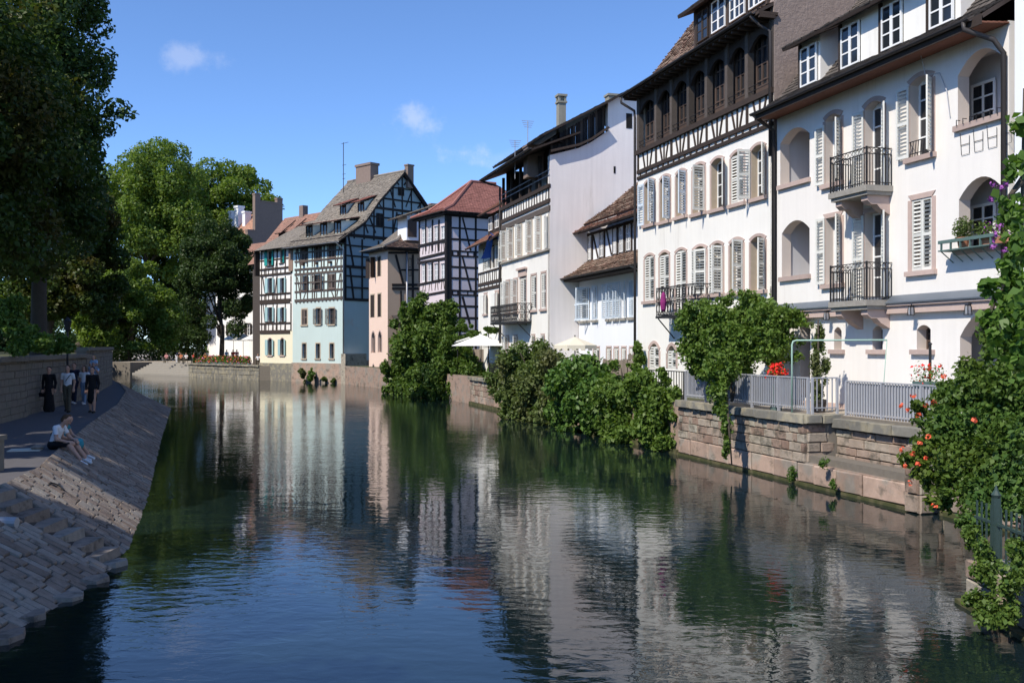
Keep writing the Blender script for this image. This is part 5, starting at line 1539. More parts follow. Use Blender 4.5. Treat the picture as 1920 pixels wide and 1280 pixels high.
    for i in range(1, 12):
        x = D * i / 12
        zz = [z for z in lv if z > ze] + []
        # posts between the collar beams, only inside the roof slope
        ztop = None
        for k in range(40):
            z = ze + (ap[1] - .4 - ze) * k / 39
            if width_at(z) < min(x, D - x) - .1: ztop = z
        if ztop and ztop > ze + .4: g.beam((x, ze), (x, ztop), .15, .045, 'timber_black')
    for (xa, za, xb, zb_) in ((.3, lv[0], 1.9, lv[3]), (.3, lv[3], 1.7, lv[6]), (D - .3, lv[3], D - 1.7, lv[6])): g.beam((xa + .9, za), (xb - .3 - .9, zb_), .18, .04, 'timber_black')
    for (px0, py0, px1, py1) in ((690, 437, 681, 412), (704, 437, 693, 408), (737, 437, 744, 398), (716, 390, 706, 374), (741, 389, 731, 352), (761, 388, 772, 356), (783, 390, 791, 378), (748, 347, 741, 337), (757, 347, 765, 338)):
        g.beam_px(px0, py0, px1, py1, .15, .04, 'timber_black')
    for (x0, x1, y0, y1) in ((705, 718, 400, 426), (746, 757, 351, 367), (745, 758, 402, 424)):
        g.window_px(x0, x1, y0, y1, cut=False, cols=2, rows=2, frame='timber', sill=False, pane='dark')
    # barge boards
    for sgn in (0, 1):
        pts = [(-.8, ze - .5)] + prof[1:]
        for (p0, p1) in zip(pts, pts[1:]):
            a, c = ((p0[0], p0[1] + .15), (p1[0], p1[1] + .15)) if not sgn else ((D - p0[0], p0[1] + .15), (D - p1[0], p1[1] + .15))
            g.beam(a, c, .28, .12, 'timber_black', name='barge_board', y=-.25)
    # roof with bell-cast eave
    o = 1.0; X0, X1 = -.4, L + .5
    R_ = [((X0, -o, ze - .45), (X1, -o, ze - .45))] + [((X0, x, z + .32), (X1, x, z + .32)) for x, z in prof[1:]]
    roof(B, R_, 'tile_grey', .24, .2, tth=.05, jit=.5)
    roof(B, [((X1, D + o, ze - .45), (X0, D + o, ze - .45))] + [((X1, D - x, z + .32), (X0, D - x, z + .32)) for x, z in prof[1:]], 'tile_grey', .4, .3)
    m = MB(); m.tube([(X0, ap[0], ap[1] + .1), (X1, ap[0], ap[1] + .1)], .14, 6); m.build('ridge_tiles', 'tile_grey', B.root)['kind'] = 'stuff'
    m = MB(); m.box(X0 + .1, X1 - .1, -o + .06, 0, ze - .62, ze - .55); m.box(X0 + .1, X1 - .1, -.1, 0, ze - .55, ze + .3); m.build('eave_soffit', 'timber_black', B.root)
    gutter(B, (X0, -o - .08, ze - .5), (X1, -o - .08, ze - .5), 'pipe_light')
    pipe(B, [(X1 - .4, -o - .05, ze - .55), (L + .02, -.1, ze - 1.2), (L + .02, -.1, 2)], .07, 'pipe_light')
    def rz(yy):
        pts = [(-o, ze - .45)] + [(x, z + .32) for x, z in prof[1:]]
        for (a, c), (a2, c2) in zip(pts, pts[1:]):
            if a <= yy <= a2: return c + (c2 - c) * (yy - a) / (a2 - a)
        return pts[-1][1]
    def dorm(xc, yf, w, h, run):
        z0 = rz(yf)
        m = MB(); m.poly([(xc - w / 2, yf, z0), (xc - w / 2, yf, z0 + h), (xc - w / 2, yf + run, rz(yf + run))]); m.poly([(xc + w / 2, yf, z0), (xc + w / 2, yf + run, rz(yf + run)), (xc + w / 2, yf, z0 + h)])
        m.quad((xc - w / 2, yf, z0 - .1), (xc + w / 2, yf, z0 - .1), (xc + w / 2, yf, z0 + h), (xc - w / 2, yf, z0 + h))
        d = m.build('dormer', 'mint', B.root)
        w_ = MB(); w_.box(xc - w * .36, xc + w * .36, yf - .04, yf + .02, z0 + .1, z0 + h - .1); w_.build('dormer_window', 'glass', d)
        q = MB()
        for xx in (xc - w * .45, xc, xc + w * .45): q.box(xx - .07, xx + .07, yf - .07, yf, z0, z0 + h)
        q.box(xc - w / 2, xc + w / 2, yf - .075, yf, z0 + h - .14, z0 + h); q.build('dormer_frame', 'timber', d)
        roof(B, [((xc - w / 2 - .3, yf - .75, z0 + h - .02), (xc + w / 2 + .3, yf - .75, z0 + h - .02)), ((xc - w / 2 - .3, yf + run + .2, rz(yf + run + .2) + .12), (xc + w / 2 + .3, yf + run + .2, rz(yf + run + .2) + .12))], 'tile_red', .26, .22, name='dormer_roof', under='timber')
    for xc in (2.3, 4.9, 7.3): dorm(xc, .55, 1.15, 1.25, 2.0)
    for xc in (4.5, 7.6): dorm(xc, 3.3, 1.0, 1.0, 1.3)
    zt = ap[1]
    m = MB(); m.box(1.8, 4.4, ap[0] - .55, ap[0] + .55, zt - 1.2, zt + 1.35); m.box(1.7, 4.5, ap[0] - .65, ap[0] + .65, zt + 1.35, zt + 1.6); m.build('chimney', 'chimney_brown', B.root)
    m = MB(); m.box(L - .2, L + .35, ap[0] + .5, ap[0] + 1.3, zt - 1.6, zt + .75); m.box(L - .26, L + .41, ap[0] + .44, ap[0] + 1.36, zt + .75, zt + .9); m.build('chimney', 'chimney_brown', B.root)
    m = MB(); m.tube([(.8, ap[0] - 1.5, zt - 2), (.8, ap[0] - 1.5, zt + 4.1)], .045, 6)
    for k, (hh, w) in enumerate(((4.0, .9), (1.6, .5), (.6, .4), (0.1, .35))): m.tube([(.8 - w * .4, ap[0] - 1.5, zt + hh), (.8 + w, ap[0] - 1.5, zt + hh)], .025, 5)
    m.build('aerial', 'pipe', B.root)
    return B
HBL = blue_house()

# ------------------------------------------------------------------ cream half-timbered house with teal shutters
def cream_house():
    L = 6.7
    X, Z = (549.5 - 960) / FPX * 106.6, 106.6; d = R(45)
    B = Bld('cream_timber_house', 'narrow cream half-timbered house with teal and aqua shutters', 'house', (X - math.sin(d) * L, Z + math.cos(d) * L), 45)
    f = B.front
    zs_ = f.p(520, 518)[1]
    K = dict(depth=.2, cols=2, rows=4, frame='timber', sill=True, sillmat='timber', sw=.05, slats=False)
    f.window_px(501.5, 510, 471, 498, hang=(172, 165), smat='shutter_teal', **K); f.window_px(525, 531, 469, 493, hang=(None, 165), smat='shutter_teal', **K)
    for (x0, x1) in ((502.5, 511), (526, 533.5)):
        f.window_px(x0, x1, 521, 549, hang=(172, 165), smat='shutter_aqua', **K)
        f.window_px(x0, x1, 576, 603, hang=(172, 165), smat='shutter_aqua', **K)
        f.window_px(x0, x1 - .5, 634, 666, hang=(172, 165), smat='shutter_aqua', rise=.25, surround='sandstone', depth=.2, cols=2, rows=3, frame='timber_warm', sw=.1, slats=False)
    ze = f.p(520, 466)[1]
    zc = f.p(520, 620)[1]
    f.wall(0, L, 1.9, zc, 'butter'); f.wall(0, L, zc, ze, 'cream')
    m = MB(); m.box(-.05, L + .04, -.1, 1.0, -.5, 1.92); m.build('stone_base', 'coping', B.root)
    for (y, w) in ((503, .2), (514, .22), (551, .2), (565, .55), (606, .2), (622, .42)):
        z = f.p(520, y)[1]; f.beam((.05, z), (L - .55, z), w, .07)
    z = f.p(520, 486)[1]; f.beam((.05, z), (L - .55, z), .16, .05)
    for x0 in (491, 499, 512.5, 520, 535.5, 546):
        for (ya, yb) in ((515, 466), (565, 517), (620, 568)):
            f.beam(f.p(x0, ya), f.p(x0, yb), .16, .05)
    for (xa, ya, xb, yb) in ((493, 520, 497, 549), (521, 470, 516, 512), (519, 520, 515, 562), (494, 572, 497, 604), (519, 572, 518, 618)): f.beam_px(xa, ya, xb, yb, .14, .04)
    for (ya, yb) in ((503, 515), (551, 562), (606, 619)):
        for i in range(6): x = 496 + i * 7.6; f.beam(f.p(x, yb), f.p(x + .6, ya), .12, .04)
    # tiled side cheek, roofs
    m = MB(); m.box(L - .5, L + .3, -.25, .1, zs_ + .4, ze); m.build('tile_hung_cheek', 'tile_mixed', B.root)
    o = .7
    zr_ = f.p(560, 400)[1]
    roof(B, [((-.2, -o, ze - .1), (L + .6, -o, ze - .1)), ((1.6, 2.4, ze + 2.1), (L + .6, 2.4, ze + 2.1)), ((3.6, 4.0, ze + 3.3), (L + .6, 4.0, ze + 3.3))], 'tile_grey', .26, .22)
    roof(B, [((L + .6, 8.6, ze), (-.2, 8.6, ze)), ((L + .6, 4.0, ze + 3.3), (3.6, 4, ze + 3.3))], 'tile_grey', .4, .3)
    m = MB(); m.quad((0, 0, 1.9), (0, 0, ze), (0, 8, ze), (0, 8, 1.9)); m.quad((L, 0, 1.9), (L, 8, 1.9), (L, 8, ze), (L, 0, ze)); m.quad((0, 8, 1.9), (0, 8, ze), (L, 8, ze), (L, 8, 1.9))
    m.poly([(L + .3, -.3, ze), (L + .3, 4, ze + 3.2), (L + .3, 8.2, ze)]); m.build('end_wall', 'cream', B.root)
    m = MB(); m.box(-.35, -.05, -.55, .1, zs_ + .2, ze); m.build('eave_bracket', 'timber', B.root)
    gutter(B, (-.3, -o - .08, ze - .08), (L + .6, -o - .08, ze - .08), 'pipe')
    return B
cream_house()

# ------------------------------------------------------------------ buildings behind: red roof, crenellated gable, white cafe house
def plain_house(name, label, px, Z, ang, L, D, ze_px, ridge_px, wall, tile, eave=.5, wins=()):
    X = (px - 960) / FPX * Z
    B = Bld(name, label, 'house', (X, Z), ang)
    ze = HC + (HOR - ze_px) * Z / FPX; zr_ = HC + (HOR - ridge_px) * Z / FPX
    f = B.front
    for (s0, s1, z0, z1, h) in wins: f.window(s0, s1, z0, z1, depth=.15, cols=2, rows=3, surround='timber', sw=.12, hang=h, smat='shutter_dark', slats=False)
    f.wall(0, L, 1.5, ze, wall)
    m = MB(); m.poly([(L, 0, 1.5), (L, D, 1.5), (L, D, ze), (L, D / 2, zr_ - .1), (L, 0, ze)]); m.poly([(0, 0, ze), (0, D / 2, zr_ - .1), (0, D, ze), (0, D, 1.5), (0, 0, 1.5)]); m.quad((0, D, 1.5), (0, D, ze), (L, D, ze), (L, D, 1.5)); m.build('end_wall', wall, B.root)
    roof(B, [((-.3, -eave, ze - .3), (L + .3, -eave, ze - .3)), ((-.3, D / 2, zr_), (L + .3, D / 2, zr_))], tile, .35, .28)
    roof(B, [((L + .3, D + eave, ze - .3), (-.3, D + eave, ze - .3)), ((L + .3, D / 2, zr_), (-.3, D / 2, zr_))], tile, .5, .4)
    return B, f, ze, zr_
BR, _, zeb, zrb = plain_house('red_roof_house', 'house with red-brown tiled roof and two small dormers behind the cream house', 474, 116, 45, 9.5, 9, 492, 402, 'timber_grey', 'tile_brown')
for xc in (3.4, 5.6):
    m = MB(); y0 = 1.6; z0 = zeb + (y0 + .5) * (zrb - zeb + .3) / 5.0; w = .9
    m.poly([(xc - w / 2, y0, z0), (xc - w / 2, y0, z0 + .9), (xc - w / 2, y0 + 1.0, z0 + 1.5)]); m.poly([(xc + w / 2, y0, z0), (xc + w / 2, y0 + 1.0, z0 + 1.5), (xc + w / 2, y0, z0 + .9)]); m.quad((xc - w / 2, y0, z0), (xc + w / 2, y0, z0), (xc + w / 2, y0, z0 + .9), (xc - w / 2, y0, z0 + .9))
    m.build('dormer', 'timber', BR.root)
    roof(BR, [((xc - w / 2 - .2, y0 - .4, z0 + .75), (xc + w / 2 + .2, y0 - .4, z0 + .75)), ((xc - w / 2 - .2, y0 + 1.6, z0 + 2.4), (xc + w / 2 + .2, y0 + 1.6, z0 + 2.4))], 'tile_brown', .35, .28, name='dormer_roof')
m = MB(); m.box(3.2, 4.0, 4.2, 4.9, zrb - .5, zrb + 1.1); m.build('chimney', 'chimney_brown', BR.root)
BT, f, zet, zrt = plain_house('orange_roof_house', 'distant house with orange tiled roof and stepped dark stone gable', 387, 150, 45, 9.0, 10, 474, 402, 'cream', 'tile_orange')
# stepped, crenellated gable wall
for i, (x, w, zt) in enumerate(((0, 1.3, zet + .2), (1.3, 1.2, zet + 2.6), (2.5, .9, zrt + 2.2), (3.4, 2.8, zrt + 1.2), (6.2, .9, zrt + 1.9), (7.1, 1.4, zet + 3.2), (8.5, 1.5, zet + 1.0))):
    m = MB(); m.box(9.05, 9.75, x, x + w - .004, 1.5, zt); m.box(9.0, 9.8, x - .05, x + w + .02, zt, zt + .25); m.build('gable_step', 'chimney_brown', BT.root)
for (x, w, h) in ((0.9, .8, 1.6), (2.6, 1.1, 2.2), (4.9, .8, 1.2)):
    m = MB(); m.box(x, x + w, 3.2, 4.2, zrt - 2.5, zrt + h - 1.2); m.box(x - .08, x + w + .08, 3.1, 4.3, zrt + h - 1.2, zrt + h - .9); m.build('chimney', 'coolwhite', BT.root)
wl_ = [(x, x + .9, z, z + 1.5, (170, 170)) for z in (5.2, 8.6) for x in (1.0, 3.4, 5.8, 8.2)]
plain_house('cafe_house', 'white cafe house half hidden behind the dark linden tree', 405, 137, 45, 12.0, 9, 505, 455, 'white', 'tile_brown', wins=wl_)

# ------------------------------------------------------------------ vegetation
def leaf_mesh(name, pos, nrm, size, mat, aspect=.62, fold=.16, rng=RNG):
    n = len(pos)
    nrm = nrm / np.maximum(np.linalg.norm(nrm, axis=1, keepdims=True), 1e-6)
    t = rng.normal(size=(n, 3)); t -= nrm * np.sum(t * nrm, axis=1, keepdims=True)
    t /= np.maximum(np.linalg.norm(t, axis=1, keepdims=True), 1e-6)
    b = np.cross(nrm, t)
    s = size[:, None]
    v = np.empty((n, 4, 3))
    v[:, 0] = pos - t * s * .5
    v[:, 1] = pos + b * s * aspect * .5 + nrm * s * fold - t * s * .08
    v[:, 2] = pos + t * s * .5
    v[:, 3] = pos - b * s * aspect * .5 + nrm * s * fold - t * s * .08
    me = bpy.data.meshes.new(name)
    me.vertices.add(4 * n); me.vertices.foreach_set('co', v.reshape(-1).astype(np.float32))
    me.loops.add(4 * n); me.loops.foreach_set('vertex_index', np.arange(4 * n, dtype=np.int32))
    me.polygons.add(n); me.polygons.foreach_set('loop_start', np.arange(0, 4 * n, 4, dtype=np.int32))
    me.update(calc_edges=True)
    me.materials.append(MAT[mat] if isinstance(mat, str) else mat)
    return me

def blob_points(n, blobs, rng, shell=.62, up=.45, rag=.22):
    """blobs: array of (cx,cy,cz,rx,ry,rz); leaves on ragged shells of the clumps"""
    bl = np.array(blobs, float)
    w = bl[:, 3] * bl[:, 5] * rng.uniform(.45, 1.6, len(bl)); w /= w.sum()
    k = rng.choice(len(bl), n, p=w)
    d = rng.normal(size=(n, 3)); d /= np.linalg.norm(d, axis=1, keepdims=True)
    r = shell + (1 - shell) * rng.random(n) ** .7 + rng.normal(size=n) * rag * .35
    pos = bl[k, :3] + d * bl[k, 3:6] * r[:, None]
    nrm = d * .5 + rng.normal(size=(n, 3)) * .72
    nrm[:, 2] += up
    return pos, nrm

def clumps(c, rad, k, rng, size=(.26, .40), low=-.75):
    out = []
    while len(out) < k:
        d = rng.normal(size=3); d /= np.linalg.norm(d)
        if d[2] < low: continue
        r = rng.random() ** .35 * .86
        s = rng.uniform(*size) * (1.15 - .35 * r)
        m = (rad[0] + rad[1] + rad[2]) / 3 * s
        out.append((c[0] + d[0] * rad[0] * r, c[1] + d[1] * rad[1] * r, c[2] + d[2] * rad[2] * r, m * (.8 + .3 * rad[0] / rad[2]) if rad[2] > 1.4 * rad[0] else m, m, m * .85))
    return out

MAT['leaf_plane'] = M_leaf('plane_tree_leaf', (0.112, 0.180, 0.028), (0.180, 0.245, 0.048), .40, gloss=.3)
MAT['leaf_dark'] = M_leaf('dark_tree_leaf', (0.037, 0.067, 0.015), (0.071, 0.106, 0.023), .32, c3=(0.10, 0.085, 0.025), gloss=.2)
MAT['leaf_elm'] = M_leaf('elm_leaf', (0.038, 0.070, 0.019), (0.070, 0.115, 0.027), .28, gloss=.22)
MAT['leaf_linden'] = M_leaf('linden_leaf', (0.034, 0.062, 0.018), (0.062, 0.098, 0.026), .28, gloss=.22)
MAT['leaf_ivy'] = M_leaf('ivy_leaf', (0.058, 0.115, 0.022), (0.130, 0.195, 0.038), .28, gloss=.25)
MAT['leaf_mid'] = M_leaf('shrub_leaf', (0.082, 0.150, 0.028), (0.150, 0.225, 0.045), .32, gloss=.25)
MAT['leaf_olive'] = M_leaf('olive_shrub_leaf', (0.084, 0.133, 0.036), (0.147, 0.196, 0.063), .32, c3=(0.13, 0.14, 0.06), gloss=.2)
MAT['leaf_deep'] = M_leaf('deep_green_leaf', (0.055, 0.125, 0.026), (0.120, 0.205, 0.042), .28, gloss=.28)
MAT['leaf_bright'] = M_leaf('bright_climber_leaf', (0.072, 0.149, 0.024), (0.127, 0.220, 0.044), .40, gloss=.3)
MAT['leaf_trumpet'] = M_leaf('trumpet_creeper_leaf', (0.055, 0.118, 0.027), (0.115, 0.19, 0.041), .32, c3=(0.10, 0.14, 0.02), gloss=.25)

def tree(name, label, base, crown_c, crown_r, n, leaf, mat, nclump=90, trunk_r=.35, group=None, seed=1, extra=(), csize=(.14, .26)):
    rng = np.random.default_rng(seed); rr = random.Random(seed)
    t = thing(name, label, 'tree', T(*base), group or {'park_tree': 'trees of the riverside park', 'plane_tree': 'plane trees at the bend'}.get(name))
    cl = clumps(np.array(crown_c), crown_r, nclump, rng, csize) + list(extra)
    pos, nrm = blob_points(n, cl, rng)
    ok = pos[:, 2] > base[2] + .3 if True else None
    pos, nrm = pos[ok], nrm[ok]
    pos = pos - np.array(base)
    link('crown', leaf_mesh('crown', pos, nrm, leaf * rng.uniform(.65, 1.3, len(pos)), mat, rng=rng), t)
    m = MB(); C = Vector(crown_c) - Vector(base)
    H = C.z
    p1 = Vector((C.x * .25 + rr.uniform(-.2, .2), C.y * .25, H * .33)); p2 = Vector((C.x * .7, C.y * .7, H * .72)); p3 = C + Vector((0, 0, crown_r[2] * .55))
    m.tube([(0, 0, -.4), (0, 0, .25), p1, p2, p3], [trunk_r * 1.5, trunk_r * 1.1, trunk_r * .9, trunk_r * .6, trunk_r * .12], 9)
    m.build('trunk', 'bark', t, smooth=True)
    for k in range(9):
        c = Vector(cl[rr.randrange(len(cl))][:3]) - Vector(base); s = p1.lerp(p2, rr.random()); e = s.lerp(c, .85); mid = s.lerp(e, .5) + Vector((0, 0, .4))
        m = MB(); m.tube([s, mid, e], [trunk_r * .4, trunk_r * .25, trunk_r * .06], 6); m.build('limb', 'bark', t, smooth=True)
    return t

PG = WTOP - .22
# in view, left bank
tree('park_tree', 'large dark broadleaf tree leaning over the riverside path at the left edge', (-23.2, 38.5, PG), (-22.4, 39.2, 12.2), (5.6, 6.4, 8.8), 78000, .24, 'leaf_dark', 128, .42, seed=21)
tree('park_tree', 'tall slender dark tree rising out of the picture at upper left', (-25.2, 53, PG), (-25.2, 53, 18.0), (3.7, 4.0, 15.0), 62000, .27, 'leaf_elm', 120, .4, seed=5, extra=[(-20.9, 52.6, 16.3, .8, .7, .5), (-20.3, 52.4, 15.9, .6, .5, .35), (-21.6, 52.6, 15.4, .8, .7, .6), (-22.0, 53, 18.4, .8, .8, 1.0)])
tree('park_tree', 'dark tree filling the left edge behind the leaning one', (-31.5, 46, PG), (-31, 46, 14), (6.2, 6, 11.5), 42000, .32, 'leaf_dark', 88, .4, seed=8)
tree('park_tree', 'low dark tree over the walkers beyond the retaining wall', (-33.0, 70, PG), (-31.6, 71, 9.6), (4.2, 4.6, 7.4), 40000, .30, 'leaf_dark', 88, .35, seed=9)
tree('park_tree', 'shady tree at the end of the riverside path', (-53.5, 97, PG), (-52.0, 98, 13.5), (6.4, 6, 11.5), 40000, .34, 'leaf_plane', 88, .35, seed=31)
tree('plane_tree', 'bright green plane tree hanging low over the water by the steps', (-42.6, 97, PG), (-37.6, 97, 7.6), (5.6, 5.4, 5.4), 44000, .32, 'leaf_plane', 90, .42, seed=12, extra=[(-33.4, 97, 6.4, 1.5, 1.5, 1.6), (-33.8, 97, 4.2, 1.4, 1.4, 1.4), (-36.0, 96, 3.2, 1.6, 1.6, 1.2), (-38.5, 96, 2.8, 1.4, 1.5, 1.2), (-34.8, 96, 2.6, 1.1, 1.1, .9)])
tree('plane_tree', 'tall bright plane tree behind the dark linden', (-49.5, 166, 1.6), (-47.6, 165, 23.2), (10.3, 9.6, 12.4), 62000, .5, 'leaf_plane', 112, .5, seed=13)
tree('plane_tree', 'plane tree crown behind the steps, second of the bright row', (-57.5, 149, 1.6), (-53.0, 147, 21.5), (9.6, 9, 14.5), 66000, .44, 'leaf_plane', 112, .5, seed=14)
tree('linden_tree', 'rounded dark linden tree standing on the cafe terrace', (-35.6, 122.0, 1.6), (-35.8, 121.5, 11.6), (5.5, 4.8, 9.0), 56000, .30, 'leaf_linden', 116, .3, seed=15, csize=(.14, .22), extra=[(-39.6, 121.5, 5.4, 1.6, 1.4, 1.2), (-38.0, 121, 4.9, 1.5, 1.4, 1.0), (-40.4, 122, 7.6, 1.4, 1.4, 1.4), (-33.6, 121, 5.6, 1.2, 1.2, .9)])
for i, (x, y, zc, r_) in enumerate(((-62, 150, 9, 8), (-82, 150, 14, 11), (-50, 153, 9, 7.5), (-98, 120, 14, 12), (-58, 98, 12, 8), (-52, 74, 13, 8))):
    tree('park_tree', ('broad dark tree beyond the plane trees, nearest the bend', 'tall dark tree far behind the plane trees', 'dark tree right behind the top of the river steps', 'wide dark tree at the far left of the park', 'dark tree just behind the hanging plane tree', 'dark tree behind the low tree over the walkers')[i],
         (x, y, PG if x < -40 and y < 125 else 1.6), (x, y, zc), (r_, r_, r_ * 1.15), 22000, .5, 'leaf_elm', 80, .4, seed=40 + i)
# outside the frame on the left: the rest of the row that shades the path
for i, (x, y, r_, zc) in enumerate(((-13.6, 1.0, 4.6, 10.5), (-14.8, 7.8, 4.5, 11.0), (-18.4, 18.6, 4.3, 11.5), (-19.2, 24.6, 3.8, 11.5), (-21.4, 31.2, 4.2, 11.5))):
    tree('park_tree', ('shade tree of the park row nearest the bridge', 'second shade tree of the park row from the bridge', 'third shade tree of the park row from the bridge', 'fourth shade tree of the park row from the bridge', 'fifth shade tree of the park row from the bridge')[i],
         (x, y, PG), (x, y, zc), (r_, r_, 5.4), 12000, .34, 'leaf_dark', 46, .38, seed=60 + i)

def plant(name, label, blobs, n, leaf, mat, stems=(), cat='shrub', seed=1, base=None, flowers=(), up=.35, group=None, shell=.35, rag=.55, aspect=.62, wall=False):
    """blobs: (px, py, depth, rx px, ry px) read on the photograph at a real depth; stems: world polylines"""
    rng = np.random.default_rng(seed)
    bl = []
    for (px, py, Z, rx_, ry_) in blobs:
        if wall and py > 705:                                    # spills over the river wall
            Z = min(Z, 15.28 / (.278 + (px - 960) / FPX) - .25 * rx_ * Z / FPX)
        c = at(px, py, Z); s = Z / FPX
        k = max(7, int(rx_ * ry_ / 90))
        for _ in range(k):                                       # break every blob into smaller ragged clumps
            d = rng.normal(size=3); d /= np.linalg.norm(d); q = rng.random() ** .45 * .86
            a = rng.uniform(.24, .42)
            if rng.random() < .22: q, a = rng.uniform(.9, 1.22), rng.uniform(.10, .18)      # stray sprigs
            bl.append((c.x + d[0] * rx_ * s * q, c.y + d[1] * min(rx_, ry_) * s * q * .9, c.z + d[2] * ry_ * s * q, rx_ * s * a + .04, min(rx_, ry_) * s * a + .04, ry_ * s * a + .04))
    if base is None:
        i = max(range(len(blobs)), key=lambda j: blobs[j][1]); b0 = at(*blobs[i][:3]); base = (b0.x, b0.y, b0.z)
    t = thing(name, label, cat, T(*base), group)
    pos, nrm = blob_points(n, bl, rng, shell, up, rag)
    ok = pos[:, 2] > .03
    pos, nrm = pos[ok] - np.array(base), nrm[ok]
    link('foliage', leaf_mesh('foliage', pos, nrm, leaf * rng.uniform(.6, 1.35, len(pos)), mat, aspect=aspect, rng=rng), t)
    for st_ in stems:
        m = MB(); m.tube([Vector(p) - Vector(base) for p in st_], [.05 - .03 * i / max(1, len(st_) - 1) for i in range(len(st_))], 6); m.build('stem', 'bark', t, smooth=True)
    for (pts, fm, per, rad, sz) in flowers:                       # flower clusters
        P, Nn = [], []
        for (px, py, Z) in pts:
            c = np.array(at(px, py, Z)) - np.array(base)
            for _ in range(per):
                d = rng.normal(size=3); d /= np.linalg.norm(d)
                P.append(c + d * rad * rng.random() ** .5); Nn.append(d)
        link('flowers', leaf_mesh('flowers', np.array(P), np.array(Nn), sz * rng.uniform(.7, 1.3, len(P)), fm, aspect=.8, rng=rng), t)['kind'] = 'stuff'
    return t

GZ = 1.8
plant('ivy_mass', 'tall mound of ivy and climbers spilling to the water by the salmon house',
      [(795, 585, 76, 42, 38), (835, 580, 75, 26, 30), (770, 640, 77, 42, 45), (815, 650, 75, 48, 50), (748, 690, 79, 28, 48), (785, 715, 75, 40, 42), (830, 710, 71, 40, 46), (850, 655, 71, 36, 40), (742, 730, 79, 20, 22), (815, 605, 75, 40, 34), (870, 680, 69, 24, 40), (770, 590, 77, 22, 24), (735, 705, 79, 20, 34), (765, 735, 76, 34, 24), (815, 740, 72, 36, 24), (850, 735, 69.5, 22, 30), (728, 742, 80, 12, 16)],
      84000, .27, 'leaf_ivy', [[at(800, 745, 77), at(805, 680, 77), at(800, 600, 76)]], 'climber', 3)
plant('ivy_hedge', 'clipped ivy hedge on the wall left of the white parasol', [(870, 700, 69, 22, 32), (893, 693, 66, 20, 26), (925, 700, 62, 22, 22), (940, 715, 58, 16, 20)], 15000, .2, 'leaf_ivy', seed=4, wall=True)
plant('olive_shrub', 'loose olive-tinged shrub over the wall right of the parasol', [(965, 705, 52, 46, 52), (1000, 672, 51, 44, 38), (1010, 735, 50, 56, 58), (970, 765, 51, 34, 46), (1035, 700, 49, 44, 48), (1000, 805, 49, 40, 28), (1040, 770, 48, 40, 50), (935, 720, 54, 24, 34)], 44000, .19, 'leaf_olive', [[(1.2, 50.5, 1.6), (.8, 50, 2.6), (.4, 49.6, 3.4)], [(1.2, 50.5, 1.6), (1.6, 49.8, 2.6), (1.7, 49.4, 3.2)]], seed=5, wall=True)
plant('broadleaf_shrub', 'deep green broad-leaved shrub in the middle of the hedge', [(1075, 715, 47, 46, 46), (1105, 760, 46, 48, 60), (1062, 785, 46.5, 42, 44), (1115, 705, 46, 36, 38), (1090, 815, 45, 46, 24), (1130, 790, 44, 34, 44), (1135, 730, 44, 34, 40)], 30000, .23, 'leaf_deep', [[(2.9, 45.2, 1.6), (2.7, 44.8, 2.4), (2.6, 44.6, 3.0)]], seed=6, wall=True)
plant('tall_hedge', 'bright green leafy hedge shrub dropping to the water beside the stone wall', [(1165, 742, 42, 50, 50), (1208, 735, 40, 50, 46), (1245, 768, 37.5, 38, 58), (1172, 802, 41, 46, 50), (1222, 808, 38.5, 50, 48), (1258, 815, 36, 26, 40), (1185, 835, 38, 40, 22), (1150, 770, 42, 34, 50)], 48000, .175, 'leaf_mid', [[(4.6, 39, 1.7), (4.3, 38.6, 2.4), (4.2, 38.4, 2.9)]], seed=7, wall=True)
plant('vine_column', 'slim column of climbing vine on the corner downpipe', [(1196, 648, 43, 8, 14), (1198, 672, 43, 10, 14), (1192, 690, 42, 14, 12)], 2600, .15, 'leaf_mid', [[at(1196, 700, 43.2), at(1196, 640, 43.2)]], 'climber', seed=8)
plant('terrace_tree', 'spreading shrub tree over the terrace railing trailing down the wall',
      [(1335, 618, 32, 62, 52), (1400, 598, 32, 62, 46), (1455, 605, 31.2, 56, 42), (1370, 655, 31, 68, 52), (1305, 662, 32, 42, 42), (1440, 652, 31, 50, 38), (1300, 615, 32, 34, 30), (1345, 700, 29.9, 40, 34), (1352, 745, 29.2, 22, 38), (1360, 800, 29.0, 11, 40), (1362, 845, 28.9, 6, 26), (1290, 590, 32, 22, 10), (1485, 600, 31, 22, 16)],
      42000, .135, 'leaf_mid', [[at(1372, 752, 30.6), at(1370, 700, 31), at(1350, 640, 31.6)], [at(1372, 752, 30.6), at(1390, 680, 31.2), at(1410, 610, 31.8)], [at(1360, 720, 29.6), at(1366, 790, 28.9), at(1372, 870, 28.8)]], 'small tree', seed=9)
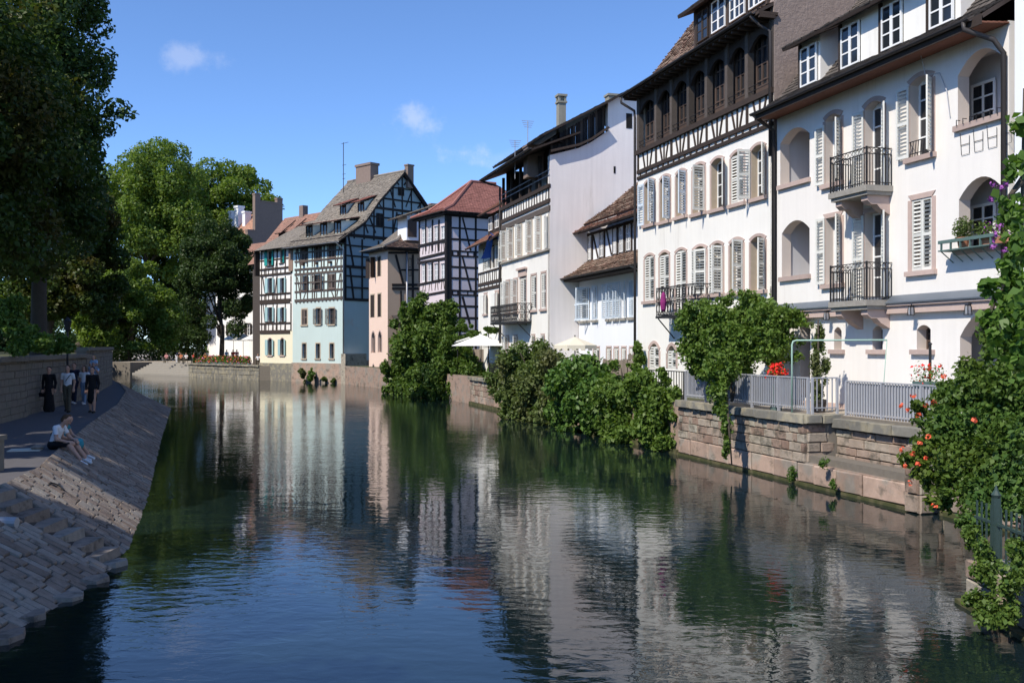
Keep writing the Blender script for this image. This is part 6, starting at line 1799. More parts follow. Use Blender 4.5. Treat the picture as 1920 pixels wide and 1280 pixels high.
# foreground creepers on the right
coral = [(1712, 742, 17.0), (1722, 778, 17.0), (1700, 768, 17), (1735, 760, 17.2), (1690, 842, 16.8), (1712, 850, 16.6), (1726, 832, 16.6), (1740, 818, 16.7), (1735, 858, 16.5), (1697, 872, 16.6), (1752, 948, 16.2), (1705, 905, 16.4), (1826, 788, 15.8), (1750, 755, 17), (1722, 870, 16.5), (1770, 706, 17.2), (1742, 690, 17.4), (1690, 760, 17.2), (1830, 967, 15.6)]
plant('trumpet_creeper', 'big coral-flowered trumpet creeper mounding over the wall at right',
      [(1800, 745, 17.6, 52, 40), (1850, 720, 17, 60, 56), (1905, 740, 16.4, 46, 80), (1770, 800, 17.2, 48, 46), (1830, 810, 16.8, 66, 62), (1890, 850, 16.2, 56, 84), (1790, 880, 16.6, 54, 50), (1845, 910, 16.2, 56, 50), (1900, 940, 15.8, 40, 40), (1735, 775, 17.4, 30, 26), (1735, 890, 16.8, 34, 30), (1880, 640, 16.8, 36, 50), (1745, 835, 17, 34, 34), (1712, 860, 17, 20, 18), (1775, 940, 16.3, 34, 26), (1830, 970, 15.6, 40, 30)],
      40000, .10, 'leaf_trumpet', [[(8.8, 16.0, .6), (8.2, 16.4, 1.6), (7.9, 16.6, 2.6)], [(8.8, 16.0, .6), (7.6, 16.2, 1.2), (7.3, 16.6, 1.7)]], 'climber', seed=10,
      flowers=[(coral, 'orangeflower', 6, .045, .07)])
plant('hanging_creeper', 'heart-leaved creeper hanging in front of the right-hand loggias',
      [(1910, 235, 13.4, 14, 20), (1908, 320, 13.4, 18, 30), (1900, 390, 13.3, 26, 36), (1912, 450, 13.2, 22, 44), (1898, 520, 13.2, 28, 50), (1880, 590, 13.2, 24, 34), (1908, 610, 13, 26, 56), (1853, 545, 13.3, 14, 18), (1912, 690, 13, 20, 40), (1866, 640, 13.2, 14, 30), (1850, 600, 13.3, 10, 12)],
      1500, .13, 'leaf_bright', [[(7.4, 13.4, .6), (7.1, 13.5, 2.6), (6.9, 13.5, 4.6), (6.95, 13.5, 7.2)], [(7.0, 13.5, 4.6), (6.5, 13.4, 4.4), (6.35, 13.3, 3.9)], [(6.95, 13.5, 6.0), (6.6, 13.4, 5.6)]], 'climber', seed=11, up=.05, aspect=.85, shell=.05, rag=1.1,
      flowers=[([(1862, 345, 13.3), (1878, 352, 13.3), (1858, 372, 13.3), (1868, 440, 13.3), (1876, 425, 13.2), (1884, 470, 13.2), (1862, 462, 13.2), (1888, 345, 13.3)], 'purpleflower', 16, .05, .04)])
plant('fence_ivy', 'straggly ivy growing through the dark green iron fence', [(1850, 1060, 13.6, 26, 44), (1890, 1100, 12.6, 36, 40), (1840, 1130, 13.4, 26, 18), (1880, 1160, 12.4, 34, 18), (1815, 1010, 14.2, 16, 30), (1905, 1040, 12.8, 22, 40), (1862, 1150, 12.8, 40, 20)], 4600, .07, 'leaf_ivy', seed=12)
plant('potted_shrub', 'tall slender potted shrub on the terrace behind the railing gap', [(1530, 640, 28.4, 14, 40), (1534, 690, 28.2, 18, 40), (1536, 735, 28.0, 18, 28)], 4200, .085, 'leaf_olive', [[at(1535, 772, 28), at(1534, 600, 28.3)]], 'pot plant', seed=13)
for (i, (px, py, Z, r_, lab)) in enumerate(((567, 703, 103.6, 9, 'small bush at the water below the blue house, left one'), (588, 705, 102.6, 11, 'bright bush at the water below the middle of the blue house'), (607, 712, 101.6, 6, 'low weeds on the blue house stone base, third from left'), (626, 713, 100.8, 6, 'low weeds at the stone base near the blue house corner'))):
    plant('riverside_bush', lab, [(px, py, Z, r_, 12 if i < 2 else 6)], 1800 if i < 2 else 600, .22, 'leaf_olive' if i != 1 else 'leaf_bright', seed=70 + i)
for (i, (px, py, Z, lab)) in enumerate(((1484, 885, 27.0, 'tuft of weeds on the quay wall below the open railing'), (1561, 905, 24.9, 'weed tuft low on the quay wall near the ledge'), (1545, 868, 25.3, 'weed tuft growing on the ledge of the quay wall'), (1737, 905, 21.6, 'green weeds beside the rough pier of the quay wall'))):
    plant('wall_weed', lab, [(px, py, Z, 8, 14)], 260, .06, 'leaf_bright', seed=80 + i)
for (i, (px, py, Z, rx_, ry_, lab)) in enumerate(((40, 640, 33.5, 50, 26, 'ferny shrub on top of the retaining wall at the left edge'), (100, 645, 36.0, 34, 18, 'drooping shrub over the retaining wall beside the lamp'), (15, 590, 35, 40, 34, 'leafy bush behind the person leaning on the wall'))):
    plant('park_shrub', lab, [(px, py, Z, rx_, ry_)], 6000, .14, 'leaf_mid', seed=90 + i)
plant('terrace_vine', 'trailing vine over the dark rail at the end of the cafe wall', [(368, 672, 123.5, 8, 12), (374, 690, 123, 6, 14), (385, 676, 122, 6, 8)], 1500, .26, 'leaf_dark', seed=95)
plant('pergola_ivy', 'green creeper covering the sloping pergola above the parasol', [(860, 635, 70, 20, 7), (890, 627, 68, 22, 7), (920, 618, 66, 20, 7), (870, 612, 71, 14, 12)], 6000, .2, 'leaf_ivy', seed=96)

rng = np.random.default_rng(77)
bl = []
for (xa, ya, xb, yb, h) in ((-48, 30, -50, 72, 6.5), (-50, 72, -64, 112, 6.5), (-64, 112, -58, 124, 9.0), (-60, 120, -58, 150, 9.0), (-58, 150, -36, 152, 9.5), (-36, 152, -20, 175, 11.0), (-36, 30, -48, 30, 6)):
    for k in range(26):
        u = k / 26; bl.append((xa + (xb - xa) * u + rng.normal() * .8, ya + (yb - ya) * u + rng.normal() * .8, 3.0 + rng.uniform(0, h - 3), 1.9, 1.9, 1.9)); bl.append((xa + (xb - xa) * u, ya + (yb - ya) * u, 3.4, 1.8, 1.8, 2.0))
pos, nrm = blob_points(80000, bl, rng)
link('undergrowth', leaf_mesh('undergrowth', pos, nrm, .42 * rng.uniform(.6, 1.3, len(pos)), 'leaf_elm', rng=rng))
tag(bpy.data.objects['undergrowth'], 'dark green undergrowth closing off the park behind the trees', 'undergrowth', kind='stuff')

# ------------------------------------------------------------------ terrace railings, garden furniture, lamps
_bars = {}
def bar_mesh(h, mat, w=.03):
    k = (round(h, 2), mat, w)
    if k not in _bars:
        b = MB(); b.box(-w / 2, w / 2, -w * .3, w * .3, 0, h); _bars[k] = b.mesh('bar', mat)
    return _bars[k]
def railing(label, p, q, zb, zt, spacing, mat='rail', panel=None, post=1.6, w=.032, tip=0.0, name='railing'):
    p, q = Vector((*p, 0)), Vector((*q, 0)); d = q - p; L = d.length; a = math.atan2(d.y, d.x)
    t = thing(name, label, 'railing', T(p.x, p.y, zb) @ RZ(a))
    h = zt - zb
    m = MB(); m.box(0, L, -.025, .025, h - .035, h); m.build('top_rail', mat, t)
    m = MB(); m.box(0, L, -.02, .02, .06, .09); m.build('bottom_rail', mat, t)
    n = max(2, round(L / spacing))
    for i in range(n + 1):
        link('bar', bar_mesh(h - .036 + (tip if tip else 0), mat, w), t, T(.02 + (L - .04) * i / n, 0, 0.0))
    k = max(1, round(L / post))
    for i in range(k + 1):
        m = MB(); x = .03 + (L - .06) * i / k; m.box(x - .025, x + .025, -.045, .03, -.12, h - .037); m.build('post', mat, t)
    if panel:
        x0, x1 = panel
        m = MB(); m.box(x0, x1, .035, .04, .1, h - .06); m.build('screen_panel', 'rail', t)
    return t
wpt = lambda z, off: (rx(z) + off * math.cos(R(QA)), z + off * math.sin(R(QA)))
railing('long grey vertical-bar railing on the river wall below the shrub tree', wpt(34.1, .16), wpt(26.75, .16), 1.98, 2.88, .105, panel=(.1, 6.6))
railing('short open grey railing across the return of the terrace wall', wpt(26.72, .2), wpt(26.72, 1.02), 1.98, 2.88, .15)
railing('grey railing of the set-back terrace stretch beside the coral creeper', wpt(26.5, 1.12), wpt(20.6, 1.12), 1.86, 2.80, .115, panel=(.1, 3.3))

# iron fence of the landing
t = thing('iron_fence', 'dark green spiked iron fence on the low wall at the right edge', 'fence', T(6.68, 14.35, .62) @ RZ(R(-90)))
for zz in (.12, .62): m = MB(); m.box(0, 8, -.02, .02, zz, zz + .035); m.build('rail', 'iron_green', t)
for i in range(58):
    x = .05 + i * .14
    if i % 9 == 4:
        m = MB(); m.box(x - .045, x + .045, -.045, .045, 0, 1.0); m.lathe([(.05, 1.0), (.07, 1.04), (.03, 1.1), (.005, 1.18)], (x, 0, 0), 8); m.build('post', 'iron_green', t)
    else:
        link('picket', bar_mesh(.88, 'iron_green', .03), t, T(x, 0, 0))

# sea-green pipe frame
m = MB(); a, c = at(1485, 720, 27.3), at(1485, 638, 27.3); e = at(1663, 640, 25.9)
m.tube([(a.x, a.y, 1.86), (c.x, c.y, c.z - .12), (c.x + .03, c.y, c.z - .03), (c.x + .12, c.y, c.z), (e.x, e.y, c.z)], .024, 8)
m.tube([(e.x, e.y, c.z), (e.x - .15, e.y, 1.86)], .012, 5)
tag(m.build('pipe_frame', 'pipe_green', smooth=True), 'thin sea-green pipe frame standing over the terrace railing', 'frame')
m = MB(); a = at(1744, 745, 24.2); m.tube([(a.x, a.y, 1.8), (a.x, a.y, 3.75)], .035, 8); m.lathe([(.05, 0), (.05, .03), (.01, .06)], (a.x, a.y, 3.75), 8)
tag(m.build('fence_post', 'iron'), 'thin dark fence post at the right end of the terrace', 'post')

# pots and geraniums
def pot(label, p, r, h, foliage=None, flower=None, name='flower_pot', fmat='leaf_mid', n=500, spread=1.7, tall=1.2, mat='terracotta', nf=60, leaf=.06, seed=1):
    t = thing(name, label, 'flower pot', T(*p)); rng = np.random.default_rng(seed)
    m = MB(); m.lathe([(r * .7, 0), (r * .95, h * .8), (r * 1.06, h * .82), (r * 1.06, h), (r * .9, h), (r * .85, h * .9)], n=14); m.build('pot', mat, t)
    if n:
        c = np.array([(0, 0, h + r * tall * .7, r * spread, r * spread, r * tall)])
        P, Nn = blob_points(n, c, rng, .2); link('foliage', leaf_mesh('foliage', P, Nn, leaf * rng.uniform(.6, 1.3, n), fmat, rng=rng), t)
        if flower:
            P, Nn = blob_points(nf, np.array([(0, 0, h + r * tall * .95, r * spread, r * spread, r * tall)]), rng, .75); link('flowers', leaf_mesh('flowers', P, Nn, .09 * rng.uniform(.7, 1.3, nf), flower, aspect=.9, rng=rng), t)['kind'] = 'stuff'
    return t
def flower_box(label, p, ang, L, leafmat, flowers, n, leaf, seed, w=.22, h=.2, name='flower_box', up=.28, fsz=.09, mat='boxpaint', nf=120):
    t = thing(name, label, 'flower box', T(*p) @ RZ(ang)); rng = np.random.default_rng(seed)
    m = MB(); m.hexa([(-L / 2, -w * .4, 0), (L / 2, -w * .4, 0), (L / 2, w * .4, 0), (-L / 2, w * .4, 0)], [(-L / 2, -w / 2, h), (L / 2, -w / 2, h), (L / 2, w / 2, h), (-L / 2, w / 2, h)]); m.build('trough', mat, t)
    bl = [(-L / 2 + L * (k + .5) / 6, 0, h + up * .5, L / 9 + .08, w * .8, up) for k in range(6)]
    P, Nn = blob_points(n, bl, rng, .3); link('foliage', leaf_mesh('foliage', P, Nn, leaf * rng.uniform(.6, 1.3, n), leafmat, rng=rng), t)
    for fm, frac in flowers:
        k = int(nf * frac); P, Nn = blob_points(k, bl, rng, .85); link('flowers', leaf_mesh('flowers', P, Nn, fsz * rng.uniform(.7, 1.3, k), fm, aspect=.9, rng=rng), t)['kind'] = 'stuff'
    return t
q = wpt(28.7, .34); flower_box('box of bright red geraniums behind the long railing', (q[0], q[1], 2.62), R(-74), .8, 'leaf_mid', [('redflower', 1)], 300, .07, 5, fsz=.10, nf=170)
m = MB(); m.box(q[0] - .12, q[0] + .12, q[1] - .2, q[1] + .2, 1.86, 2.62); tag(m.build('plant_stand', 'boxpaint'), 'narrow stand under the box of red geraniums', 'stand')
q = wpt(23.6, 1.35); flower_box('box of loose red geraniums behind the set-back railing', (q[0], q[1], 2.66), R(-74), .9, 'leaf_bright', [('redflower', 1)], 320, .06, 6, fsz=.085, nf=60, up=.3)
m = MB(); m.box(q[0] - .12, q[0] + .12, q[1] - .25, q[1] + .25, 1.86, 2.66); tag(m.build('plant_stand', 'boxpaint'), 'narrow stand under the box of loose geraniums', 'stand')
a = at(1536, 770, 28); pot('dark pot of the tall slender shrub on the terrace', (a.x, a.y, 1.86), .22, .36, n=0, mat='pipe')
# on the loggia shelf
f = HI.front
for (px, py, lab, r_, hh, n, mt) in ((1806, 472, 'terracotta pot with feathery grey-green plant on the loggia shelf', .15, .26, 700, 'terracotta'), (1843, 474, 'terracotta pot on the loggia shelf beside the dry vine', .12, .2, 250, 'terracotta')):
    s_, z_ = f.p(px, py, -.22); w = HI.mtx @ Vector((s_, -.22, z_)); pot(lab, (w.x, w.y, f.rect(1798, 1884, 331, 462)[2] - .015), r_, hh, n=n, fmat='leaf_olive', leaf=.07, tall=2.0, mat=mt, seed=int(px))
s_, z_ = f.p(1870, 474, -.22); w = HI.mtx @ Vector((s_, -.22, z_))
flower_box('long terracotta trough on the loggia shelf', (w.x, w.y, f.rect(1798, 1884, 331, 462)[2] - .015), R(-73.9), .8, 'leaf_mid', [('purpleflower', .3)], 300, .07, 17, mat='terracotta', h=.16)

def parasol(label, c, r, z0, ztop, zedge, mat, n=4, name='parasol', valance=0.0, rot=0.0, scallop=False):
    t = thing(name, label, 'parasol', T(c[0], c[1], z0) @ RZ(rot))
    m = MB(); m.tube([(0, 0, 0), (0, 0, ztop - z0 + .08)], .03, 8); m.build('pole', 'iron', t)
    m = MB(); m.box(-.25, .25, -.25, .25, 0, .08); m.build('base', 'concrete', t)
    m = MB(); P = [(r * math.cos(2 * math.pi * (i + .5) / n), r * math.sin(2 * math.pi * (i + .5) / n), zedge - z0) for i in range(n)]; ap = (0, 0, ztop - z0)
    for i in range(n):
        a, c_ = Vector(P[i]), Vector(P[(i + 1) % n])
        k = 4
        for j in range(k):
            p0, p1 = a.lerp(c_, j / k), a.lerp(c_, (j + 1) / k); sagm = lambda v, u: Vector((v.x, v.y, v.z - .0))
            m.poly([p0, p1, ap]); m.poly([p1 - Vector((0, 0, .02)), p0 - Vector((0, 0, .02)), Vector(ap) - Vector((0, 0, .02))])
            if valance:
                dz = Vector((0, 0, valance * (1.5 if (scallop and j % 2) else 1)))
                m.quad(p0, p0 - dz, p1 - dz, p1)
    cn = m.build('canopy', mat, t)
    m = MB()
    for q in P: m.tube([(0, 0, zedge - z0 - .12), (q[0] * .97, q[1] * .97, q[2] - .03)], .012, 5)
    m.build('ribs', 'iron', t)['kind'] = 'stuff'
    return t
a = at(902, 648, 66.5); parasol('square white parasol on the small terrace above the ivy hedge', (a.x, a.y), 2.25, 1.8, HC + 22 * 66.5 / FPX + .05, HC + 2 * 66.5 / FPX, 'parasol', 4, rot=.35)
a = at(1078, 648, 50.5); parasol('cream scalloped garden umbrella over the shrubs', (a.x, a.y), 1.15, 1.8, HC + 19 * 50.5 / FPX, HC + 3 * 50.5 / FPX, 'awning', 8, name='garden_umbrella', valance=.18, scallop=True)
# board fences
def board_fence(label, p, q, z0, z1, horiz, k, mat='wood_fence'):
    p, q = Vector((*p, 0)), Vector((*q, 0)); d = q - p; L = d.length
    t = thing('board_fence', label, 'fence', T(p.x, p.y, z0) @ RZ(math.atan2(d.y, d.x)))
    h = z1 - z0
    for i in range(k):
        if horiz: block('board', mat, t, None, (L / 2, random.uniform(-.008, .008), h * (i + .5) / k), (L, .03, h / k - .025))
        else: block('board', mat, t, None, (L * (i + .5) / k, random.uniform(-.008, .008), h / 2 + random.uniform(-.03, .03)), (L / k - .012, .025, h))
    for x in (0.05, L - .05): block('post', mat, t, None, (x, .06, h / 2), (.09, .08, h + .06))
a, c = at(1178, 690, 45.5), at(1216, 690, 44.0); board_fence('grey horizontal-board fence beside the vine column', a.xy, c.xy, 1.8, HC - 14 * 44.7 / FPX, True, 6)
a, c = at(1130, 690, 47), at(1176, 690, 45.6); board_fence('grey upright-board fence in front of the low cottage', a.xy, c.xy, 1.8, HC - 24 * 46 / FPX, False, 12)
a, c = at(874, 690, 71), at(935, 690, 69.5); board_fence('tan upright-board screen behind the white parasol', a.xy, c.xy, 1.8, HC - 5 * 70 / FPX, False, 12)
# dark rail and pergola by the ivy
a, c = at(915, 720, 61), at(955, 735, 54.5); railing('dark iron garden railing on the wall between the ivy and the olive shrub', (rx(61) + .3, 61), (rx(52) + .3, 52), 1.8, 2.75, .16, mat='iron')
railing('dark iron rail between the hedge and the grey terrace railing', (rx(37.5) + .3, 37.5), (rx(34.5) + .3, 34.5), 1.85, 2.85, .22, mat='iron')
t = thing('pergola', 'sloping white-edged pergola frame under the creeper', 'pergola', T(*at(895, 640, 67.5)))
B0 = at(895, 640, 67.5)
for (pa, pb, w_) in (((852, 642, 70), (940, 614, 66), .1), ((852, 640, 72.5), (930, 616, 69.5), .08)):
    m = MB(); m.bar(at(*pa) - B0, at(*pb) - B0, w_); m.build('beam', 'shutter', t)
for (px, py, Z) in ((916, 622, 66.8), (858, 640, 70), (936, 615, 66.2)):
    m = MB(); p = at(px, py, Z); m.bar(p - B0, Vector((p.x, p.y, 1.75)) - B0, .07); m.build('post', 'iron', t)

# street lamps by the path
def lamp(label, x, y, z0, z1):
    t = thing('street_lamp', label, 'street lamp', T(x, y, z0)); h = z1 - z0
    m = MB(); m.lathe([(.12, 0), (.12, .12), (.07, .2), (.05, .9), (.035, h - .5), (.05, h - .48)], n=10); m.build('post', 'iron', t)
    m = MB(); m.lathe([(.05, h - .48), (.09, h - .45), (.17, h - .1), (.2, h - .08), (.05, h + .08), (.01, h + .12)], n=8); m.build('lantern', 'iron', t)
lamp('dark street lamp at the foot of the retaining wall behind the walkers', -18.75, 42.0, PATHZ, 4.85)
lamp('dark street lamp standing on the park side of the taller wall', -22.3, 50, PG, 4.95)

# ---- cafe terrace at the bend
fr = q6
for i in range(7):
    x = 2.9 + i * 2.05
    p = fr @ Vector((x, .12, 1.70))
    flower_box('%s flower box of red and pink blooms on the cafe wall' % ('first', 'second', 'third', 'fourth', 'fifth', 'sixth', 'seventh')[i] + ' from the steps', p, R(-48.7), 1.9, 'leaf_mid', [('orangeflower', .55), ('pinkflower', .4)], 900, .2, 200 + i, w=.3, h=.22, up=.5, fsz=.18, nf=120)
for (px, Z, lab) in ((438, 126, 'white cafe parasol at the left, under the linden'), (456, 122, 'white cafe parasol in the middle of the terrace'), (476, 119, 'white cafe parasol beside the cream house')):
    a = at(px, 630, Z); parasol(lab, (a.x, a.y), 1.7, 1.6, HC + 25 * Z / FPX, HC + 13 * Z / FPX, 'parasol', 4, rot=.6)
def cafe_table(label, x, y):
    t = thing('cafe_table', label, 'table', T(x, y, 1.6)); m = MB(); m.lathe([(.4, .72), (.4, .75)], n=12); m.build('table_top', 'wood_fence', t); m = MB(); m.tube([(0, 0, 0), (0, 0, .72)], .03, 6); m.lathe([(.2, 0), (.2, .02)], n=10); m.build('leg', 'iron', t)
def cafe_chair(label, x, y, a):
    t = thing('cafe_chair', label, 'chair', T(x, y, 1.6) @ RZ(a), 'cafe chairs at the far terrace')
    m = MB(); m.box(-.2, .2, -.2, .2, .43, .46); m.build('seat', 'wood_fence', t); m = MB(); m.box(-.2, .2, .18, .21, .6, .88); m.build('backrest', 'wood_fence', t)
    for dx in (-.18, .18):
        for dy in (-.18, .19): m = MB(); m.box(dx - .012, dx + .012, dy - .012, dy + .012, 0, .43 if dy < 0 else .9); m.build('leg', 'iron', t)

# ------------------------------------------------------------------ people: one continuous surface each, grown from a posed skeleton
def sdf(P, segs, k=.014):
    ds = []
    for (a, b, ra, rb, _m, sq) in segs:
        a, b = np.array(a), np.array(b); ab = b - a; L2 = max(ab @ ab, 1e-9)
        q = P - a
        t = np.clip(q @ ab / L2, 0, 1)
        v = q - t[:, None] * ab
        d = np.sqrt((v[:, 0] / sq[0]) ** 2 + (v[:, 1] / sq[1]) ** 2 + v[:, 2] ** 2) - (ra + (rb - ra) * t)
        ds.append(d)
    D = np.stack(ds, 1)
    m = D.min(1)
    return m - k * np.log(np.exp(-(D - m[:, None]) / k).sum(1)), D

def surface(segs, h):
    pts = np.array([s[0] for s in segs] + [s[1] for s in segs]); rad = max(max(s[2], s[3]) * max(s[5]) for s in segs) + 3 * h
    lo, hi = pts.min(0) - rad, pts.max(0) + rad
    n = np.ceil((hi - lo) / h).astype(int) + 1
    ax = [lo[i] + h * np.arange(n[i]) for i in range(3)]
    G = np.stack(np.meshgrid(*ax, indexing='ij'), -1).reshape(-1, 3)
    f, _ = sdf(G, segs); F = f.reshape(n)
    ins = F < 0
    c = ins[:-1, :-1, :-1].astype(int)
    for i, j, k in ((1, 0, 0), (0, 1, 0), (0, 0, 1), (1, 1, 0), (1, 0, 1), (0, 1, 1), (1, 1, 1)):
        c = c + ins[i:n[0] - 1 + i, j:n[1] - 1 + j, k:n[2] - 1 + k]
    act = (c > 0) & (c < 8)
    idx = -np.ones(act.shape, int); idx[act] = np.arange(act.sum())
    V = lo + (np.argwhere(act) + .5) * h
    for _ in range(3):
        f0, _d = sdf(V, segs); g = np.stack([(sdf(V + e, segs)[0] - f0) / .002 for e in np.eye(3) * .002], 1)
        g /= np.maximum(np.linalg.norm(g, axis=1, keepdims=True), 1e-6)
        V = V - np.clip(f0, -h * .6, h * .6)[:, None] * g
    faces = []
    for axis in range(3):
        sl0 = [slice(None)] * 3; sl1 = [slice(None)] * 3; sl0[axis] = slice(0, -1); sl1[axis] = slice(1, None)
        s0, s1 = ins[tuple(sl0)], ins[tuple(sl1)]
        for e in np.argwhere(s0 != s1):
            u, w = [(1, 2), (2, 0), (0, 1)][axis]
            if e[u] == 0 or e[w] == 0 or e[u] >= n[u] - 1 or e[w] >= n[w] - 1: continue
            q = []
            for du, dw in ((-1, -1), (0, -1), (0, 0), (-1, 0)):
                cc = list(e); cc[u] += du; cc[w] += dw; q.append(idx[tuple(cc)])
            if min(q) < 0: continue
            faces.append(q if ins[tuple(e)] else q[::-1])
    fa = np.array(faces)
    ctr = V[fa].mean(1)
    _, D = sdf(ctr, segs)
    return V, faces, D.argmin(1)

MAT['skin'] = M('skin', (0.50, 0.29, 0.21), 0.6, 0.06, 8.0)
MAT['skin_dark'] = M('tanned_skin', (0.34, 0.19, 0.13), 0.6, 0.06, 8.0)
for nm, c in (('c_black', (0.010, 0.010, 0.012)), ('c_white', (0.72, 0.72, 0.74)), ('c_navy', (0.018, 0.024, 0.05)), ('c_jeans', (0.20, 0.27, 0.38)), ('c_teal', (0.04, 0.26, 0.32)), ('c_khaki', (0.10, 0.085, 0.06)),
              ('c_red', (0.55, 0.05, 0.03)), ('c_lblue', (0.30, 0.45, 0.62)), ('c_pink', (0.62, 0.28, 0.28)), ('c_orange', (0.60, 0.20, 0.08)), ('h_dark', (0.018, 0.012, 0.009)), ('h_brown', (0.07, 0.04, 0.022)), ('h_blond', (0.30, 0.19, 0.09)), ('shoe_w', (0.65, 0.65, 0.66)), ('shoe_d', (0.02, 0.018, 0.016))):
    MAT[nm] = M('cloth_' + nm, c, 0.85, 0.15, 9.0, 0.2, 40)

O1 = (1, 1)
def hand(segs, w, d, mi):
    """palm, four curled fingers and a thumb from the wrist w along direction d"""
    d = Vector(d).normalized(); w = Vector(w); s = d.cross(Vector((0, 1, 0)));
    if s.length < .1: s = d.cross(Vector((1, 0, 0)))
    s.normalize(); n = s.cross(d)
    pm = w + d * .075
    segs.append((tuple(w), tuple(pm), .026, .030, mi, O1))
    for i, ln in enumerate((.062, .072, .068, .052)):
        r0 = pm + s * (.024 - .016 * i); r1 = r0 + d * ln * .6 + n * .008; r2 = r1 + d * ln * .35 + n * .022
        segs.append((tuple(r0), tuple(r1), .0095, .0088, mi, O1)); segs.append((tuple(r1), tuple(r2), .0088, .0075, mi, O1))
    th = w + d * .03 + s * .024
    segs.append((tuple(th), tuple(th + d * .04 + s * .026 + n * .01), .011, .009, mi, O1))

def person(label, loc, rot, J, fit, hair='h_dark', hairlen=0.0, h=.017, scale=1.0, cat='person', skirt=None, strap=False, sleeve=.5, hands=True, group=None, skin='skin', trousers_to=1.0):
    """J: joint positions; fit: (top, bottom, shoes) material names; faces local -y"""
    mats = [skin, fit[0], fit[1], fit[2]]
    S = []
    V3 = lambda k: np.array(J[k], float)
    pel, ch, nk, hd = V3('pelvis'), V3('chest'), V3('neck'), V3('head')
    S.append((pel + (-.055, 0, 0), pel + (.055, 0, 0), .115, .115, 2, (1.0, .92)))
    mid = pel * .55 + ch * .45
    S.append((pel + (pel * 0) + (ch - pel) * .12, mid, .118, .112, 1, (1.12, .86)))
    S.append((mid, ch, .115, .125, 1, (1.22, .84)))
    shl, shr = V3('shl'), V3('shr')
    S.append((shl * .85 + ch * .15, shr * .85 + ch * .15, .062, .062, 1, O1))
    S.append((ch * .3 + nk * .7, nk + (hd - nk) * .45, .052, .047, 0, O1))
    up = (hd - nk) / np.linalg.norm(hd - nk)
    S.append((hd - up * .045 + (0, -.008, 0), hd + up * .035, .072, .083, 0, (.92, 1.10)))
    fw = np.array(J.get('look', (0, -1, 0)), float); fw /= np.linalg.norm(fw)
    S.append((hd + fw * .082 + up * .012, hd + fw * .104 - up * .018, .010, .014, 0, O1))          # nose
    S.append((hd + fw * .055 - up * .075, hd + fw * .066 - up * .08, .034, .030, 0, O1))            # chin
    sd = np.cross(up, fw)
    for sg in (1, -1): S.append((hd + sd * sg * .078 + up * .015, hd + sd * sg * .080 - up * .02, .014, .011, 0, O1))   # ears
    for s_ in ('l', 'r'):
        a, e, w = V3('sh' + s_), V3('el' + s_), V3('wr' + s_)
        m_ = a + (e - a) * sleeve if sleeve <= 1 else e
        if sleeve >= 2: S.append((a, e, .056, .046, 1, O1)); S.append((e, w, .045, .034, 1, O1))
        else: S.append((a, a + (e - a) * sleeve, .058, .052, 1, O1)); S.append((a + (e - a) * sleeve, e, .045, .040, 0, O1)); S.append((e, w, .041, .028, 0, O1))
        if hands: hand(S, w, w - e, 0)
        hp, kn, an = V3('hip' + s_), V3('kn' + s_), V3('an' + s_)
        lm = 2 if not skirt else 0
        S.append((hp, kn, .088 if not skirt else .08, .060, lm, O1))
        c = kn + (an - kn) * trousers_to
        if skirt or trousers_to < .99:
            S.append((kn, kn + (an - kn) * .35, .056, .056, 0 if skirt else (2 if trousers_to > .3 else 0), O1)); S.append((kn + (an - kn) * .35, an, .056, .038, 0, O1))
        else:
            S.append((kn, an, .062, .056, 2, O1))
        to = V3('to' + s_) if 'to' + s_ in J else an + np.array((0, -.14, -.055))
        S.append((an + (0, .03, -.05), to, .040, .036, 3, (1.05, 1.0)))
    if skirt:
        z, r0, r1, fl = skirt
        tgt = np.array(J.get('hem', (pel[0], pel[1], z)), float)
        S.append((pel + (0, 0, .05), tgt, r0, r1, 2, (1.0, fl)))
    S = [(np.array(a) * scale, np.array(b) * scale, ra * scale, rb * scale, m_, q) for a, b, ra, rb, m_, q in S]
    V, Fc, si = surface(S, h)
    me = bpy.data.meshes.new('person')
    me.from_pydata([tuple(v) for v in V], [], [tuple(int(i) for i in q) for q in Fc])
    for m_ in mats: me.materials.append(MAT[m_])
    me.polygons.foreach_set('material_index', [S[i][4] for i in si])
    me.polygons.foreach_set('use_smooth', [True] * len(me.polygons))
    o = tag(link('person', me, None, T(*loc) @ RZ(rot)), label, cat, group)
    # hair
    H = [(hd - fw * .022 + up * .03, hd - fw * .03 + up * .055, .083, .082, 0, (.98, 1.06)), (hd - fw * .045 - up * .02, hd - fw * .03 + up * .04, .070, .078, 0, O1)]
    if hairlen:
        H.append((hd - fw * .05, hd - fw * .07 - up * hairlen, .078, .055, 0, (1.1, .7)))
        for sg in (1, -1): H.append((hd + sd * sg * .07 + up * .03, hd + sd * sg * .085 - up * hairlen * .8 - fw * .02, .034, .030, 0, O1))
    H = [(np.array(a) * scale, np.array(b) * scale, ra * scale, rb * scale, m_, q) for a, b, ra, rb, m_, q in H]
    V, Fc, si = surface(H, h)
    me = bpy.data.meshes.new('hair'); me.from_pydata([tuple(v) for v in V], [], [tuple(int(i) for i in q) for q in Fc]); me.materials.append(MAT[hair]); me.polygons.foreach_set('use_smooth', [True] * len(me.polygons))
    link('hair', me, o)
    for sg in (1, -1):
        e = (hd + fw * .083 + up * .012 + sd * sg * .031) * scale
        m = MB(); m.lathe([(.002, -.008), (.009, -.004), (.009, .004), (.002, .008)], tuple(e), 6); m.build('eye', 'dark', o)
    m = MB(); e = (hd + fw * .092 - up * .047) * scale; m.box(e[0] - .02 * scale, e[0] + .02 * scale, e[1] - .006, e[1] + .006, e[2] - .004, e[2] + .004); m.build('mouth', 'c_red', o)
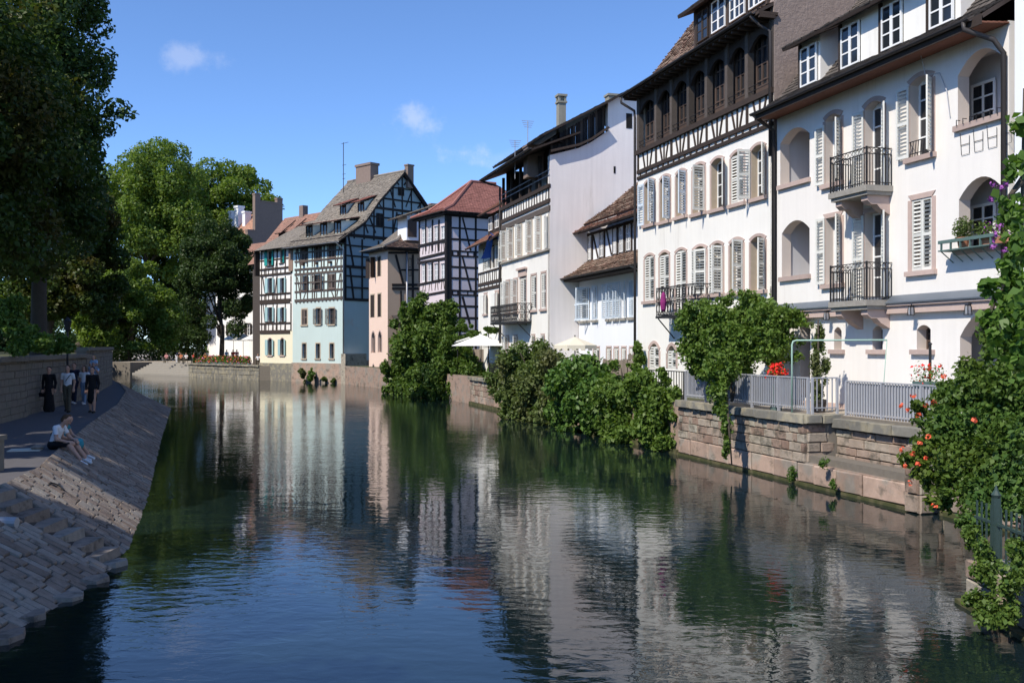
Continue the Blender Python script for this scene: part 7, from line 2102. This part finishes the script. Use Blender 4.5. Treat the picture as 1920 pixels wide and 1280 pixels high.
    if strap:
        m = MB(); a, b_, c_ = (shl + (-.02, 0, .055)) * scale, (mid + (0, -.115, .1)) * scale, (pel + (-.14, -.03, .04)) * scale
        back = (mid + (0, .115, .1)) * scale
        m.tube([a, (a + b_) / 2 + np.array((0, -.06, 0)) * scale, b_, c_], .013, 5); m.tube([a, (a + back) / 2 + np.array((0, .05, 0)) * scale, back, c_], .013, 5)
        m.build('strap', 'c_black', o, smooth=True)
    return o

def stand(step=.0, lean=0.0, arms=0.0, H=1.0):
    J = dict(pelvis=(0, 0, .95), chest=(0, -lean * .5, 1.33), neck=(0, -lean * .8, 1.45), head=(0, -lean - .01, 1.615), shl=(.185, -lean * .6, 1.40), shr=(-.185, -lean * .6, 1.40),
             ell=(.235, .05 - arms * .3, 1.12), wrl=(.235, -.02 - arms, .88 + arms * .2), elr=(-.235, .05 + arms * .2, 1.12), wrr=(-.235, -.02 + arms * .4, .88),
             hipl=(.085, 0, .92), hipr=(-.085, 0, .92), knl=(.09, -step * .55 - .02, .50), knr=(-.09, step * .35 - .03, .50), anl=(.09, -step, .095), anr=(-.09, step, .095 + step * .25))
    return J

sc_ = RNG
person('woman in a long black dress walking nearest the retaining wall', on_level(92, 772, PATHZ), R(8), stand(.03, arms=.05), ('c_black', 'c_black', 'shoe_d'), 'h_dark', .0, skirt=(.14, .13, .21, .85), sleeve=2)
person('man in a white T-shirt and dark trousers with a cross-body strap', on_level(127, 773, PATHZ), R(5), stand(.14, arms=.06), ('c_white', 'c_khaki', 'shoe_d'), 'h_brown', strap=True, scale=1.03)
person('person in dark clothes just behind the man with the strap', on_level(139, 757, PATHZ), R(0), stand(.12), ('c_navy', 'c_navy', 'shoe_w'), 'h_brown', scale=1.03, sleeve=2)
person('woman in white T-shirt and light jeans walking between the others', on_level(158, 758, PATHZ), R(-6), stand(.13, arms=.05), ('c_white', 'c_jeans', 'shoe_w'), 'h_brown', .16, scale=.96)
person('woman in a knee-length black dress walking nearest the water', on_level(173, 774, PATHZ), R(3), stand(.07, arms=.04), ('c_black', 'c_black', 'shoe_d'), 'h_dark', .0, skirt=(.52, .13, .17, .85), sleeve=2)
a = on_level(176, 752, PATHZ)
J = stand(.08); J.update(ell=(.24, -.16, 1.28), wrl=(.12, -.18, 1.46), elr=(-.24, -.16, 1.28), wrr=(-.12, -.18, 1.46))
person('man carrying a child on his shoulders at the back of the walkers', a, 0, J, ('c_lblue', 'c_navy', 'shoe_d'), 'h_dark', scale=1.04)
JC = dict(pelvis=(0, .04, .10), chest=(0, .02, .34), neck=(0, .01, .42), head=(0, -.01, .56), shl=(.13, .01, .385), shr=(-.13, .01, .385), ell=(.17, -.06, .22), wrl=(.09, -.16, .20), elr=(-.17, -.06, .22), wrr=(-.09, -.16, .20),
          hipl=(.075, .02, .09), hipr=(-.075, .02, .09), knl=(.13, -.20, .06), knr=(-.13, -.20, .06), anl=(.11, -.20, -.22), anr=(-.11, -.20, -.22))
person('fair-haired child in blue riding on a man\'s shoulders', (a.x, a.y, a.z + 1.48), 0, JC, ('c_lblue', 'c_jeans', 'shoe_w'), 'h_blond', .14, scale=.92, hands=False)
J = dict(pelvis=(0, .25, .95), chest=(0, -.02, 1.24), neck=(0, -.14, 1.33), head=(0, -.25, 1.46), shl=(.18, -.06, 1.30), shr=(-.18, -.06, 1.30), ell=(.24, -.18, 1.04), wrl=(.08, -.36, 1.0), elr=(-.24, -.18, 1.04), wrr=(-.10, -.36, 1.0),
         hipl=(.085, .25, .92), hipr=(-.085, .25, .92), knl=(.09, .26, .5), knr=(-.09, .2, .5), anl=(.09, .34, .095), anr=(-.09, .26, .095), look=(.2, -.9, -.3))
person('person in dark top leaning over the retaining wall at the left edge', (-16.6, 31.1, PG - .74), R(62), J, ('c_black', 'c_navy', 'shoe_d'), 'h_dark', sleeve=.4, skin='skin_dark')

# the couple sitting on the crest of the embankment, feet down the slope
cs = Vector((lerp_tab(CREST, 24.3) - .10, 24.3, PATHZ))
JM = dict(pelvis=(0, .02, .11), chest=(0, -.12, .48), neck=(0, -.20, .58), head=(0, -.30, .72), shl=(.19, -.14, .54), shr=(-.19, -.14, .54), ell=(.25, -.26, .28), wrl=(.12, -.48, .20), elr=(-.25, -.20, .27), wrr=(-.14, -.44, .19),
          hipl=(.09, -.03, .12), hipr=(-.09, -.03, .12), knl=(.13, -.44, .16), knr=(-.13, -.43, .14), anl=(.12, -.72, -.20), anr=(-.12, -.73, -.22), tol=(.12, -.87, -.33), tor=(-.12, -.88, -.35), look=(.1, -.95, -.35))
person('man in a white T-shirt sitting on the embankment crest, back to the path', cs, R(86), JM, ('c_white', 'c_black', 'shoe_w'), 'h_brown', h=.014, strap=True, trousers_to=.2, skin='skin')
cs2 = Vector((lerp_tab(CREST, 24.95) - .06, 24.95, PATHZ))
JW = dict(JM); JW.update(head=(0, -.26, .71), look=(-.3, -.9, -.3), hem=(0, -.50, .06))
person('woman in a teal skirt sitting beside the man on the embankment', cs2, R(92), JW, ('c_teal', 'c_teal', 'shoe_w'), 'h_brown', .12, h=.014, scale=.95, skirt=(.1, .13, .15, 1.0), sleeve=.25)
m = MB(); m.box(-.42, .3, -.36, .3, .002, .018); tag(m.build('cardboard_mat', 'awning', None, T(cs.x - .55, 24.15, PATHZ) @ RZ(.3)), 'pale cardboard mat on the path beside the seated man', 'mat')
m = MB(); m.lathe([(.02, .0), (.14, .01), (.16, .05), (.10, .10), (.02, .12)], n=9); tag(m.build('food_bag', 'wood_fence', None, T(cs.x - .35, 24.2, PATHZ + .018)), 'small brown paper bag on the cardboard mat', 'bag')
m = MB(); m.lathe([(.02, 0), (.15, .01), (.16, .02), (.02, .025)], n=14); tag(m.build('picnic_plate', 'awning', None, T(cs2.x - .12, 25.9, PATHZ + .002)), 'flat picnic plate on the crest behind the couple', 'plate')

# handbag of the woman in the long dress
a = on_level(92, 772, PATHZ); m = MB(); m.box(-.13, .13, -.05, .05, 0, .16); m.tube([(-.1, 0, .16), (-.06, 0, .27), (.06, 0, .27), (.1, 0, .16)], .01, 5)
tag(m.build('handbag', 'c_black', None, T(a.x - .26, a.y + .02, a.z + .58)), 'small black handbag carried by the woman in the long dress', 'handbag')

# guests of the far cafe
sit = dict(pelvis=(0, .05, .52), chest=(0, .04, .90), neck=(0, .02, 1.01), head=(0, 0, 1.17), shl=(.185, .03, .96), shr=(-.185, .03, .96), ell=(.24, -.08, .72), wrl=(.12, -.28, .76), elr=(-.24, -.08, .72), wrr=(-.12, -.28, .76),
           hipl=(.09, 0, .52), hipr=(-.09, 0, .52), knl=(.11, -.42, .52), knr=(-.11, -.42, .52), anl=(.11, -.44, .095), anr=(-.11, -.44, .095))
guests = [(312, 131, 's', 'c_pink', 'cafe guest in pink sitting at the top of the steps'), (331, 129, 'b', 'c_navy', 'cafe guest in dark blue bending over beside the steps'), (339, 131, 's', 'c_orange', 'cafe guest in an orange top seated by the bending one'), (349, 129, 's', 'c_white', 'cafe guest in white seated above the middle of the steps'),
          (364, 130, 's', 'c_red', 'cafe guest in red seated at the right end of the steps'), (385, 129, 's', 'c_orange', 'cafe guest in orange sitting left of the flower boxes'), (425, 125, 'w', 'c_lblue', 'cafe guest standing in light blue beneath the linden'), (437, 125, 'w', 'c_red', 'cafe guest standing in red beside the one in light blue'), (444, 126, 'w', 'c_pink', 'cafe guest in pink standing behind the flowers'), (484, 113.5, 's', 'c_white', 'cafe guest in white seated beside the cream house')]
for (px, Z, k, c, lab) in guests:
    x = (px - 960) / FPX * Z
    if k == 's':
        cafe_chair('wooden cafe chair under the ' + lab[5:], x, Z, R(10)); JJ = sit
    elif k == 'b':
        JJ = stand(.2); JJ.update(chest=(.16, -.1, 1.22), neck=(.28, -.12, 1.26), head=(.42, -.14, 1.28), shl=(.30, -.0, 1.2), shr=(.12, -.24, 1.2), ell=(.36, -.05, .95), wrl=(.42, -.12, .75), elr=(.2, -.3, .95), wrr=(.32, -.3, .78))
    else: JJ = stand(.08)
    person(lab, (x, Z, 1.6), R(random.uniform(-20, 20)), JJ, (c, 'c_white' if k == 'b' else 'c_khaki', 'shoe_d'), 'h_brown', h=.034, hands=False, group='guests on the cafe terrace')
for i, (px, Z) in enumerate(((343, 129.2), (372, 129.5))):
    cafe_table(('round cafe table between the seated guests above the steps', 'round cafe table by the right end of the steps')[i], (px - 960) / FPX * Z, Z)
